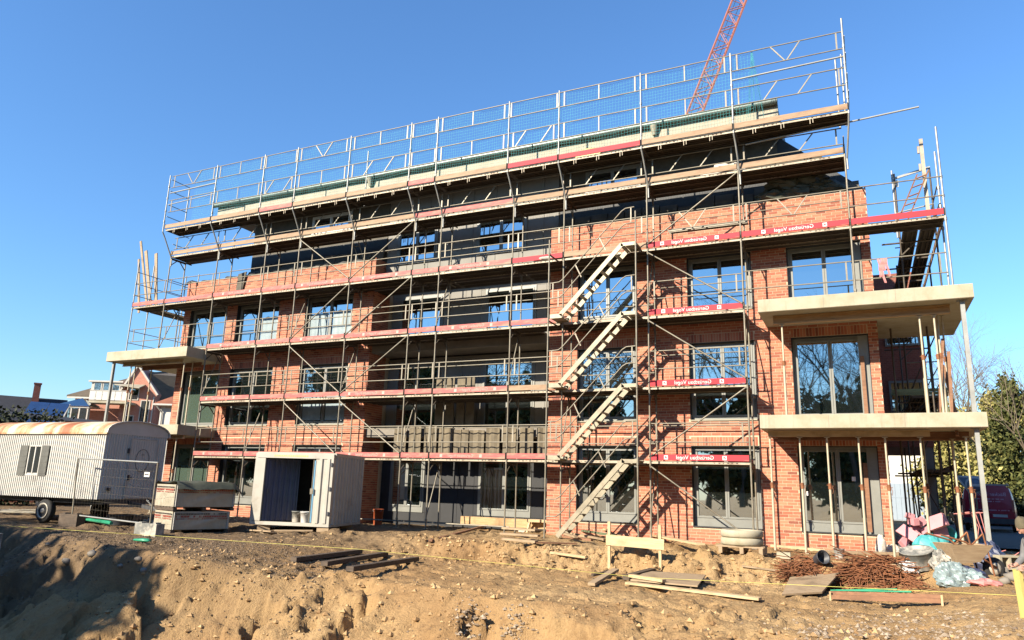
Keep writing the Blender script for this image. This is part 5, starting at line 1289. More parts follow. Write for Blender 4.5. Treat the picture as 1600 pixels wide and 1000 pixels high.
m = MB(); p = G(120, 790, 0.1); m.box((0, 0, 0.08), (0.35, 0.2, 0.2)); m.box((0.05, 0.02, 0.22), (0.2, 0.15, 0.06)); solo('cardboard_box', m, 'batten', 'small yellowish box lying behind the fence below the trailer', 'box', p)
# mobile fence panel
t = thing('site_fence', 'thin steel site fence panel standing in front of the trailer', 'fence', fa)
top_a = onY(122, 716, -6.0); top_b = onY(247, 723, -6.55)
for a, b in ((fa, top_a), (fb, top_b)): m = MB(); m.tube(a - Vector((0, 0, 0.1)), b, 0.021, 7); part('post', m, 'steel', t)
for a, b in ((fa.lerp(top_a, 0.02), fb.lerp(top_b, 0.02)), (top_a, top_b)): m = MB(); m.tube(a, b, 0.021, 7); part('rail', m, 'steel_clean', t)
m = MB()
for k in range(1, 26):
    s_ = k / 26; m.tube(fa.lerp(fb, s_), top_a.lerp(top_b, s_), 0.0018, 3, caps=False)
for k in range(1, 7): m.tube(fa.lerp(top_a, k / 7), fb.lerp(top_b, k / 7), 0.0024, 3, caps=False)
part('wire_mesh', m, 'steel', t)
c_ = fa.lerp(fb, 0.91).lerp(top_a.lerp(top_b, 0.91), 0.80) + Vector((-0.02, -0.03, 0)); dv = (fb - fa).normalized()
m = MB(); m.bar(c_ - dv * 0.12, c_ + dv * 0.12, 0.006, 0.12); pl_ = part('fence_sign', m, 'white_frame', t)
m = MB()
for k in range(5): m.bar(c_ - dv * 0.09 + dv * 0.036 * k + Vector((0, -0.006, 0)), c_ - dv * 0.065 + dv * 0.036 * k + Vector((0, -0.006, 0)), 0.002, 0.03)
part('sign_marks', m, 'tub', pl_)

# ------------------------------------------------------------------ timbers, boards and line on the ground
def gbar(name, pa, pb, w, h, mat, label, cat, lift=0.0, lift2=None):
    a = G(*pa) + Vector((0, 0, h / 2 + lift)); b = G(*pb) + Vector((0, 0, h / 2 + (lift if lift2 is None else lift2))); m = MB(); m.bar(a, b, w, h)
    return solo(name, m, mat, label, cat)
gbar('sleeper', (458, 880), (562, 866), 0.15, 0.09, 'darkwood', 'dark square timber lying on the sand, rear left of three', 'timber', 0.02)
gbar('sleeper', (506, 887), (602, 870), 0.15, 0.09, 'darkwood', 'dark square timber lying on the sand, middle of three', 'timber', 0.02)
gbar('sleeper', (546, 895), (650, 878), 0.15, 0.09, 'darkwood', 'dark square timber lying on the sand, front right of three', 'timber', 0.02)
gbar('plank', (672, 850), (760, 829), 0.10, 0.05, 'brownboard', 'thin dark board leaning on the sand step left of the rough ground', 'plank', 0.05, 0.1)
gbar('plank', (980, 916), (1188, 942), 0.17, 0.04, 'batten', 'long pale plank lying at the edge of the bank', 'plank', 0.04)
gbar('plank', (985, 910), (1038, 919), 0.12, 0.05, 'batten', 'short pale plank lying across the plywood sheet', 'plank', 0.10)
gbar('plank', (924, 918), (962, 902), 0.14, 0.05, 'plank', 'short plank sticking up left of the plywood sheet', 'plank', 0.03, 0.12)
gbar('plank', (925, 905), (955, 899), 0.08, 0.04, 'darkwood', 'thin dark stick beside the short plank on the sand', 'stick', 0.05)
gbar('plank', (978, 908), (1020, 897), 0.14, 0.09, 'darkwood', 'dark timber propping the rear edge of the plywood sheet', 'timber', 0.02)
a, b, c, d = G(985, 912), G(1090, 922), G(1103, 905), G(1012, 900)
m = MB(); m.poly([v + Vector((0, 0, 0.05)) for v in (a, b, c, d)], (0, 0, 0.025)); solo('plywood_sheet', m, 'plank', 'brown plywood sheet lying on the sand behind the long plank', 'plywood')
gbar('plank', (1106, 915), (1094, 912), 0.1, 0.06, 'darkwood', 'dark end of timber at the right edge of the flat plywood', 'timber', 0.05)
gbar('plank', (860, 867), (915, 875), 0.10, 0.05, 'batten', 'pale plank half buried in the rough sand step', 'plank', 0.03)
gbar('plank', (1000, 838), (1095, 858), 0.2, 0.04, 'batten', 'long pale board behind the batter board', 'plank', 0.08)
gbar('plank', (840, 826), (1048, 836), 0.16, 0.09, 'batten', 'long pale sawn timber along the foot of the wall by the stairs', 'plank', 0.1)
gbar('plank', (835, 851), (900, 853), 0.14, 0.03, 'brownboard', 'flat brown board on the ground below the pallet wood', 'plank', 0.03)
gbar('plank', (930, 830), (970, 842), 0.10, 0.04, 'plank', 'short dark strip of scrap wood by the batter board', 'plank', 0.06)
gbar('plank', (1160, 889), (1215, 896), 0.12, 0.03, 'plank', 'thin board lying left of the rusty bars', 'plank', 0.03)
gbar('plank', (1285, 868), (1420, 873), 0.22, 0.06, 'plank', 'wide weathered plank below the corner window', 'plank', 0.06)
gbar('plank', (1205, 858), (1290, 866), 0.18, 0.05, 'batten', 'pale plank along the foot of the brick pier', 'plank', 0.06)
gbar('log', (1400, 903), (1462, 886), 0.2, 0.2, 'plank', 'thick timber lying before the grey tub', 'timber', 0.0)
gbar('plank', (1430, 885), (1492, 899), 0.10, 0.05, 'batten', 'pale plank lying across the plastic sheets', 'plank', 0.2, 0.1)
for k, (pa, pb) in enumerate((((786, 836), (838, 840)), ((783, 842), (842, 846)), ((786, 848), (838, 853)))):
    gbar('pallet_board', pa, pb, 0.16, 0.05, 'plank', ['rear board of the broken pallet under the scaffold', 'middle board of the broken pallet under the scaffold', 'front board of the broken pallet under the scaffold'][k], 'board', 0.16 - 0.05 * k)
for k, (pa, pb) in enumerate((((885, 838), (945, 850)), ((895, 834), (960, 846)), ((905, 830), (950, 838)), ((880, 845), (925, 851)), ((870, 838), (900, 848)))):
    gbar('scrap_wood', pa, pb, 0.09, 0.05, ('plank', 'greensteel', 'batten', 'brownboard', 'plank')[k], ['weathered stick on the scrap pile at the foot of the stairs', 'greenish bar on the scrap pile at the foot of the stairs', 'fresh batten on the scrap pile at the foot of the stairs', 'red brown stick in front of the scrap pile by the stairs', 'grey stick at the left end of the scrap pile by the stairs'][k], 'scrap wood', 0.08 + 0.03 * (k % 3))
# pale trestle at the foot of the stairs
p = G(842, 832); t = thing('sawhorse', 'pale low sawhorse at the foot of the stair tower', 'sawhorse', p, 0.2)
m = MB(); m.bar((-0.35, 0, 0.33), (0.4, 0, 0.33), 0.2, 0.08); part('top_beam', m, 'batten', t)
for x in (-0.28, 0.3):
    for s_ in (-1, 1): m = MB(); m.bar((x, s_ * 0.05, 0.3), (x * 1.15, s_ * 0.22, -0.02), 0.05, 0.05); part('leg', m, 'batten', t)
m = MB(); m.bx(-0.11, 0.11, -0.1, 0.1, 0, 0.24); m.bx(-0.105, 0.105, -0.095, 0.095, 0.241, 0.25); solo('aerated_block', m, 'cont_white', 'white aerated concrete block under a scaffold pole', 'block', G(817, 832))
# batter board
ba = G(952, 884); bb = G(1032, 888)
t = thing('batter_board', 'wooden batter board with two stakes and a pale crossboard', 'batter board', ba)
for g, (px, py) in ((ba, (954, 815)), (bb, (1033, 820))):
    tp = at(px, py, (g - CP).dot(CF) + 0.22); tp = Vector((g.x, g.y, tp.z)); m = MB(); m.bx(g.x - 0.03, g.x + 0.03, g.y - 0.03, g.y + 0.03, g.z - 0.2, tp.z); part('stake', m, 'batten', t)
za = Vector((ba.x, ba.y, at(950, 844, (ba - CP).dot(CF)).z)); zb = Vector((bb.x, bb.y, at(1036, 851, (bb - CP).dot(CF)).z)); dv = (zb - za).normalized(); n_ = Vector((dv.y, -dv.x, 0))
m = MB(); m.bar(za - dv * 0.06 + n_ * 0.043, zb + dv * 0.1 + n_ * 0.043, 0.026, 0.22); part('crossboard', m, 'batten', t)
# string line
pa = at(0, 821, 17.0); pm = at(560, 858, 13.5); pq = at(1000, 902, 12.2); pe = at(1600, 931, 9.4)
m = MB(); m.path([pa + (pa - pm) * 0.3, pa, pm, pq, pe, pe + (pe - pq) * 0.3], 0.004, 4); solo('string_line', m, 'string', 'yellow string line stretched low across the whole site', 'string')

# ------------------------------------------------------------------ concrete rings and the pile by the wheelbarrow
p = G(1160, 862); t = thing('manhole_ring', 'stack of two pale concrete rings on a small pallet', 'concrete ring', (p.x, p.y, p.z))
g = p
m = MB()
for k in range(4): m.bx(g.x - 0.5, g.x + 0.5, g.y - 0.4 + 0.22 * k, g.y - 0.25 + 0.22 * k, g.z + 0.10, g.z + 0.13)
for x in (-0.45, 0, 0.4): m.bx(g.x + x, g.x + x + 0.08, g.y - 0.4, g.y + 0.42, g.z - 0.03, g.z + 0.098)
part('pallet_base', m, 'plank', t)
for k in range(2):
    m = MB(); z = g.z + 0.135 + 0.165 * k; m.lathe((g.x, g.y, z), [(0.33, 0), (0.43, 0), (0.46, 0.03), (0.46, 0.13), (0.43, 0.16), (0.36, 0.16), (0.33, 0.14), (0.33, 0)], 26, 0, None, False); part('ring', m, 'concrete', t)
def rebar_heap(px0, px1, py, n, label, seed, hh=0.4):
    m = MB(); r_ = np.random.default_rng(seed); A_ = G(px0, py); B_ = G(px1, py); d = (B_ - A_)
    for k in range(n):
        s_ = r_.random(); c = A_.lerp(B_, s_) + Vector((r_.normal() * 0.05, r_.normal() * 0.16 + 0.12, 0)); env = hh * math.sin(math.pi * min(1, max(0, 0.15 + 0.75 * s_))) * r_.random(); c.z = gz(c.x, c.y) + 0.02 + env
        an = r_.normal() * 0.42 + 0.25 + (1.2 if r_.random() < 0.2 else 0); L = 0.2 + 0.26 * r_.random(); u = Vector((math.cos(an), math.sin(an), r_.normal() * 0.28)) * L
        a, b = c - u, c + u; a.z = max(a.z, gz(a.x, a.y) + 0.01); b.z = max(b.z, gz(b.x, b.y) + 0.01)
        w_ = Vector((-u.y, u.x, 0)).normalized() * (0.05 + 0.1 * r_.random())
        if k % 3 == 0: m.path([a, b, b + w_ + Vector((0, 0, 0.05)), a + w_ + Vector((0, 0, 0.05))], 0.0085, 5)
        else: m.path([a, (a + b) / 2 + Vector((0, 0, 0.06 * r_.random())), b], 0.0085, 5)
    return solo('rebar_pile', m, 'rust', label, 'rebar')
rebar_heap(1228, 1275, 912, 95, 'smaller left heap of rusty bent reinforcing bars', 1, 0.24)
rebar_heap(1325, 1420, 914, 230, 'larger right heap of rusty bent reinforcing bars', 2, 0.17)
m = MB(); o = G(1352, 938)                       # reinforcing cage lying by the heap
ra, rb = G(1345, 936), G(1425, 941)
for k in range(7):
    q = ra.lerp(rb, k / 6); m.tube(q + Vector((0, 0, -0.03)), q + Vector((0, 0, 0.42 + 0.03 * (k % 2))), 0.007, 4)
for z in (0.05, 0.2, 0.36): m.tube(ra + Vector((0, 0, z)), rb + Vector((0, 0, z)), 0.006, 4)
solo('rebar_cage', m, 'rust', 'upright rusty reinforcing grid in front of the larger bar heap', 'rebar')
t = thing('steel_rail', 'red brown steel channel with green rods lying in front of the rusty bars', 'steel section', G(1300, 936))
a, b = G(1298, 938, 0.06), G(1472, 945, 0.06); m = MB(); m.bar(a, b, 0.12, 0.07); m.bar(a + Vector((0, 0, 0.05)), b + Vector((0, 0, 0.05)), 0.02, 0.08); part('channel', m, 'brownboard', t)
m = MB(); m.tube(a + Vector((0.1, 0.1, 0.1)), b + Vector((-0.4, 0.15, 0.08)), 0.015, 6); m.tube(a + Vector((0, 0.2, 0.08)), b + Vector((-0.6, 0.22, 0.1)), 0.012, 6); part('rod', m, 'greenpipe', t)
for q in (a, b): m = MB(); m.bx(q.x - 0.015, q.x + 0.015, q.y - 0.08, q.y - 0.06, q.z - 0.1, q.z + 0.09); part('end_plate', m, 'batten', t)
a, b, c, d = G(1222, 934), G(1285, 934), G(1313, 911), G(1235, 914)
m = MB(); m.poly([a + Vector((0, 0, 0.03)), b + Vector((0, 0, 0.07)), c + Vector((0, 0, 0.16)), d + Vector((0, 0, 0.12))], (0, 0, 0.03)); solo('plywood_sheet', m, 'plank', 'bent weathered plywood sheet tilted in front of the rusty bars', 'plywood')
# buckets, sacks, foam
m = MB(); m.lathe((0, 0, 0), [(0.22, 0), (0.28, 0.34), (0.30, 0.35), (0.295, 0.32), (0.26, 0.30), (0.05, 0.27)], 22); p = G(1438, 893)
o = solo('mortar_tub', m, 'greybucket', 'large grey mortar crusted tub tipped over beside the sacks', 'tub', p + Vector((0, 0, 0.06)), (math.radians(9), math.radians(-12), 0.4))
m = MB(); m.lathe((0, 0, 0), [(0.19, 0), (0.24, 0.26), (0.26, 0.27), (0.225, 0.26), (0.18, 0.03), (0.02, 0.02)], 20, 0, None, False); p = G(1478, 872); solo('plastic_tub', m, 'turq', 'turquoise plastic tub lying on its side on the rubbish pile', 'tub', p + Vector((0, 0, 0.42)), (math.radians(55), math.radians(-25), 0.3))
m = MB(); m.crumple((0, 0, 0), (0.34, 0.2, 0.24), 21, 24, 0.6); solo('plastic_sheet', m, 'turq', 'turquoise plastic sheet draped below the turquoise tub', 'sheet', G(1462, 885) + Vector((0, 0, 0.35)))
for k, (px, py, rx, rz_, lab) in enumerate(((1377, 868, 0.10, 0.26, 'upright white sack by the building corner'), (1397, 868, 0.18, 0.14, 'white sack lying behind the second prop from the corner'), (1412, 868, 0.2, 0.12, 'white sack lying flat next to the grey tub'), (1405, 860, 0.15, 0.2, 'white sack on top of the lying sacks'))):
    m = MB(); m.crumple((0, 0, 0), (rx * 1.3, rx * 1.05, rz_ * 1.1), 60 + k, 24, 0.35); p = G(px, py); solo('sack', m, 'sack', lab, 'sack', p + Vector((0, 0, rz_ * 0.8)), (0.1, 0.05, k))
m = MB(); m.crumple((0, 0, 0), (0.2, 0.16, 0.15), 31, 40, 0.5, freq=1.5); m.crumple((-0.26, 0, -0.06), (0.24, 0.16, 0.06), 32, 40, 0.5, freq=1.5); solo('plastic_bag', m, 'white_plastic', 'crumpled white plastic bag in front of the grey tub', 'bag', G(1418, 900) + Vector((0, 0, 0.09)))
m = MB(); m.crumple((0, 0, 0), (0.27, 0.22, 0.23), 33, 48, 0.55, freq=1.6); m.crumple((0.28, 0.0, -0.04), (0.22, 0.2, 0.17), 34, 44, 0.55, freq=1.6); m.crumple((0.02, -0.1, -0.09), (0.28, 0.16, 0.11), 35, 44, 0.55, freq=1.6); solo('plastic_sheet', m, 'bluesheet', 'crumpled pale blue plastic sheet at the front of the rubbish pile', 'sheet', G(1490, 911) + Vector((0, 0, 0.10)))
m = MB(); m.crumple((0, 0, 0), (0.2, 0.2, 0.2), 36, 40, 0.6, freq=2); solo('plastic_bag', m, 'greybucket', 'grey filled bag between the grey tub and the wheelbarrow', 'bag', G(1474, 893) + Vector((0, 0, 0.17)))
m = MB(); m.crumple((0, 0, 0), (0.3, 0.22, 0.18), 37, 26, 0.6); solo('plastic_bag', m, 'navy', 'dark blue bag lying under the wheelbarrow', 'bag', G(1510, 908) + Vector((0, 0, 0.08)))
m = MB(); m.crumple((0, 0, 0), (0.28, 0.28, 0.36), 38, 26, 0.5); solo('plastic_bag', m, 'navy', 'dark blue filled bag behind the wheelbarrow wheel', 'bag', G(1548, 893) + Vector((0, 0, 0.2)))
m = MB(); m.crumple((0, 0, 0), (0.2, 0.1, 0.06), 39, 22, 0.8); solo('paper_bag', m, 'tape', 'torn red and white paper bag on the ground by the wheelbarrow', 'bag', G(1540, 914) + Vector((0, 0, 0.03)))
p0 = G(1440, 862); r_ = np.random.default_rng(4)
spots = [(1418, 832, 0.5, 0.3), (1423, 815, 0.28, 0.2), (1430, 826, 0.3, 0.2), (1436, 838, 0.2, 0.2), (1441, 816, 0.22, 0.2), (1428, 840, 0.2, 0.16), (1462, 815, 0.5, 0.36), (1470, 832, 0.4, 0.3), (1452, 838, 0.24, 0.2), (1416, 845, 0.3, 0.2), (1446, 828, 0.26, 0.14), (1460, 846, 0.45, 0.16), (1440, 850, 0.4, 0.2), (1424, 806, 0.2, 0.14)]
LB = ['tall leftmost', 'upper left', 'middle left', 'small tilted', 'topmost', 'lower left', 'big slab shaped right', 'broad lower right', 'small dark shaded', 'lowest left', 'flat central', 'long bottom', 'bottom middle', 'highest little']
for k, (px, py, w_, h_) in enumerate(spots):
    q = at(px, py, 17.0 + 0.12 * (k % 3)); w_ *= 0.86; h_ *= 0.86; m = MB(); rot = (Matrix.Rotation(r_.normal() * 0.35, 3, 'X') @ Matrix.Rotation(r_.normal() * 0.6, 3, 'Z') @ Matrix.Rotation(r_.normal() * 0.4, 3, 'Y'))
    m.poly([rot @ Vector(v) for v in ((-w_ / 2, 0, -h_ / 2), (w_ / 2, 0, -h_ / 2 * 0.8), (w_ / 2 * 0.9, 0, h_ / 2), (-w_ / 2 * 0.8, 0, h_ / 2 * 0.9))], rot @ Vector((0, 0.14, 0)))
    solo('foam_offcut', m, 'pinkfoam', LB[k] + ' pink foam offcut in the heap under the slab', 'foam offcut', q, group='pink foam offcuts')
m = MB(); q = at(1440, 850, 17.5); m.blob((0, 0, 0), (0.42, 0.3, 0.24), 91, 12, 0.3); solo('rubbish_sack', m, 'tub', 'dark rubbish sack beneath the pink foam offcuts', 'sack', (q.x, q.y, gz(q.x, q.y) + 0.2))
for k in range(6):
    a = G(1525 - 5 * k, 862, 0.03); tp = at(1484 + 3.5 * k, 803 - 1.5 * (k % 3), (a - CP).dot(CF) + 0.8); m = MB(); m.bar(a, tp, 0.05, 0.08 if k % 2 else 0.05)
    solo('leaning_batten', m, 'batten', ['rightmost thin', 'rightmost thick', 'inner right thin', 'inner left thick', 'left thin', 'leftmost thick'][k] + ' batten in the leaning sheaf beside the last steel prop', 'batten', group='sheaf of leaning battens')
m = MB(); q0 = at(1490, 803, 18.0)
for k in range(4): m.path([q0 + Vector((0.05 * k, 0, 0)), q0 + Vector((0.35 + 0.1 * k, -0.05, 0.06)), q0 + Vector((0.5 + 0.1 * k, 0, -0.3 - 0.3 * k)), q0 + Vector((0.4 + 0.3 * k, 0, -0.8))], 0.012, 5)
solo('cable', m, 'tape', 'loose red cable hanging round the leaning battens', 'cable')
# wheelbarrow lying on its tray
wb = G(1512, 905); t = thing('wheelbarrow', 'rusty wheelbarrow tipped over in the rubbish pile', 'wheelbarrow', wb, math.radians(25))
m = MB(); pts = [(-0.42, -0.3, 0.62), (0.35, -0.3, 0.62), (0.35, 0.3, 0.62), (-0.42, 0.3, 0.62)]; low = [(-0.25, -0.2, 0.28), (0.15, -0.2, 0.32), (0.15, 0.2, 0.32), (-0.25, 0.2, 0.28)]
m._add(pts + low, [(0, 1, 5, 4), (1, 2, 6, 5), (2, 3, 7, 6), (3, 0, 4, 7), (4, 5, 6, 7)]); part('tray', m, 'plank', t)
for y in (-0.24, 0.24):
    m = MB(); m.path([(-0.55, y, 0.78), (-0.1, y, 0.66), (0.25, y * 0.8, 0.35), (0.5, y * 0.35, 0.22)], 0.017, 7); m.path([(0.0, y, 0.62), (0.22, y, 0.82), (0.36, y, 0.05)], 0.015, 6); part('handle', m, 'rust', t)
m = MB(); m.lathe((0.5, -0.045, 0.2), [(0.12, 0), (0.18, 0.0), (0.2, 0.03), (0.2, 0.06), (0.18, 0.09), (0.12, 0.09)], 18, 0, (0, 1, 0)); w_ = part('wheel', m, 'rubber', t); m = MB(); m.lathe((0.5, -0.05, 0.2), [(0.02, 0), (0.05, -0.01), (0.11, 0.0), (0.125, 0.03), (0.12, 0.1), (0.02, 0.1)], 14, 0, (0, 1, 0)); part('rim', m, 'rim', w_)
# rubble stones and a hollow block
ST = [(1556, 888, 0.14), (1566, 898, 0.12), (1560, 878, 0.12), (1584, 905, 0.11), (1578, 880, 0.13), (1592, 893, 0.12), (1570, 912, 0.09), (1546, 873, 0.1)]
for k, (px, py, r) in enumerate(ST):
    m = MB(); m.blob((0, 0, 0), (r * 1.2, r, r * 0.75), 70 + k, 9, 0.35); solo('stone', m, 'concrete_grey', ['large pale', 'middle right', 'small upper left', 'low right', 'upper right', 'far right', 'lowest', 'highest left'][k] + ' broken stone in the rubble heap right of the wheelbarrow', 'stone', G(px, py) + Vector((0, 0, r * 0.4)), (0, 0, k), 'stones in the rubble heap')
t = thing('hollow_block', 'pale hollow concrete block with two holes in the rubble heap', 'block', G(1575, 893) + Vector((0, 0, 0.12)), 0.5)
m = MB(); 
for x0, x1 in ((-0.2, -0.16), (-0.02, 0.02), (0.16, 0.2)): m.bx(x0, x1, -0.1, 0.1, -0.045, 0.145)
m.bx(-0.2, 0.2, -0.1, 0.1, -0.08, -0.046); m.bx(-0.2, 0.2, -0.1, 0.1, 0.146, 0.18); part('block_body', m, 'concrete', t)
for k, (px, py, r) in enumerate(((145, 868, 0.10), (217, 876, 0.07), (104, 882, 0.09), (225, 893, 0.07), (188, 886, 0.05), (75, 852, 0.06))):
    m = MB(); m.blob((0, 0, 0), (r * 1.2, r, r * 0.7), 90 + k, 9, 0.25); solo('stone', m, 'concrete_grey', ['largest round stone at the top of the shaded bank', 'grey stone on the lit edge of the shaded bank', 'square pale stone in the shaded bank', 'pale cobble low on the bank near the shade edge', 'small cobble on the bank between two larger stones', 'small stone near the top of the bank below the trailer'][k], 'stone', G(px, py) + Vector((0, 0, r * 0.25)))
m = MB(); m.lathe((0, 0, 0), [(0.1, 0), (0.13, 0.22), (0.14, 0.23), (0.12, 0.22), (0.09, 0.02), (0.01, 0.01)], 16, 0, None, False); solo('bucket', m, 'tub', 'dark bucket lying on its side below the corner window', 'bucket', G(1278, 884) + Vector((0, 0, 0.1)), (math.radians(70), 0.3, 0.5))
m = MB(); m.lathe((0, 0, 0), [(0.09, 0), (0.11, 0.2), (0.115, 0.21), (0.1, 0.2), (0.08, 0.02), (0.01, 0.01)], 16, 0, None, False); solo('bucket', m, 'greybucket', 'small grey bucket standing before the corner window', 'bucket', G(1312, 873), (0, 0, 0))
m = MB(); m.bx(-0.14, 0.14, -0.07, 0.07, 0, 0.12); m.bx(-0.135, 0.135, -0.065, 0.065, 0.121, 0.13); solo('aerated_block', m, 'concrete', 'pale block lying at the foot of the prop before the brick pier', 'block', G(1225, 873))
m = MB(); m.bx(-0.06, 0.06, -0.06, 0.06, 0, 1.6); m.bx(-0.065, 0.065, -0.065, 0.065, 1.601, 1.62); q = at(-3, 835, 15.5); solo('marker_post', m, 'greybucket', 'grey post cut by the left edge of the picture', 'post', (q.x, q.y, q.z - 1.6))

# ================================================================== NEIGHBOURHOOD
def facing(px, depth, z=GZ):
    """ground point on the line of sight and the turn that makes local -y look back at the camera"""
    q = at(px, 745, depth); d = ray(px, 745); return Vector((q.x, q.y, z)), math.atan2(-d.x, d.y)
def boxwin(par, x0, x1, z0, z1, y, frame='trim', glass='glass_dull', name='window'):
    m = MB(); e = 0.07
    m.bx(x0 - e, x0, y - 0.05, y - 0.003, z0 - e, z1 + e); m.bx(x1, x1 + e, y - 0.05, y - 0.003, z0 - e, z1 + e); m.bx(x0, x1, y - 0.05, y - 0.003, z1, z1 + e); m.bx(x0, x1, y - 0.05, y - 0.003, z0 - e, z0)
    o = part(name, m, frame, par); p = MB(); p.bx(x0, x1, y - 0.03, y - 0.004, z0, z1); part('pane', p, glass, o); return o
def gable_roof(m, x0, x1, y0, y1, ze, zr, axis='x', ov=0.3, th=0.18):
    """two sloping slabs; the ridge runs along the given axis"""
    if axis == 'x':
        ym = (y0 + y1) / 2
        for ya in (y0 - ov, y1 + ov):
            zs = ze - (zr - ze) * ov / (ym - y0)
            m.poly([(x0 - ov, ya, zs), (x1 + ov, ya, zs), (x1 + ov, ym, zr), (x0 - ov, ym, zr)], (0, 0, th))
    else:
        xm = (x0 + x1) / 2
        for xa in (x0 - ov, x1 + ov):
            zs = ze - (zr - ze) * ov / (xm - x0)
            m.poly([(xa, y0 - ov, zs), (xa, y1 + ov, zs), (xm, y1 + ov, zr), (xm, y0 - ov, zr)], (0, 0, th))
# pink brick house with gable and balcony
loc, rz = facing(165, 65); t = thing('brick_house', 'pink brick house with brown roof, gable and balcony behind the trailer', 'house', loc, rz * 0.5); t.scale = (1.18, 1.0, 1.0)
m = MB(); m.bx(-3.2, 0.45, 0, 9, 0, 8.3); m.bx(0.46, 3.15, -0.5, 8.9, 0, 8.7)
m._add([(0.46, -0.5, 8.7), (3.15, -0.5, 8.7), (1.5, -0.5, 11.1), (0.46, 8, 8.7), (3.15, 8, 8.7), (1.5, 8, 11.1)], [(0, 1, 2), (5, 4, 3), (0, 2, 5, 3), (1, 4, 5, 2)]); m.bx(3.16, 4.6, 1.0, 8, 0, 8.2)
part('wall', m, 'pinkbrick', t)
m = MB(); m.poly([(-3.7, -0.4, 8.2), (0.5, -0.4, 8.2), (1.6, 4.3, 11.2), (0.6, 4.3, 11.2)], (0, 0, 0.15)); m.poly([(-3.7, -0.4, 8.2), (0.6, 4.3, 11.2), (-3.7, 9.2, 8.2)], (0, 0, 0.15)); m.poly([(2.0, 0.4, 10.6), (3.3, 0.2, 7.9), (6.5, 0.2, 7.9), (6.0, 4.3, 10.8), (1.9, 4.3, 11.3)], (0, 0, 0.15))
part('roof', m, 'brownroof', t)
m = MB(); m.bar((0.3, -0.62, 8.55), (1.5, -0.62, 11.25), 0.14, 0.2, 0, (0, 1, 0)); m.bar((3.3, -0.62, 8.55), (1.5, -0.62, 11.25), 0.14, 0.2, 0, (0, 1, 0)); m.bx(-3.6, 0.4, -0.5, -0.38, 8.05, 8.2); part('verge_board', m, 'trim', t)
m = MB(); m.bx(-2.0, 0.3, -0.25, 2.5, 8.55, 9.6); m.bx(-2.2, 0.45, -0.45, 2.6, 9.61, 9.75); d = part('dormer', m, 'trim', t)
for x in (-1.75, -1.05, -0.35): boxwin(t, x, x + 0.5, 8.75, 9.5, -0.26)
m = MB(); m.bx(-1.15, 1.7, -2.2, -0.52, 7.55, 7.75); part('balcony', m, 'concrete', t)
for x in np.arange(-1.15, 1.6, 0.48):
    m = MB(); m.bx(x, x + 0.44, -2.2, -2.16, 7.8, 8.6); part('balcony_panel', m, 'trailer_white', t)
m = MB(); m.bx(-1.17, 1.72, -2.23, -2.13, 8.61, 8.68)
for x in (-1.1, 1.6): m.bx(x, x + 0.1, -2.12, -2.02, 0, 7.54)
part('balcony_rail', m, 'trim', t)
m = MB(); m.poly([(0.3, -1.6, 9.25), (2.2, -1.6, 9.0), (2.2, -0.51, 9.4), (0.3, -0.51, 9.4)], (0, 0, 0.08)); part('awning', m, 'fascia', t)
boxwin(t, 1.1, 1.75, 8.1, 9.1, -0.5, 'trim', 'glass'); boxwin(t, 2.1, 2.7, 5.9, 8.0, -0.5, 'trim', 'glass_dull'); boxwin(t, 1.0, 1.6, 4.9, 6.6, -0.5, 'trim', 'glass_dull', 'door')
m = MB(); m.bx(-3.3, -0.8, -2.8, -0.1, 0, 5.0); part('plinth', m, 'pinkbrick', t)
cs = MB()
for x in (-3.25, -2.7, -2.1, -1.5, -0.9): cs.bx(x, x + 0.09, -2.75, -2.66, 5.0, 7.0)
cs.bx(-3.3, -0.75, -2.8, -2.6, 7.0, 7.15); cs.bx(-3.3, -0.75, -2.8, -2.6, 5.0, 5.12); w_ = part('conservatory', cs, 'trim', t)
for x in (-3.16, -2.61, -2.01, -1.41): m = MB(); m.bx(x, x + 0.46, -2.72, -2.69, 5.12, 7.0); part('pane', m, 'glass_dull', w_)
m = MB(); m._add([(-3.35, -2.9, 7.15), (-0.7, -2.9, 7.15), (-0.7, -0.1, 7.15), (-3.35, -0.1, 7.15), (-2.0, -1.4, 8.0)], [(0, 1, 4), (1, 2, 4), (2, 3, 4), (3, 0, 4)]); part('glass_roof', m, 'glass', w_)
m = MB(); m.path([(3.0, -0.55, 8.4), (3.0, -0.6, 5), (3.0, -0.6, 0)], 0.05, 6); part('downpipe', m, 'trim', t)
# white house
loc, rz = facing(275, 52); t = thing('white_house', 'small white rendered house with red brown roof left of the green corner glass', 'house', loc, rz * 0.5); t.scale = (1.18, 1.0, 1.0)
m = MB(); m.bx(-1.5, 6, 0, 8, 0, 6.5); part('wall', m, 'render', t)
m = MB(); m.poly([(-1.8, -0.35, 6.4), (6.3, -0.35, 6.4), (5.5, 4, 9.6), (2.2, 4, 9.6)], (0, 0, 0.15)); m.poly([(-1.8, -0.35, 6.4), (2.2, 4, 9.6), (-1.8, 8.3, 6.4)], (0, 0, 0.15)); part('roof', m, 'redroof', t)
m = MB(); m.tube((-1.8, -0.42, 6.42), (6.3, -0.42, 6.42), 0.09, 6); m.path([(-1.6, -0.4, 6.35), (-1.35, -0.1, 5.9), (-1.35, -0.1, 0)], 0.055, 6); part('gutter', m, 'trim', t)
boxwin(t, 0.3, 0.8, 5.2, 5.9, 0); boxwin(t, 0.2, 0.9, 2.6, 3.6, 0)
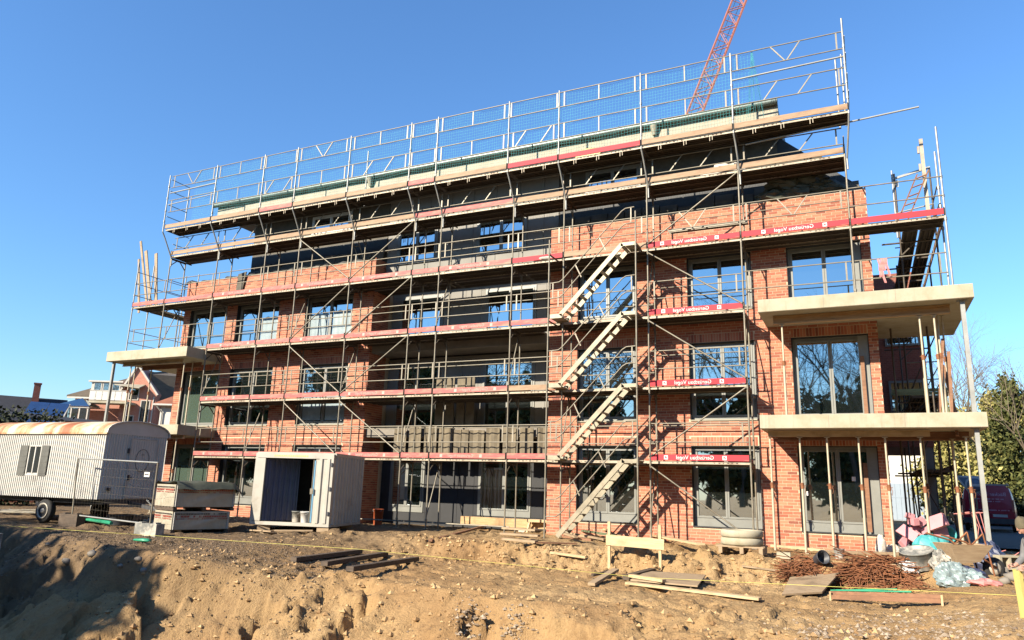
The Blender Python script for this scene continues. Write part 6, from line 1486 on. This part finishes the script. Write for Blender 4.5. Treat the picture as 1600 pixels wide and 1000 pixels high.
# dark roofed houses far left
loc, rz = facing(30, 75); t = thing('dark_house', 'house with dark blue grey roof and brick chimney at the left edge', 'house', loc, rz)
m = MB(); m.bx(-6, 2.4, 0, 9, 0, 5.3); part('wall', m, 'redbrick', t)
m = MB(); gable_roof(m, -6, 3.0, 0, 9, 5.4, 9.3); part('roof', m, 'darkroof', t)
m = MB(); m.bx(-0.1, 0.55, 3.6, 4.3, 8.6, 10.9); m.bx(-0.16, 0.61, 3.54, 4.36, 10.91, 11.05); part('chimney', m, 'redbrick', t)
loc, rz = facing(85, 80); t = thing('dark_house', 'low brick house with dark roof between the chimney house and the pink house', 'house', loc, rz)
m = MB(); m.bx(-3, 3.0, 0, 8, 0, 5.4); part('wall', m, 'redbrick', t)
m = MB(); gable_roof(m, -3, 3.4, 0, 8, 5.4, 8.6); part('roof', m, 'darkroof', t)
m = MB(); m.bx(-2.0, 1.6, -2.2, -0.01, 4.3, 4.9); part('canopy', m, 'fascia', t)
boxwin(t, 1.3, 1.9, 3.4, 5.2, 0)
# slanted solar roof
loc, rz = facing(45, 58); t = thing('solar_carport', 'slanted blue solar roof on posts in front of the dark houses', 'carport', loc, rz)
for k in range(2):
    m = MB(); x0 = -1.5 + 1.4 * k
    m.poly([(x0, -0.4, 4.7), (x0 + 1.36, -0.4, 4.7), (x0 + 2.1, 2.2, 7.1), (x0 + 0.74, 2.2, 7.1)], (0, 0, 0.06)); part('solar_panel', m, 'solar', t)
m = MB(); m.bar((1.3, -0.5, 4.65), (2.05, 2.3, 7.1), 0.1, 0.15); part('edge_beam', m, 'trim', t)
for x, y, z in ((1.9, 1.9, 6.7), (1.3, -0.1, 4.8), (-0.6, 1.9, 6.7)): m = MB(); m.bar((x, y, 0), (x, y, z), 0.12, 0.12); part('post', m, 'darkwood', t)
# low dark shed roof behind the trailer
loc, rz = facing(90, 34); t = thing('garden_wall', 'low dark wall with slate coping behind the trailer', 'wall', loc, rz)
m = MB(); m.bx(-6, 3.2, 0, 0.4, 0, 3.6); part('wall_body', m, 'redbrick', t); m = MB(); m.poly([(-6, -0.1, 4.0), (3.4, -0.1, 3.55), (3.4, 0.6, 3.75), (-6, 0.6, 4.2)], (0, 0, 0.08)); part('coping', m, 'darkroof', t)
# leafy things
def leaf_quads(m, c, rad, n, size, seed, shell=0.55, mi=0):
    r_ = np.random.default_rng(seed); c = np.array(c); V = []
    # clumps first, then leaves around each clump
    nc = max(4, n // 45); cl_ = []
    for k in range(nc):
        d = r_.normal(size=3); d /= np.linalg.norm(d); q = (shell + (1 - shell) * r_.random()) * (1.0 if r_.random() < 0.8 else 0.5)
        cl_.append(c + d * np.array(rad) * q)
    for k in range(n):
        p = cl_[r_.integers(nc)] + r_.normal(size=3) * np.array(rad) * 0.16
        u = r_.normal(size=3); u /= np.linalg.norm(u); w = np.cross(u, r_.normal(size=3)); w /= np.linalg.norm(w) + 1e-9; s = size * (0.6 + 0.8 * r_.random())
        u = u * s; w = w * s * 0.55
        m._add([p - u, p + w, p + u, p - w], [(0, 1, 2, 3)], mi)
def limbs(m, base, h, r, seed, levels=4, spread=0.5, kids=3, n=5, droop=0.0):
    r_ = np.random.default_rng(seed); tips = []
    def grow(p, d, L, rad, lv):
        q = p; steps = 3
        for s_ in range(steps):
            d2 = (d + Vector(r_.normal(size=3)) * 0.10).normalized(); q2 = q + d2 * L / steps; ra = rad * (1 - 0.5 * s_ / steps); m.tube(q, q2, ra, n if lv < 2 else 3, 0, rad * (1 - 0.5 * (s_ + 1) / steps), False); q = q2; d = d2
            if lv > 0 and lv < levels and s_ > 0 or lv == 0 and s_ > 0:
                for k in range(kids if lv < 2 else kids - 1):
                    a = Vector(r_.normal(size=3)); a = (a - d * a.dot(d)).normalized(); e = (d * (1 - spread * 0.5) + a * spread + Vector((0, 0, 0.18))).normalized(); grow(q, e, L * (0.52 + 0.2 * r_.random()), rad * 0.42, lv + 1)
        tips.append(q)
    grow(Vector(base), Vector((0, 0, 1)), h * 0.62, r, 0); return tips
def tree(name, label, loc, h, crown, leaf, n, size, seed, trunk_r=0.2, bare=0.35, group=None, lv=3):
    t = thing(name, label, 'tree', loc, 0, group); L = Vector(loc)
    m = MB(); tips = limbs(m, L, h, trunk_r, seed, lv, 0.55, 3); part('trunk', m, 'palebark' if bare > 0.3 else 'bark', t)
    if n:
        m = MB()
        for k, (cx, cy, cz, rx, ry, rz_) in enumerate(crown): leaf_quads(m, L + Vector((cx, cy, cz)), (rx, ry, rz_), n // len(crown), size, seed * 10 + k)
        part('crown', m, leaf, t)
    return t
# right hand trees beyond the road
TR = [(1488, 44, 8.4, 'ivy', 'ivy clad tree seen between the props and the white corner column', 1), (1550, 47, 10.8, 'ivy', 'tall ivy clad tree with bare top right of the corner column', 2), (1592, 43, 9.0, 'conifer', 'dark green conifer at the right edge of the picture', 3), (1528, 52, 8.2, 'conifer', 'bushy conifer just right of the white corner column', 4), (1508, 58, 9.2, 'ivy', 'slim leafless tree behind the ivy clad trees', 5)]
for px, dp, h, lf, lab, sd in TR:
    q = at(px, 745, dp)
    if sd == 2: cr = [(0, 0, h * 0.30, 2.0, 2.0, h * 0.28), (0.2, 0, h * 0.58, 0.9, 0.9, h * 0.2)]
    elif sd == 5: cr = [(0, 0, h * 0.4, 1.2, 1.2, h * 0.3)]
    elif lf == 'conifer': cr = [(0, 0, h * 0.25, 2.3, 2.3, h * 0.25), (0, 0, h * 0.55, 1.5, 1.5, h * 0.25), (0, 0, h * 0.8, 0.7, 0.7, h * 0.16)]
    else: cr = [(0, 0, h * 0.28, 2.2, 2.2, h * 0.27), (0, 0, h * 0.6, 1.4, 1.4, h * 0.25)]
    tree('ivy_tree' if lf == 'ivy' else 'conifer', lab, (q.x, q.y, GZ), h * 1.0, cr, 'ivy' if sd != 3 else 'conifer', 7000 if sd != 5 else 2500, 0.13, sd, 0.13, 0.4, lv=4 if sd in (1, 2) else 3)
for k, (px, dp, h) in enumerate(((1465, 62, 6.5), (1612, 50, 9.5), (1640, 46, 9.0))):
    q = at(px, 745, dp); tree('conifer', ['conifer glimpsed behind the props under the upper slab', 'conifer just outside the right edge', 'second conifer outside the right edge'][k], (q.x, q.y, GZ), h, [(0, 0, h * 0.3, 2.6, 2.6, h * 0.3), (0, 0, h * 0.65, 1.6, 1.6, h * 0.25)], 'ivy', 3800, 0.17, 20 + k)
# hedge row on both sides
def hedge(name, label, a, b, h, w, n, size, seed, cat='hedge'):
    a = Vector(a); b = Vector(b); m = MB(); r_ = np.random.default_rng(seed); t = thing(name, label, cat, a)
    for k in range(n):
        s_ = r_.random(); p = a.lerp(b, s_) + Vector((r_.normal() * w * 0.4, r_.normal() * w * 0.4, h * r_.random() ** 0.8 * (0.85 + 0.2 * math.sin(s_ * 21))))
        u = Vector(r_.normal(size=3)).normalized() * size; w_ = u.cross(Vector(r_.normal(size=3))).normalized() * size * 0.6; m._add([p - u, p + w_, p + u, p - w_], [(0, 1, 2, 3)])
    part('foliage', m, 'hedge', t); return t
a = at(1490, 745, 40); b = at(1680, 745, 40); hedge('hedge', 'dark hedge along the road behind the red van', (a.x, a.y, GZ), (b.x, b.y, GZ), 1.6, 0.8, 5000, 0.11, 1)
a = at(-60, 745, 30); b = at(60, 745, 31); hedge('hedge', 'dark shrubs behind the left end of the trailer', (a.x, a.y, GZ), (b.x, b.y, GZ), 3.9, 1.2, 6000, 0.10, 2)
# red roofed bungalow and signs beyond the van
loc, rz = facing(1570, 62); t = thing('bungalow', 'low cream bungalow with red tiled roof beyond the van', 'house', loc, rz)
m = MB(); m.bx(-3.2, 7, 0, 7, 0, 2.7); part('wall', m, 'render', t); m = MB(); m.poly([(-3.5, -0.5, 2.55), (7, -0.5, 2.55), (7, 3.5, 4.3), (-3.5, 3.5, 4.3)], (0, 0, 0.14)); part('roof', m, 'redroof', t)
for x in (-2.2, 0.2, 1.6): boxwin(t, x, x + 0.9, 1.0, 2.1, 0)
q = at(1513, 755, 30); t = thing('traffic_sign', 'pointed down triangular road sign seen against the trees', 'sign', (q.x, q.y, GZ), facing(1513, 30)[1])
m = MB(); m.tube((0, 0.03, 0), (0, 0.03, q.z - GZ + 0.3), 0.03, 6); part('post', m, 'steel', t)
zc = q.z - GZ; m = MB(); m.poly([(-0.45, 0, zc + 0.3), (0.45, 0, zc + 0.3), (0, 0, zc - 0.42)], (0, 0.02, 0)); p_ = part('sign_plate', m, 'signwhite', t); m = MB(); m.poly([(-0.33, -0.006, zc + 0.235), (0.33, -0.006, zc + 0.235), (0, -0.006, zc - 0.3)], (0, 0.005, 0)); part('sign_face', m, 'signback', p_)
q = at(1523, 758, 29.5); t = thing('traffic_sign', 'round road sign with a grey bar just right of the triangular sign', 'sign', (q.x, q.y, GZ), facing(1523, 29.5)[1]); zc = q.z - GZ
m = MB(); m.tube((0, 0.03, 0), (0, 0.03, zc + 0.3), 0.03, 6); part('post', m, 'steel', t)
m = MB(); m.lathe((0, 0, zc), [(0.001, 0), (0.34, 0), (0.34, 0.02), (0.001, 0.02)], 20, 0, (0, -1, 0)); p_ = part('sign_plate', m, 'signwhite', t); m = MB(); m.lathe((0, -0.021, zc), [(0.001, 0), (0.27, 0), (0.27, 0.006), (0.001, 0.006)], 20, 0, (0, -1, 0)); m.bx(-0.18, 0.18, -0.032, -0.0275, zc - 0.05, zc + 0.05, 1); part('sign_face', m, ['signback', 'signwhite'], p_)
# curved street lamp
q = at(1582, 745, 45); t = thing('street_lamp', 'thin curved lamp post in front of the red roofed bungalow', 'street lamp', (q.x, q.y, GZ)); d = Vector((CR.x, CR.y, 0)).normalized()
m = MB(); b_ = Vector((q.x, q.y, GZ)); m.path([b_, b_ + Vector((0, 0, 3.2))] + [b_ + Vector((0, 0, 3.2)) + d * (-(1 - math.cos(a)) * 0.75) + Vector((0, 0, math.sin(a) * 0.8)) for a in np.linspace(0.2, 2.4, 8)], 0.04, 6); part('pole', m, 'tub', t)
m = MB(); e = b_ + Vector((0, 0, 3.75)) - d * 1.3; m.box(e, (0.3, 0.15, 0.08)); part('lamp_head', m, 'tub', t)
# building with garage behind the right end
loc, rz = facing(1425, 46); t = thing('garage_house', 'white rendered building with a grey blue gate behind the right end of the block', 'building', loc, rz)
m = MB(); m.bx(-2.6, 2.3, 0, 7, 0, 4.1); part('wall', m, 'render', t); m = MB(); m.bx(-2.7, 2.4, -0.15, 7.2, 4.11, 4.4); part('roof', m, 'darkroof', t)
m = MB(); m.bx(-1.9, 0.5, -0.05, -0.003, 0, 2.3)
for k in range(8): m.bx(-1.88 + 0.3 * k, -1.62 + 0.3 * k, -0.075, -0.051, 0.05, 2.25)
for z in (1.4,): m.bx(-1.9, 0.5, -0.09, -0.076, z, z + 0.06)
part('gate', m, 'bluerender', t)
# ------------------------------------------------------------------ van
q = at(1549, 838, 31.0); d = ray(1549, 838); t = thing('parked_van', 'dark red van parked on the road, its lettered rear to the camera', 'van', (q.x, q.y, -2.05), math.atan2(-d.x, d.y) - 0.04)
prof = [(-0.97, 0.45), (-0.97, 1.0), (-0.88, 1.55), (-0.80, 1.83), (-0.68, 1.93), (0.68, 1.93), (0.80, 1.83), (0.88, 1.55), (0.97, 1.0), (0.97, 0.45), (0.90, 0.32), (-0.90, 0.32)]
m = MB(); N = len(prof); st_ = [(0.0, 0.97, 0.0), (0.12, 1.0, 0.02), (3.2, 1.0, 0.0), (3.75, 0.98, -0.4)]
vs = []
for (y, s_, dz) in st_:
    for x, z in prof: vs.append((x * s_, y + (0.12 * max(0, z - 1.0) if y == 0 else 0), z + (dz * max(0, z - 1.1) if dz < 0 else dz * 0)))
m._add(vs, [(i * N + k, i * N + (k + 1) % N, (i + 1) * N + (k + 1) % N, (i + 1) * N + k) for i in range(3) for k in range(N)], 0, True); m._add(vs[:N], [tuple(range(N - 1, -1, -1))]); m._add(vs[-N:], [tuple(range(N))])
m.bx(-0.88, 0.88, 3.7, 4.7, 0.35, 1.05); part('body', m, 'van', t)
m = MB(); m.bx(-0.94, 0.94, -0.09, -0.012, 0.34, 0.56); m.bx(-0.93, 0.93, 4.65, 4.78, 0.34, 0.6); part('bumper', m, 'tub', t)
for s_ in (-1, 1):
    m = MB(); m.bx(s_ * 0.90 - 0.045, s_ * 0.90 + 0.045, -0.03, 0.04, 0.85, 1.35); part('tail_light', m, 'redink', t)
    for y in (0.75, 3.9):
        m = MB(); m.lathe((s_ * 0.86 - 0.09, y, 0.32), [(0.2, 0), (0.31, 0.01), (0.32, 0.09), (0.31, 0.17), (0.2, 0.18)], 16, 0, (1, 0, 0)); w_ = part('wheel', m, 'rubber', t); m = MB(); m.lathe((s_ * 0.86 - 0.1, y, 0.32), [(0.05, 0), (0.19, 0.01), (0.19, 0.19), (0.05, 0.2)], 12, 0, (1, 0, 0)); part('rim', m, 'rim', w_)
m = MB(); m.bx(-0.006, 0.006, -0.014, 0.0, 0.6, 1.1); m.bx(-0.84, 0.84, -0.012, -0.001, 0.74, 0.75); part('door_gap', m, 'slot', t)
m = MB(); m.bx(-0.8, 0.8, 0.25, 0.29, 1.95, 2.0); m.bx(-0.8, 0.8, 2.6, 2.64, 1.95, 2.0); m.tube((-0.75, 0.2, 2.02), (-0.75, 3, 2.02), 0.02, 6); m.tube((0.75, 0.2, 2.02), (0.75, 3, 2.02), 0.02, 6); part('roof_rack', m, 'steel_clean', t)
m = MB(); m.bx(0.15, 0.67, -0.02, -0.006, 0.62, 0.73); part('licence_plate', m, 'plate', t)
rx = math.radians(90 - 6.5)
M['vanprint'] = simple('van_print', (0.42, 0.26, 0.33), 0.5)
part('lettering', text_mesh('Bäcker Elektro', 0.215, 'vanprint'), None, t, (0.05, 0.055, 1.56), rot=(rx, 0, 0))
r_ = np.random.default_rng(9); m = MB()
for z, x0, x1, h_ in ((1.36, -0.5, 0.6, 0.05), (1.26, -0.3, 0.45, 0.045), (0.9, -0.7, 0.75, 0.035)):
    x = x0
    while x < x1: L = 0.015 + 0.02 * r_.random(); yy = 0.12 * max(0, z - 1.0) - 0.004; m.bx(x, x + L, yy - 0.004, yy, z - h_ / 2, z + h_ / 2); x += L + 0.012 + (0.04 if r_.random() < 0.18 else 0)
part('small_print', m, 'vanprint', t)
# ------------------------------------------------------------------ crane behind the block
c0_, c1_ = at(1090, 165, 66), at(1155, 0, 70); u = (c1_ - c0_).normalized(); base = c0_ - u * ((c0_.z - 6.0) / u.z); tip = c1_ + u * 14
t = thing('tower_crane', 'orange red lattice crane jib rising behind the roof', 'crane', (base.x, base.y, GZ))
side = u.cross(Vector((CF.x, CF.y, 0))).normalized(); nrm = side.cross(u).normalized(); hw = 0.62; L = (tip - base).length
ch = [(-hw, -0.5), (hw, -0.5), (hw, 0.5), (-hw, 0.5)]
def cpt(k, s_): a, b = ch[k % 4]; return base + u * s_ + side * a + nrm * b
for k in range(4): m = MB(); m.bar(cpt(k, 0), cpt(k, L), 0.13, 0.13); part('chord', m, 'crane', t)
n_ = int(L / 1.25)
for f_, (k0, k1) in enumerate(((0, 1), (1, 2), (2, 3), (3, 0))):
    m = MB()
    for i in range(n_):
        sa, sb = L * i / n_, L * (i + 1) / n_; m.tube(cpt(k0, sa) if i % 2 else cpt(k1, sa), cpt(k1, sb) if i % 2 else cpt(k0, sb), 0.045, 4, caps=False)
        if i % 2 == 0: m.tube(cpt(k0, sa), cpt(k1, sa), 0.035, 4, caps=False)
    part('lattice', m, 'crane', t)
for a_ in (-0.25, 0.25): m = MB(); m.tube(base + side * a_ + nrm * 1.1, tip + side * a_ + nrm * 0.8, 0.03, 4); part('hoist_cable', m, 'tub', t)
m = MB(); bz = Vector((base.x, base.y, GZ)); m.bx(base.x - 0.8, base.x + 0.8, base.y - 0.8, base.y + 0.8, GZ, 4.5); m.bx(base.x - 1.6, base.x + 1.4, base.y - 1.3, base.y + 1.3, 4.501, 6.2); part('tower', m, 'crane', t)

# ------------------------------------------------------------------ worker at the right edge
def skin_mesh(verts, edges, radii, sub=2):
    me = bpy.data.meshes.new('skin_tmp'); me.from_pydata(verts, edges, []); o = bpy.data.objects.new('skin_tmp', me); COL.objects.link(o)
    o.modifiers.new('skin', 'SKIN')
    lay = me.skin_vertices[0].data
    for k, r in enumerate(radii): lay[k].radius = r if isinstance(r, tuple) else (r, r); lay[k].use_root = (k == 0)
    s_ = o.modifiers.new('sub', 'SUBSURF'); s_.levels = sub; s_.render_levels = sub
    dg = bpy.context.evaluated_depsgraph_get(); ev = bpy.data.meshes.new_from_object(o.evaluated_get(dg))
    mb = MB(); mb._add([tuple(v.co) for v in ev.vertices], [tuple(p.vertices) for p in ev.polygons], 0, True)
    bpy.data.objects.remove(o); return mb
hp = at(1597, 822, 8.75); gzp = gz(hp.x, hp.y); f2 = -Vector((CR.x, CR.y, 0)).normalized()
pt = thing('person', 'person in grey jacket and olive beanie at the right edge holding a yellow board', 'person', (hp.x, hp.y, gzp), math.atan2(f2.y, f2.x))
S = (hp.z - gzp + 0.0) / 1.50                       # local: facing +x, head centre about 1.50 high
def P_(x, y, z): return (x * S - 0.27 * S, y * S, z * S)
V = [P_(-0.02, 0, 0.88), P_(0.03, 0, 1.08), P_(0.11, 0, 1.24), P_(0.18, 0, 1.345), P_(0.22, 0, 1.41)]; E_ = [(0, 1), (1, 2), (2, 3), (3, 4)]; Rr = [(0.15, 0.12), (0.14, 0.11), (0.17, 0.12), 0.06, 0.055]
def limb(start, pts, rr):
    prev = start
    for p, r in zip(pts, rr): V.append(p); Rr.append(r); E_.append((prev, len(V) - 1)); prev = len(V) - 1
    return prev
for s_ in (-1, 1):
    limb(0, [P_(-0.02, 0.1 * s_, 0.80), P_(0.05, 0.11 * s_, 0.45), P_(-0.02, 0.11 * s_, 0.09), P_(0.05, 0.12 * s_, 0.05), P_(0.15, 0.125 * s_, 0.035)], [0.09, 0.06, 0.045, 0.04, 0.035])
wr = []
for s_ in (-1, 1):
    wr.append(limb(2, [P_(0.11, 0.18 * s_, 1.27), P_(0.14, 0.23 * s_, 1.02), P_(0.33, 0.17 * s_, 0.90), P_(0.39, 0.155 * s_, 0.885)], [0.06, 0.045, 0.032, 0.034]))
sc_ = lambda r: tuple(v * S for v in r) if isinstance(r, tuple) else r * S
body = skin_mesh(V, E_, [sc_(r) for r in Rr])
# head, nose, ears joined into the body mesh
def head(mb):
    c = Vector(P_(0.255, 0, 1.50)); R2 = Matrix.Rotation(math.radians(22), 3, 'Y'); n, m_ = 18, 14; vs = []
    for i in range(m_ + 1):
        th = math.pi * i / m_
        for k in range(n):
            a = 2 * math.pi * k / n; x, y, z = math.sin(th) * math.cos(a), math.sin(th) * math.sin(a), math.cos(th)
            X_, Y_, Z_ = x * 0.098, y * 0.076, z * 0.122
            if z < 0: Y_ *= 1 + 0.30 * z; X_ = X_ * (1 + 0.10 * z) + (0.012 * -z if x > 0 else 0)
            if x > 0.55 and abs(y) < 0.5 and -0.35 < z < 0.1: X_ += 0.0
            if x > 0.6 and 0.1 < abs(y) < 0.55 and -0.05 < z < 0.25: X_ -= 0.009
            vs.append(c + R2 @ Vector((X_, Y_, Z_)) * S)
    mb._add(vs, [(i * n + k, (i + 1) * n + k, (i + 1) * n + (k + 1) % n, i * n + (k + 1) % n) for i in range(m_) for k in range(n)], 0, True)
    def q(x, y, z): return c + R2 @ Vector((x, y, z)) * S
    b = [q(0.093, -0.013, 0.02), q(0.093, 0.013, 0.02), q(0.098, 0.02, -0.032), q(0.098, -0.02, -0.032), q(0.128, 0, -0.028), q(0.100, 0, 0.03)]
    mb._add(b, [(0, 5, 4, 3), (5, 1, 2, 4), (3, 4, 2)], 0, True)
    t_ = MB(); t_.blob(q(0.095, 0, -0.062), (0.014 * S, 0.026 * S, 0.007 * S), 1, 10, 0.05); t_.blob(q(0.094, 0, -0.078), (0.015 * S, 0.022 * S, 0.008 * S), 2, 10, 0.05)
    for s_ in (-1, 1): t_.blob(q(-0.005, 0.075 * s_, 0.0), (0.022 * S, 0.012 * S, 0.033 * S), 3, 10, 0.1)
    mb.add(t_)
    return c, R2
hc, hR = head(body)
for s_, w_ in ((-1, wr[0]), (1, wr[1])):            # five separate bent fingers round the board
    w0 = Vector(V[w_]); body.add(skin_mesh([tuple(w0 + Vector((-0.03, 0, 0)) * S), tuple(w0 + Vector((0.05, 0, 0)) * S)], [(0, 1)], [(0.036 * S, 0.018 * S), (0.040 * S, 0.016 * S)], 1))
    for k in range(4):
        L = (0.07, 0.08, 0.076, 0.06)[k]; z = 0.03 - 0.02 * k; a = w0 + Vector((0.04, 0.0, z)) * S; pts = [a, a + Vector((L * 0.5, -0.006 * s_, -0.004)) * S, a + Vector((L * 0.72, -0.03 * s_, -0.006)) * S, a + Vector((L * 0.55, -0.05 * s_, -0.006)) * S]
        body.add(skin_mesh([tuple(p) for p in pts], [(0, 1), (1, 2), (2, 3)], [0.009 * S, 0.0088 * S, 0.008 * S, 0.007 * S], 1))
    a = w0 + Vector((0.0, -0.01 * s_, 0.03)) * S; pts = [a, a + Vector((0.03, -0.03 * s_, 0.015)) * S, a + Vector((0.06, -0.045 * s_, 0.005)) * S]
    body.add(skin_mesh([tuple(p) for p in pts], [(0, 1), (1, 2)], [0.011 * S, 0.01 * S, 0.008 * S], 1))
part('body', body, 'skin', pt)
Vj, Ej, Rj = V[:4], [(0, 1), (1, 2), (2, 3)], [(0.175, 0.145), (0.165, 0.13), (0.19, 0.14), 0.08]
Vj = list(Vj)
for s_ in (-1, 1):
    prev = 2
    for p, r in zip([P_(0.11, 0.185 * s_, 1.27), P_(0.14, 0.235 * s_, 1.02), P_(0.315, 0.175 * s_, 0.905)], [0.075, 0.06, 0.046]): Vj.append(p); Rj.append(r); Ej.append((prev, len(Vj) - 1)); prev = len(Vj) - 1
part('jacket', skin_mesh(Vj, Ej, [sc_(r) for r in Rj]), 'jacket', pt)
Vt = [P_(-0.02, 0, 0.90)]; Et = []; Rt = [(0.165, 0.135)]
for s_ in (-1, 1):
    prev = 0
    for p, r in zip([P_(-0.02, 0.1 * s_, 0.78), P_(0.05, 0.11 * s_, 0.45), P_(-0.02, 0.11 * s_, 0.12)], [0.105, 0.08, 0.07]): Vt.append(p); Rt.append(r); Et.append((prev, len(Vt) - 1)); prev = len(Vt) - 1
part('trousers', skin_mesh(Vt, Et, [sc_(r) for r in Rt]), 'trousers', pt)
for s_ in (-1, 1): part('boot', skin_mesh([P_(-0.03, 0.115 * s_, 0.14), P_(-0.01, 0.115 * s_, 0.06), P_(0.09, 0.12 * s_, 0.05), P_(0.18, 0.125 * s_, 0.045)], [(0, 1), (1, 2), (2, 3)], [0.055 * S, 0.06 * S, 0.052 * S, 0.04 * S]), 'rubber', pt)
m = MB(); n, k_ = 18, 7; vs = []
for i in range(k_ + 1):
    th = (math.pi * 0.56) * i / k_
    for k in range(n):
        a = 2 * math.pi * k / n; rr = 1.06 + (0.06 if i >= k_ - 1 else 0); vs.append(hc + hR @ Vector((math.sin(th) * math.cos(a) * 0.104 * rr - 0.012, math.sin(th) * math.sin(a) * 0.084 * rr, math.cos(th) * 0.135 * 1.04 + 0.016 * (1 if math.cos(a) > 0 else 0.2))) * S)
m._add(vs, [(i * n + k, (i + 1) * n + k, (i + 1) * n + (k + 1) % n, i * n + (k + 1) % n) for i in range(k_) for k in range(n)], 0, True); part('beanie', m, 'beanie', pt)
# the yellow board in the worker's hands
c = pt.matrix_basis @ Vector(P_(0.42, 0.0, 0.58)); m = MB(); m.bx(-0.012, 0.012, -0.04, 0.05, -0.33, 0.2); m.bx(-0.02, 0.02, -0.05, -0.0401, -0.34, 0.21); m.bx(-0.02, 0.02, 0.0501, 0.06, -0.34, 0.21)
solo('yellow_board', m, 'yellow', 'yellow plastic board held upright by the person at the right edge', 'board', c, (0, 0.05, pt.rotation_euler.z))

# ------------------------------------------------------------------ trees on the camera's side: they shade the pit and stand in the window panes; side belts cut sky light
SH = [(4.7, 5.9, 1.8), (3.6, 6.5, 2.2), (0.9, 7.0, 2.4), (-2.1, 7.5, 2.6), (-5.3, 8.4, 2.6), (-8.6, 9.2, 2.8), (-12.3, 10.0, 3.0)]
SHL = ['shortest', 'second shortest', 'third shortest', 'middle', 'third tallest', 'second tallest', 'tallest']
for k, (x, top, r) in enumerate(SH):
    z0 = gz(x, -24.6); h = top - z0
    tree('conifer', SHL[k] + ' of the row of dense evergreens that shades the pit', (x, -24.6, z0), h * 0.9, [(0, 0, h * 0.30, r, r, h * 0.30), (0, 0, h * 0.70, r * 0.85, r * 0.85, h * 0.30)], 'conifer', 8000, 0.3, 60 + k, 0.2, 0.1, group='evergreens shading the pit', lv=1)
for k, (x, h) in enumerate(((-7.0, 16), (-3.2, 13.5))):
    tree('bare_tree', ['taller', 'shorter'][k] + ' tree beside the pit with a sparse leaf crown added for dappled shade', (x, -26, gz(x, -26)), h * 0.8, [(0, 0, h * 0.84, 2.2, 1.4, 1.3)], 'conifer', 340, 0.34, 80 + k, 0.16, 0.1, lv=3)  # crown leaves added only to dapple the trailer side
m = MB(); tips = limbs(m, (0, 0, 0), 15.0, 0.3, 5, 4, 0.62, 3); bare_me = m.mesh('trunk', 'bark')
m = MB(); tips = limbs(m, (0, 0, 0), 14.0, 0.26, 9, 4, 0.55, 3); bare_me2 = m.mesh('trunk', 'bark')
r_ = np.random.default_rng(12)
for k in range(24):
    x = -62 + 4.3 * k + r_.normal() * 0.8; y = -48 + r_.normal() * 3
    t = thing('bare_tree', 'leafless tree across the site behind the camera', 'tree', (x, y, GZ), r_.random() * 6, 'leafless trees behind the camera'); o = part('trunk', bare_me if k % 2 else bare_me2, None, t); s_ = 0.85 + 0.25 * r_.random(); o.scale = (s_, s_, s_)
cm = MB()
for q in ((0, 0, 3.2, 2.9, 2.6, 3.2), (0.4, 0, 7.6, 2.2, 2.0, 3.2)): leaf_quads(cm, q[:3], q[3:], 1500, 0.36, int(q[2] * 10), 0.45)
tm = MB(); tm.tube((0, 0, 0), (0, 0, 9), 0.2, 6, 0, 0.05); cme = cm.mesh('crown', 'conifer'); tme = tm.mesh('trunk', 'bark')
for k in range(30):
    x = -72 + 3.9 * k + r_.normal() * 0.7; y = -52 + r_.normal() * 2.0; s_ = 0.95 + 0.25 * r_.random()
    t = thing('evergreen', 'dark evergreen added out of view beside the site to block sky light', 'tree', (x, y, GZ), r_.random() * 6, 'evergreens behind the camera')
    for nm, me in (('trunk', tme), ('crown', cme)): o = part(nm, me, None, t); o.scale = (s_, s_, s_)

SKY_BLOCKERS = [(46 + 3 * r_.random(), -38 + 5.2 * k) for k in range(11)] + [(-30 - 3 * r_.random(), -34 + 5.2 * k) for k in range(6)]  # unseen rows added right and left to cut the sky light
for k, (x, y) in enumerate(SKY_BLOCKERS):
    s_ = 1.05 + 0.25 * r_.random(); t = thing('evergreen', 'dark evergreen added out of view beside the site to block sky light', 'tree', (x, y, GZ), r_.random() * 6, 'evergreens behind the camera')
    for nm, me in (('trunk', tme), ('crown', cme)): o = part(nm, me, None, t); o.scale = (s_, s_, s_)
# upper storeys of the rear wing, in the shade of the block
wx = onY(1449, 590, 8.2).x
t = thing('rear_wing', 'dark shaded rear wing of the block seen between the balcony slabs', 'building', (26.5, 8.2, GZ))
m = MB(); m.bx(25.53, wx, 8.2, 13.9, 0.9, 6.9); part('wall', m, 'redbrick', t)
for z0 in (1.5, 4.3):
    f = MB(); f.bx(25.9, 25.97, 8.13, 8.197, z0, z0 + 1.6); f.bx(26.9, 26.97, 8.13, 8.197, z0, z0 + 1.6); f.bx(25.97, 26.9, 8.13, 8.197, z0 + 1.53, z0 + 1.6); f.bx(25.97, 26.9, 8.13, 8.197, z0, z0 + 0.07)
    o = part('window', f, 'frame', t); p = MB(); p.bx(25.97, 26.9, 8.15, 8.19, z0 + 0.07, z0 + 1.53); part('pane', p, 'glass', o)
m = MB(); m.bx(wx - 0.3, wx - 0.05, 8.25, 8.5, GZ, 0.895); part('column', m, 'concrete_grey', t)
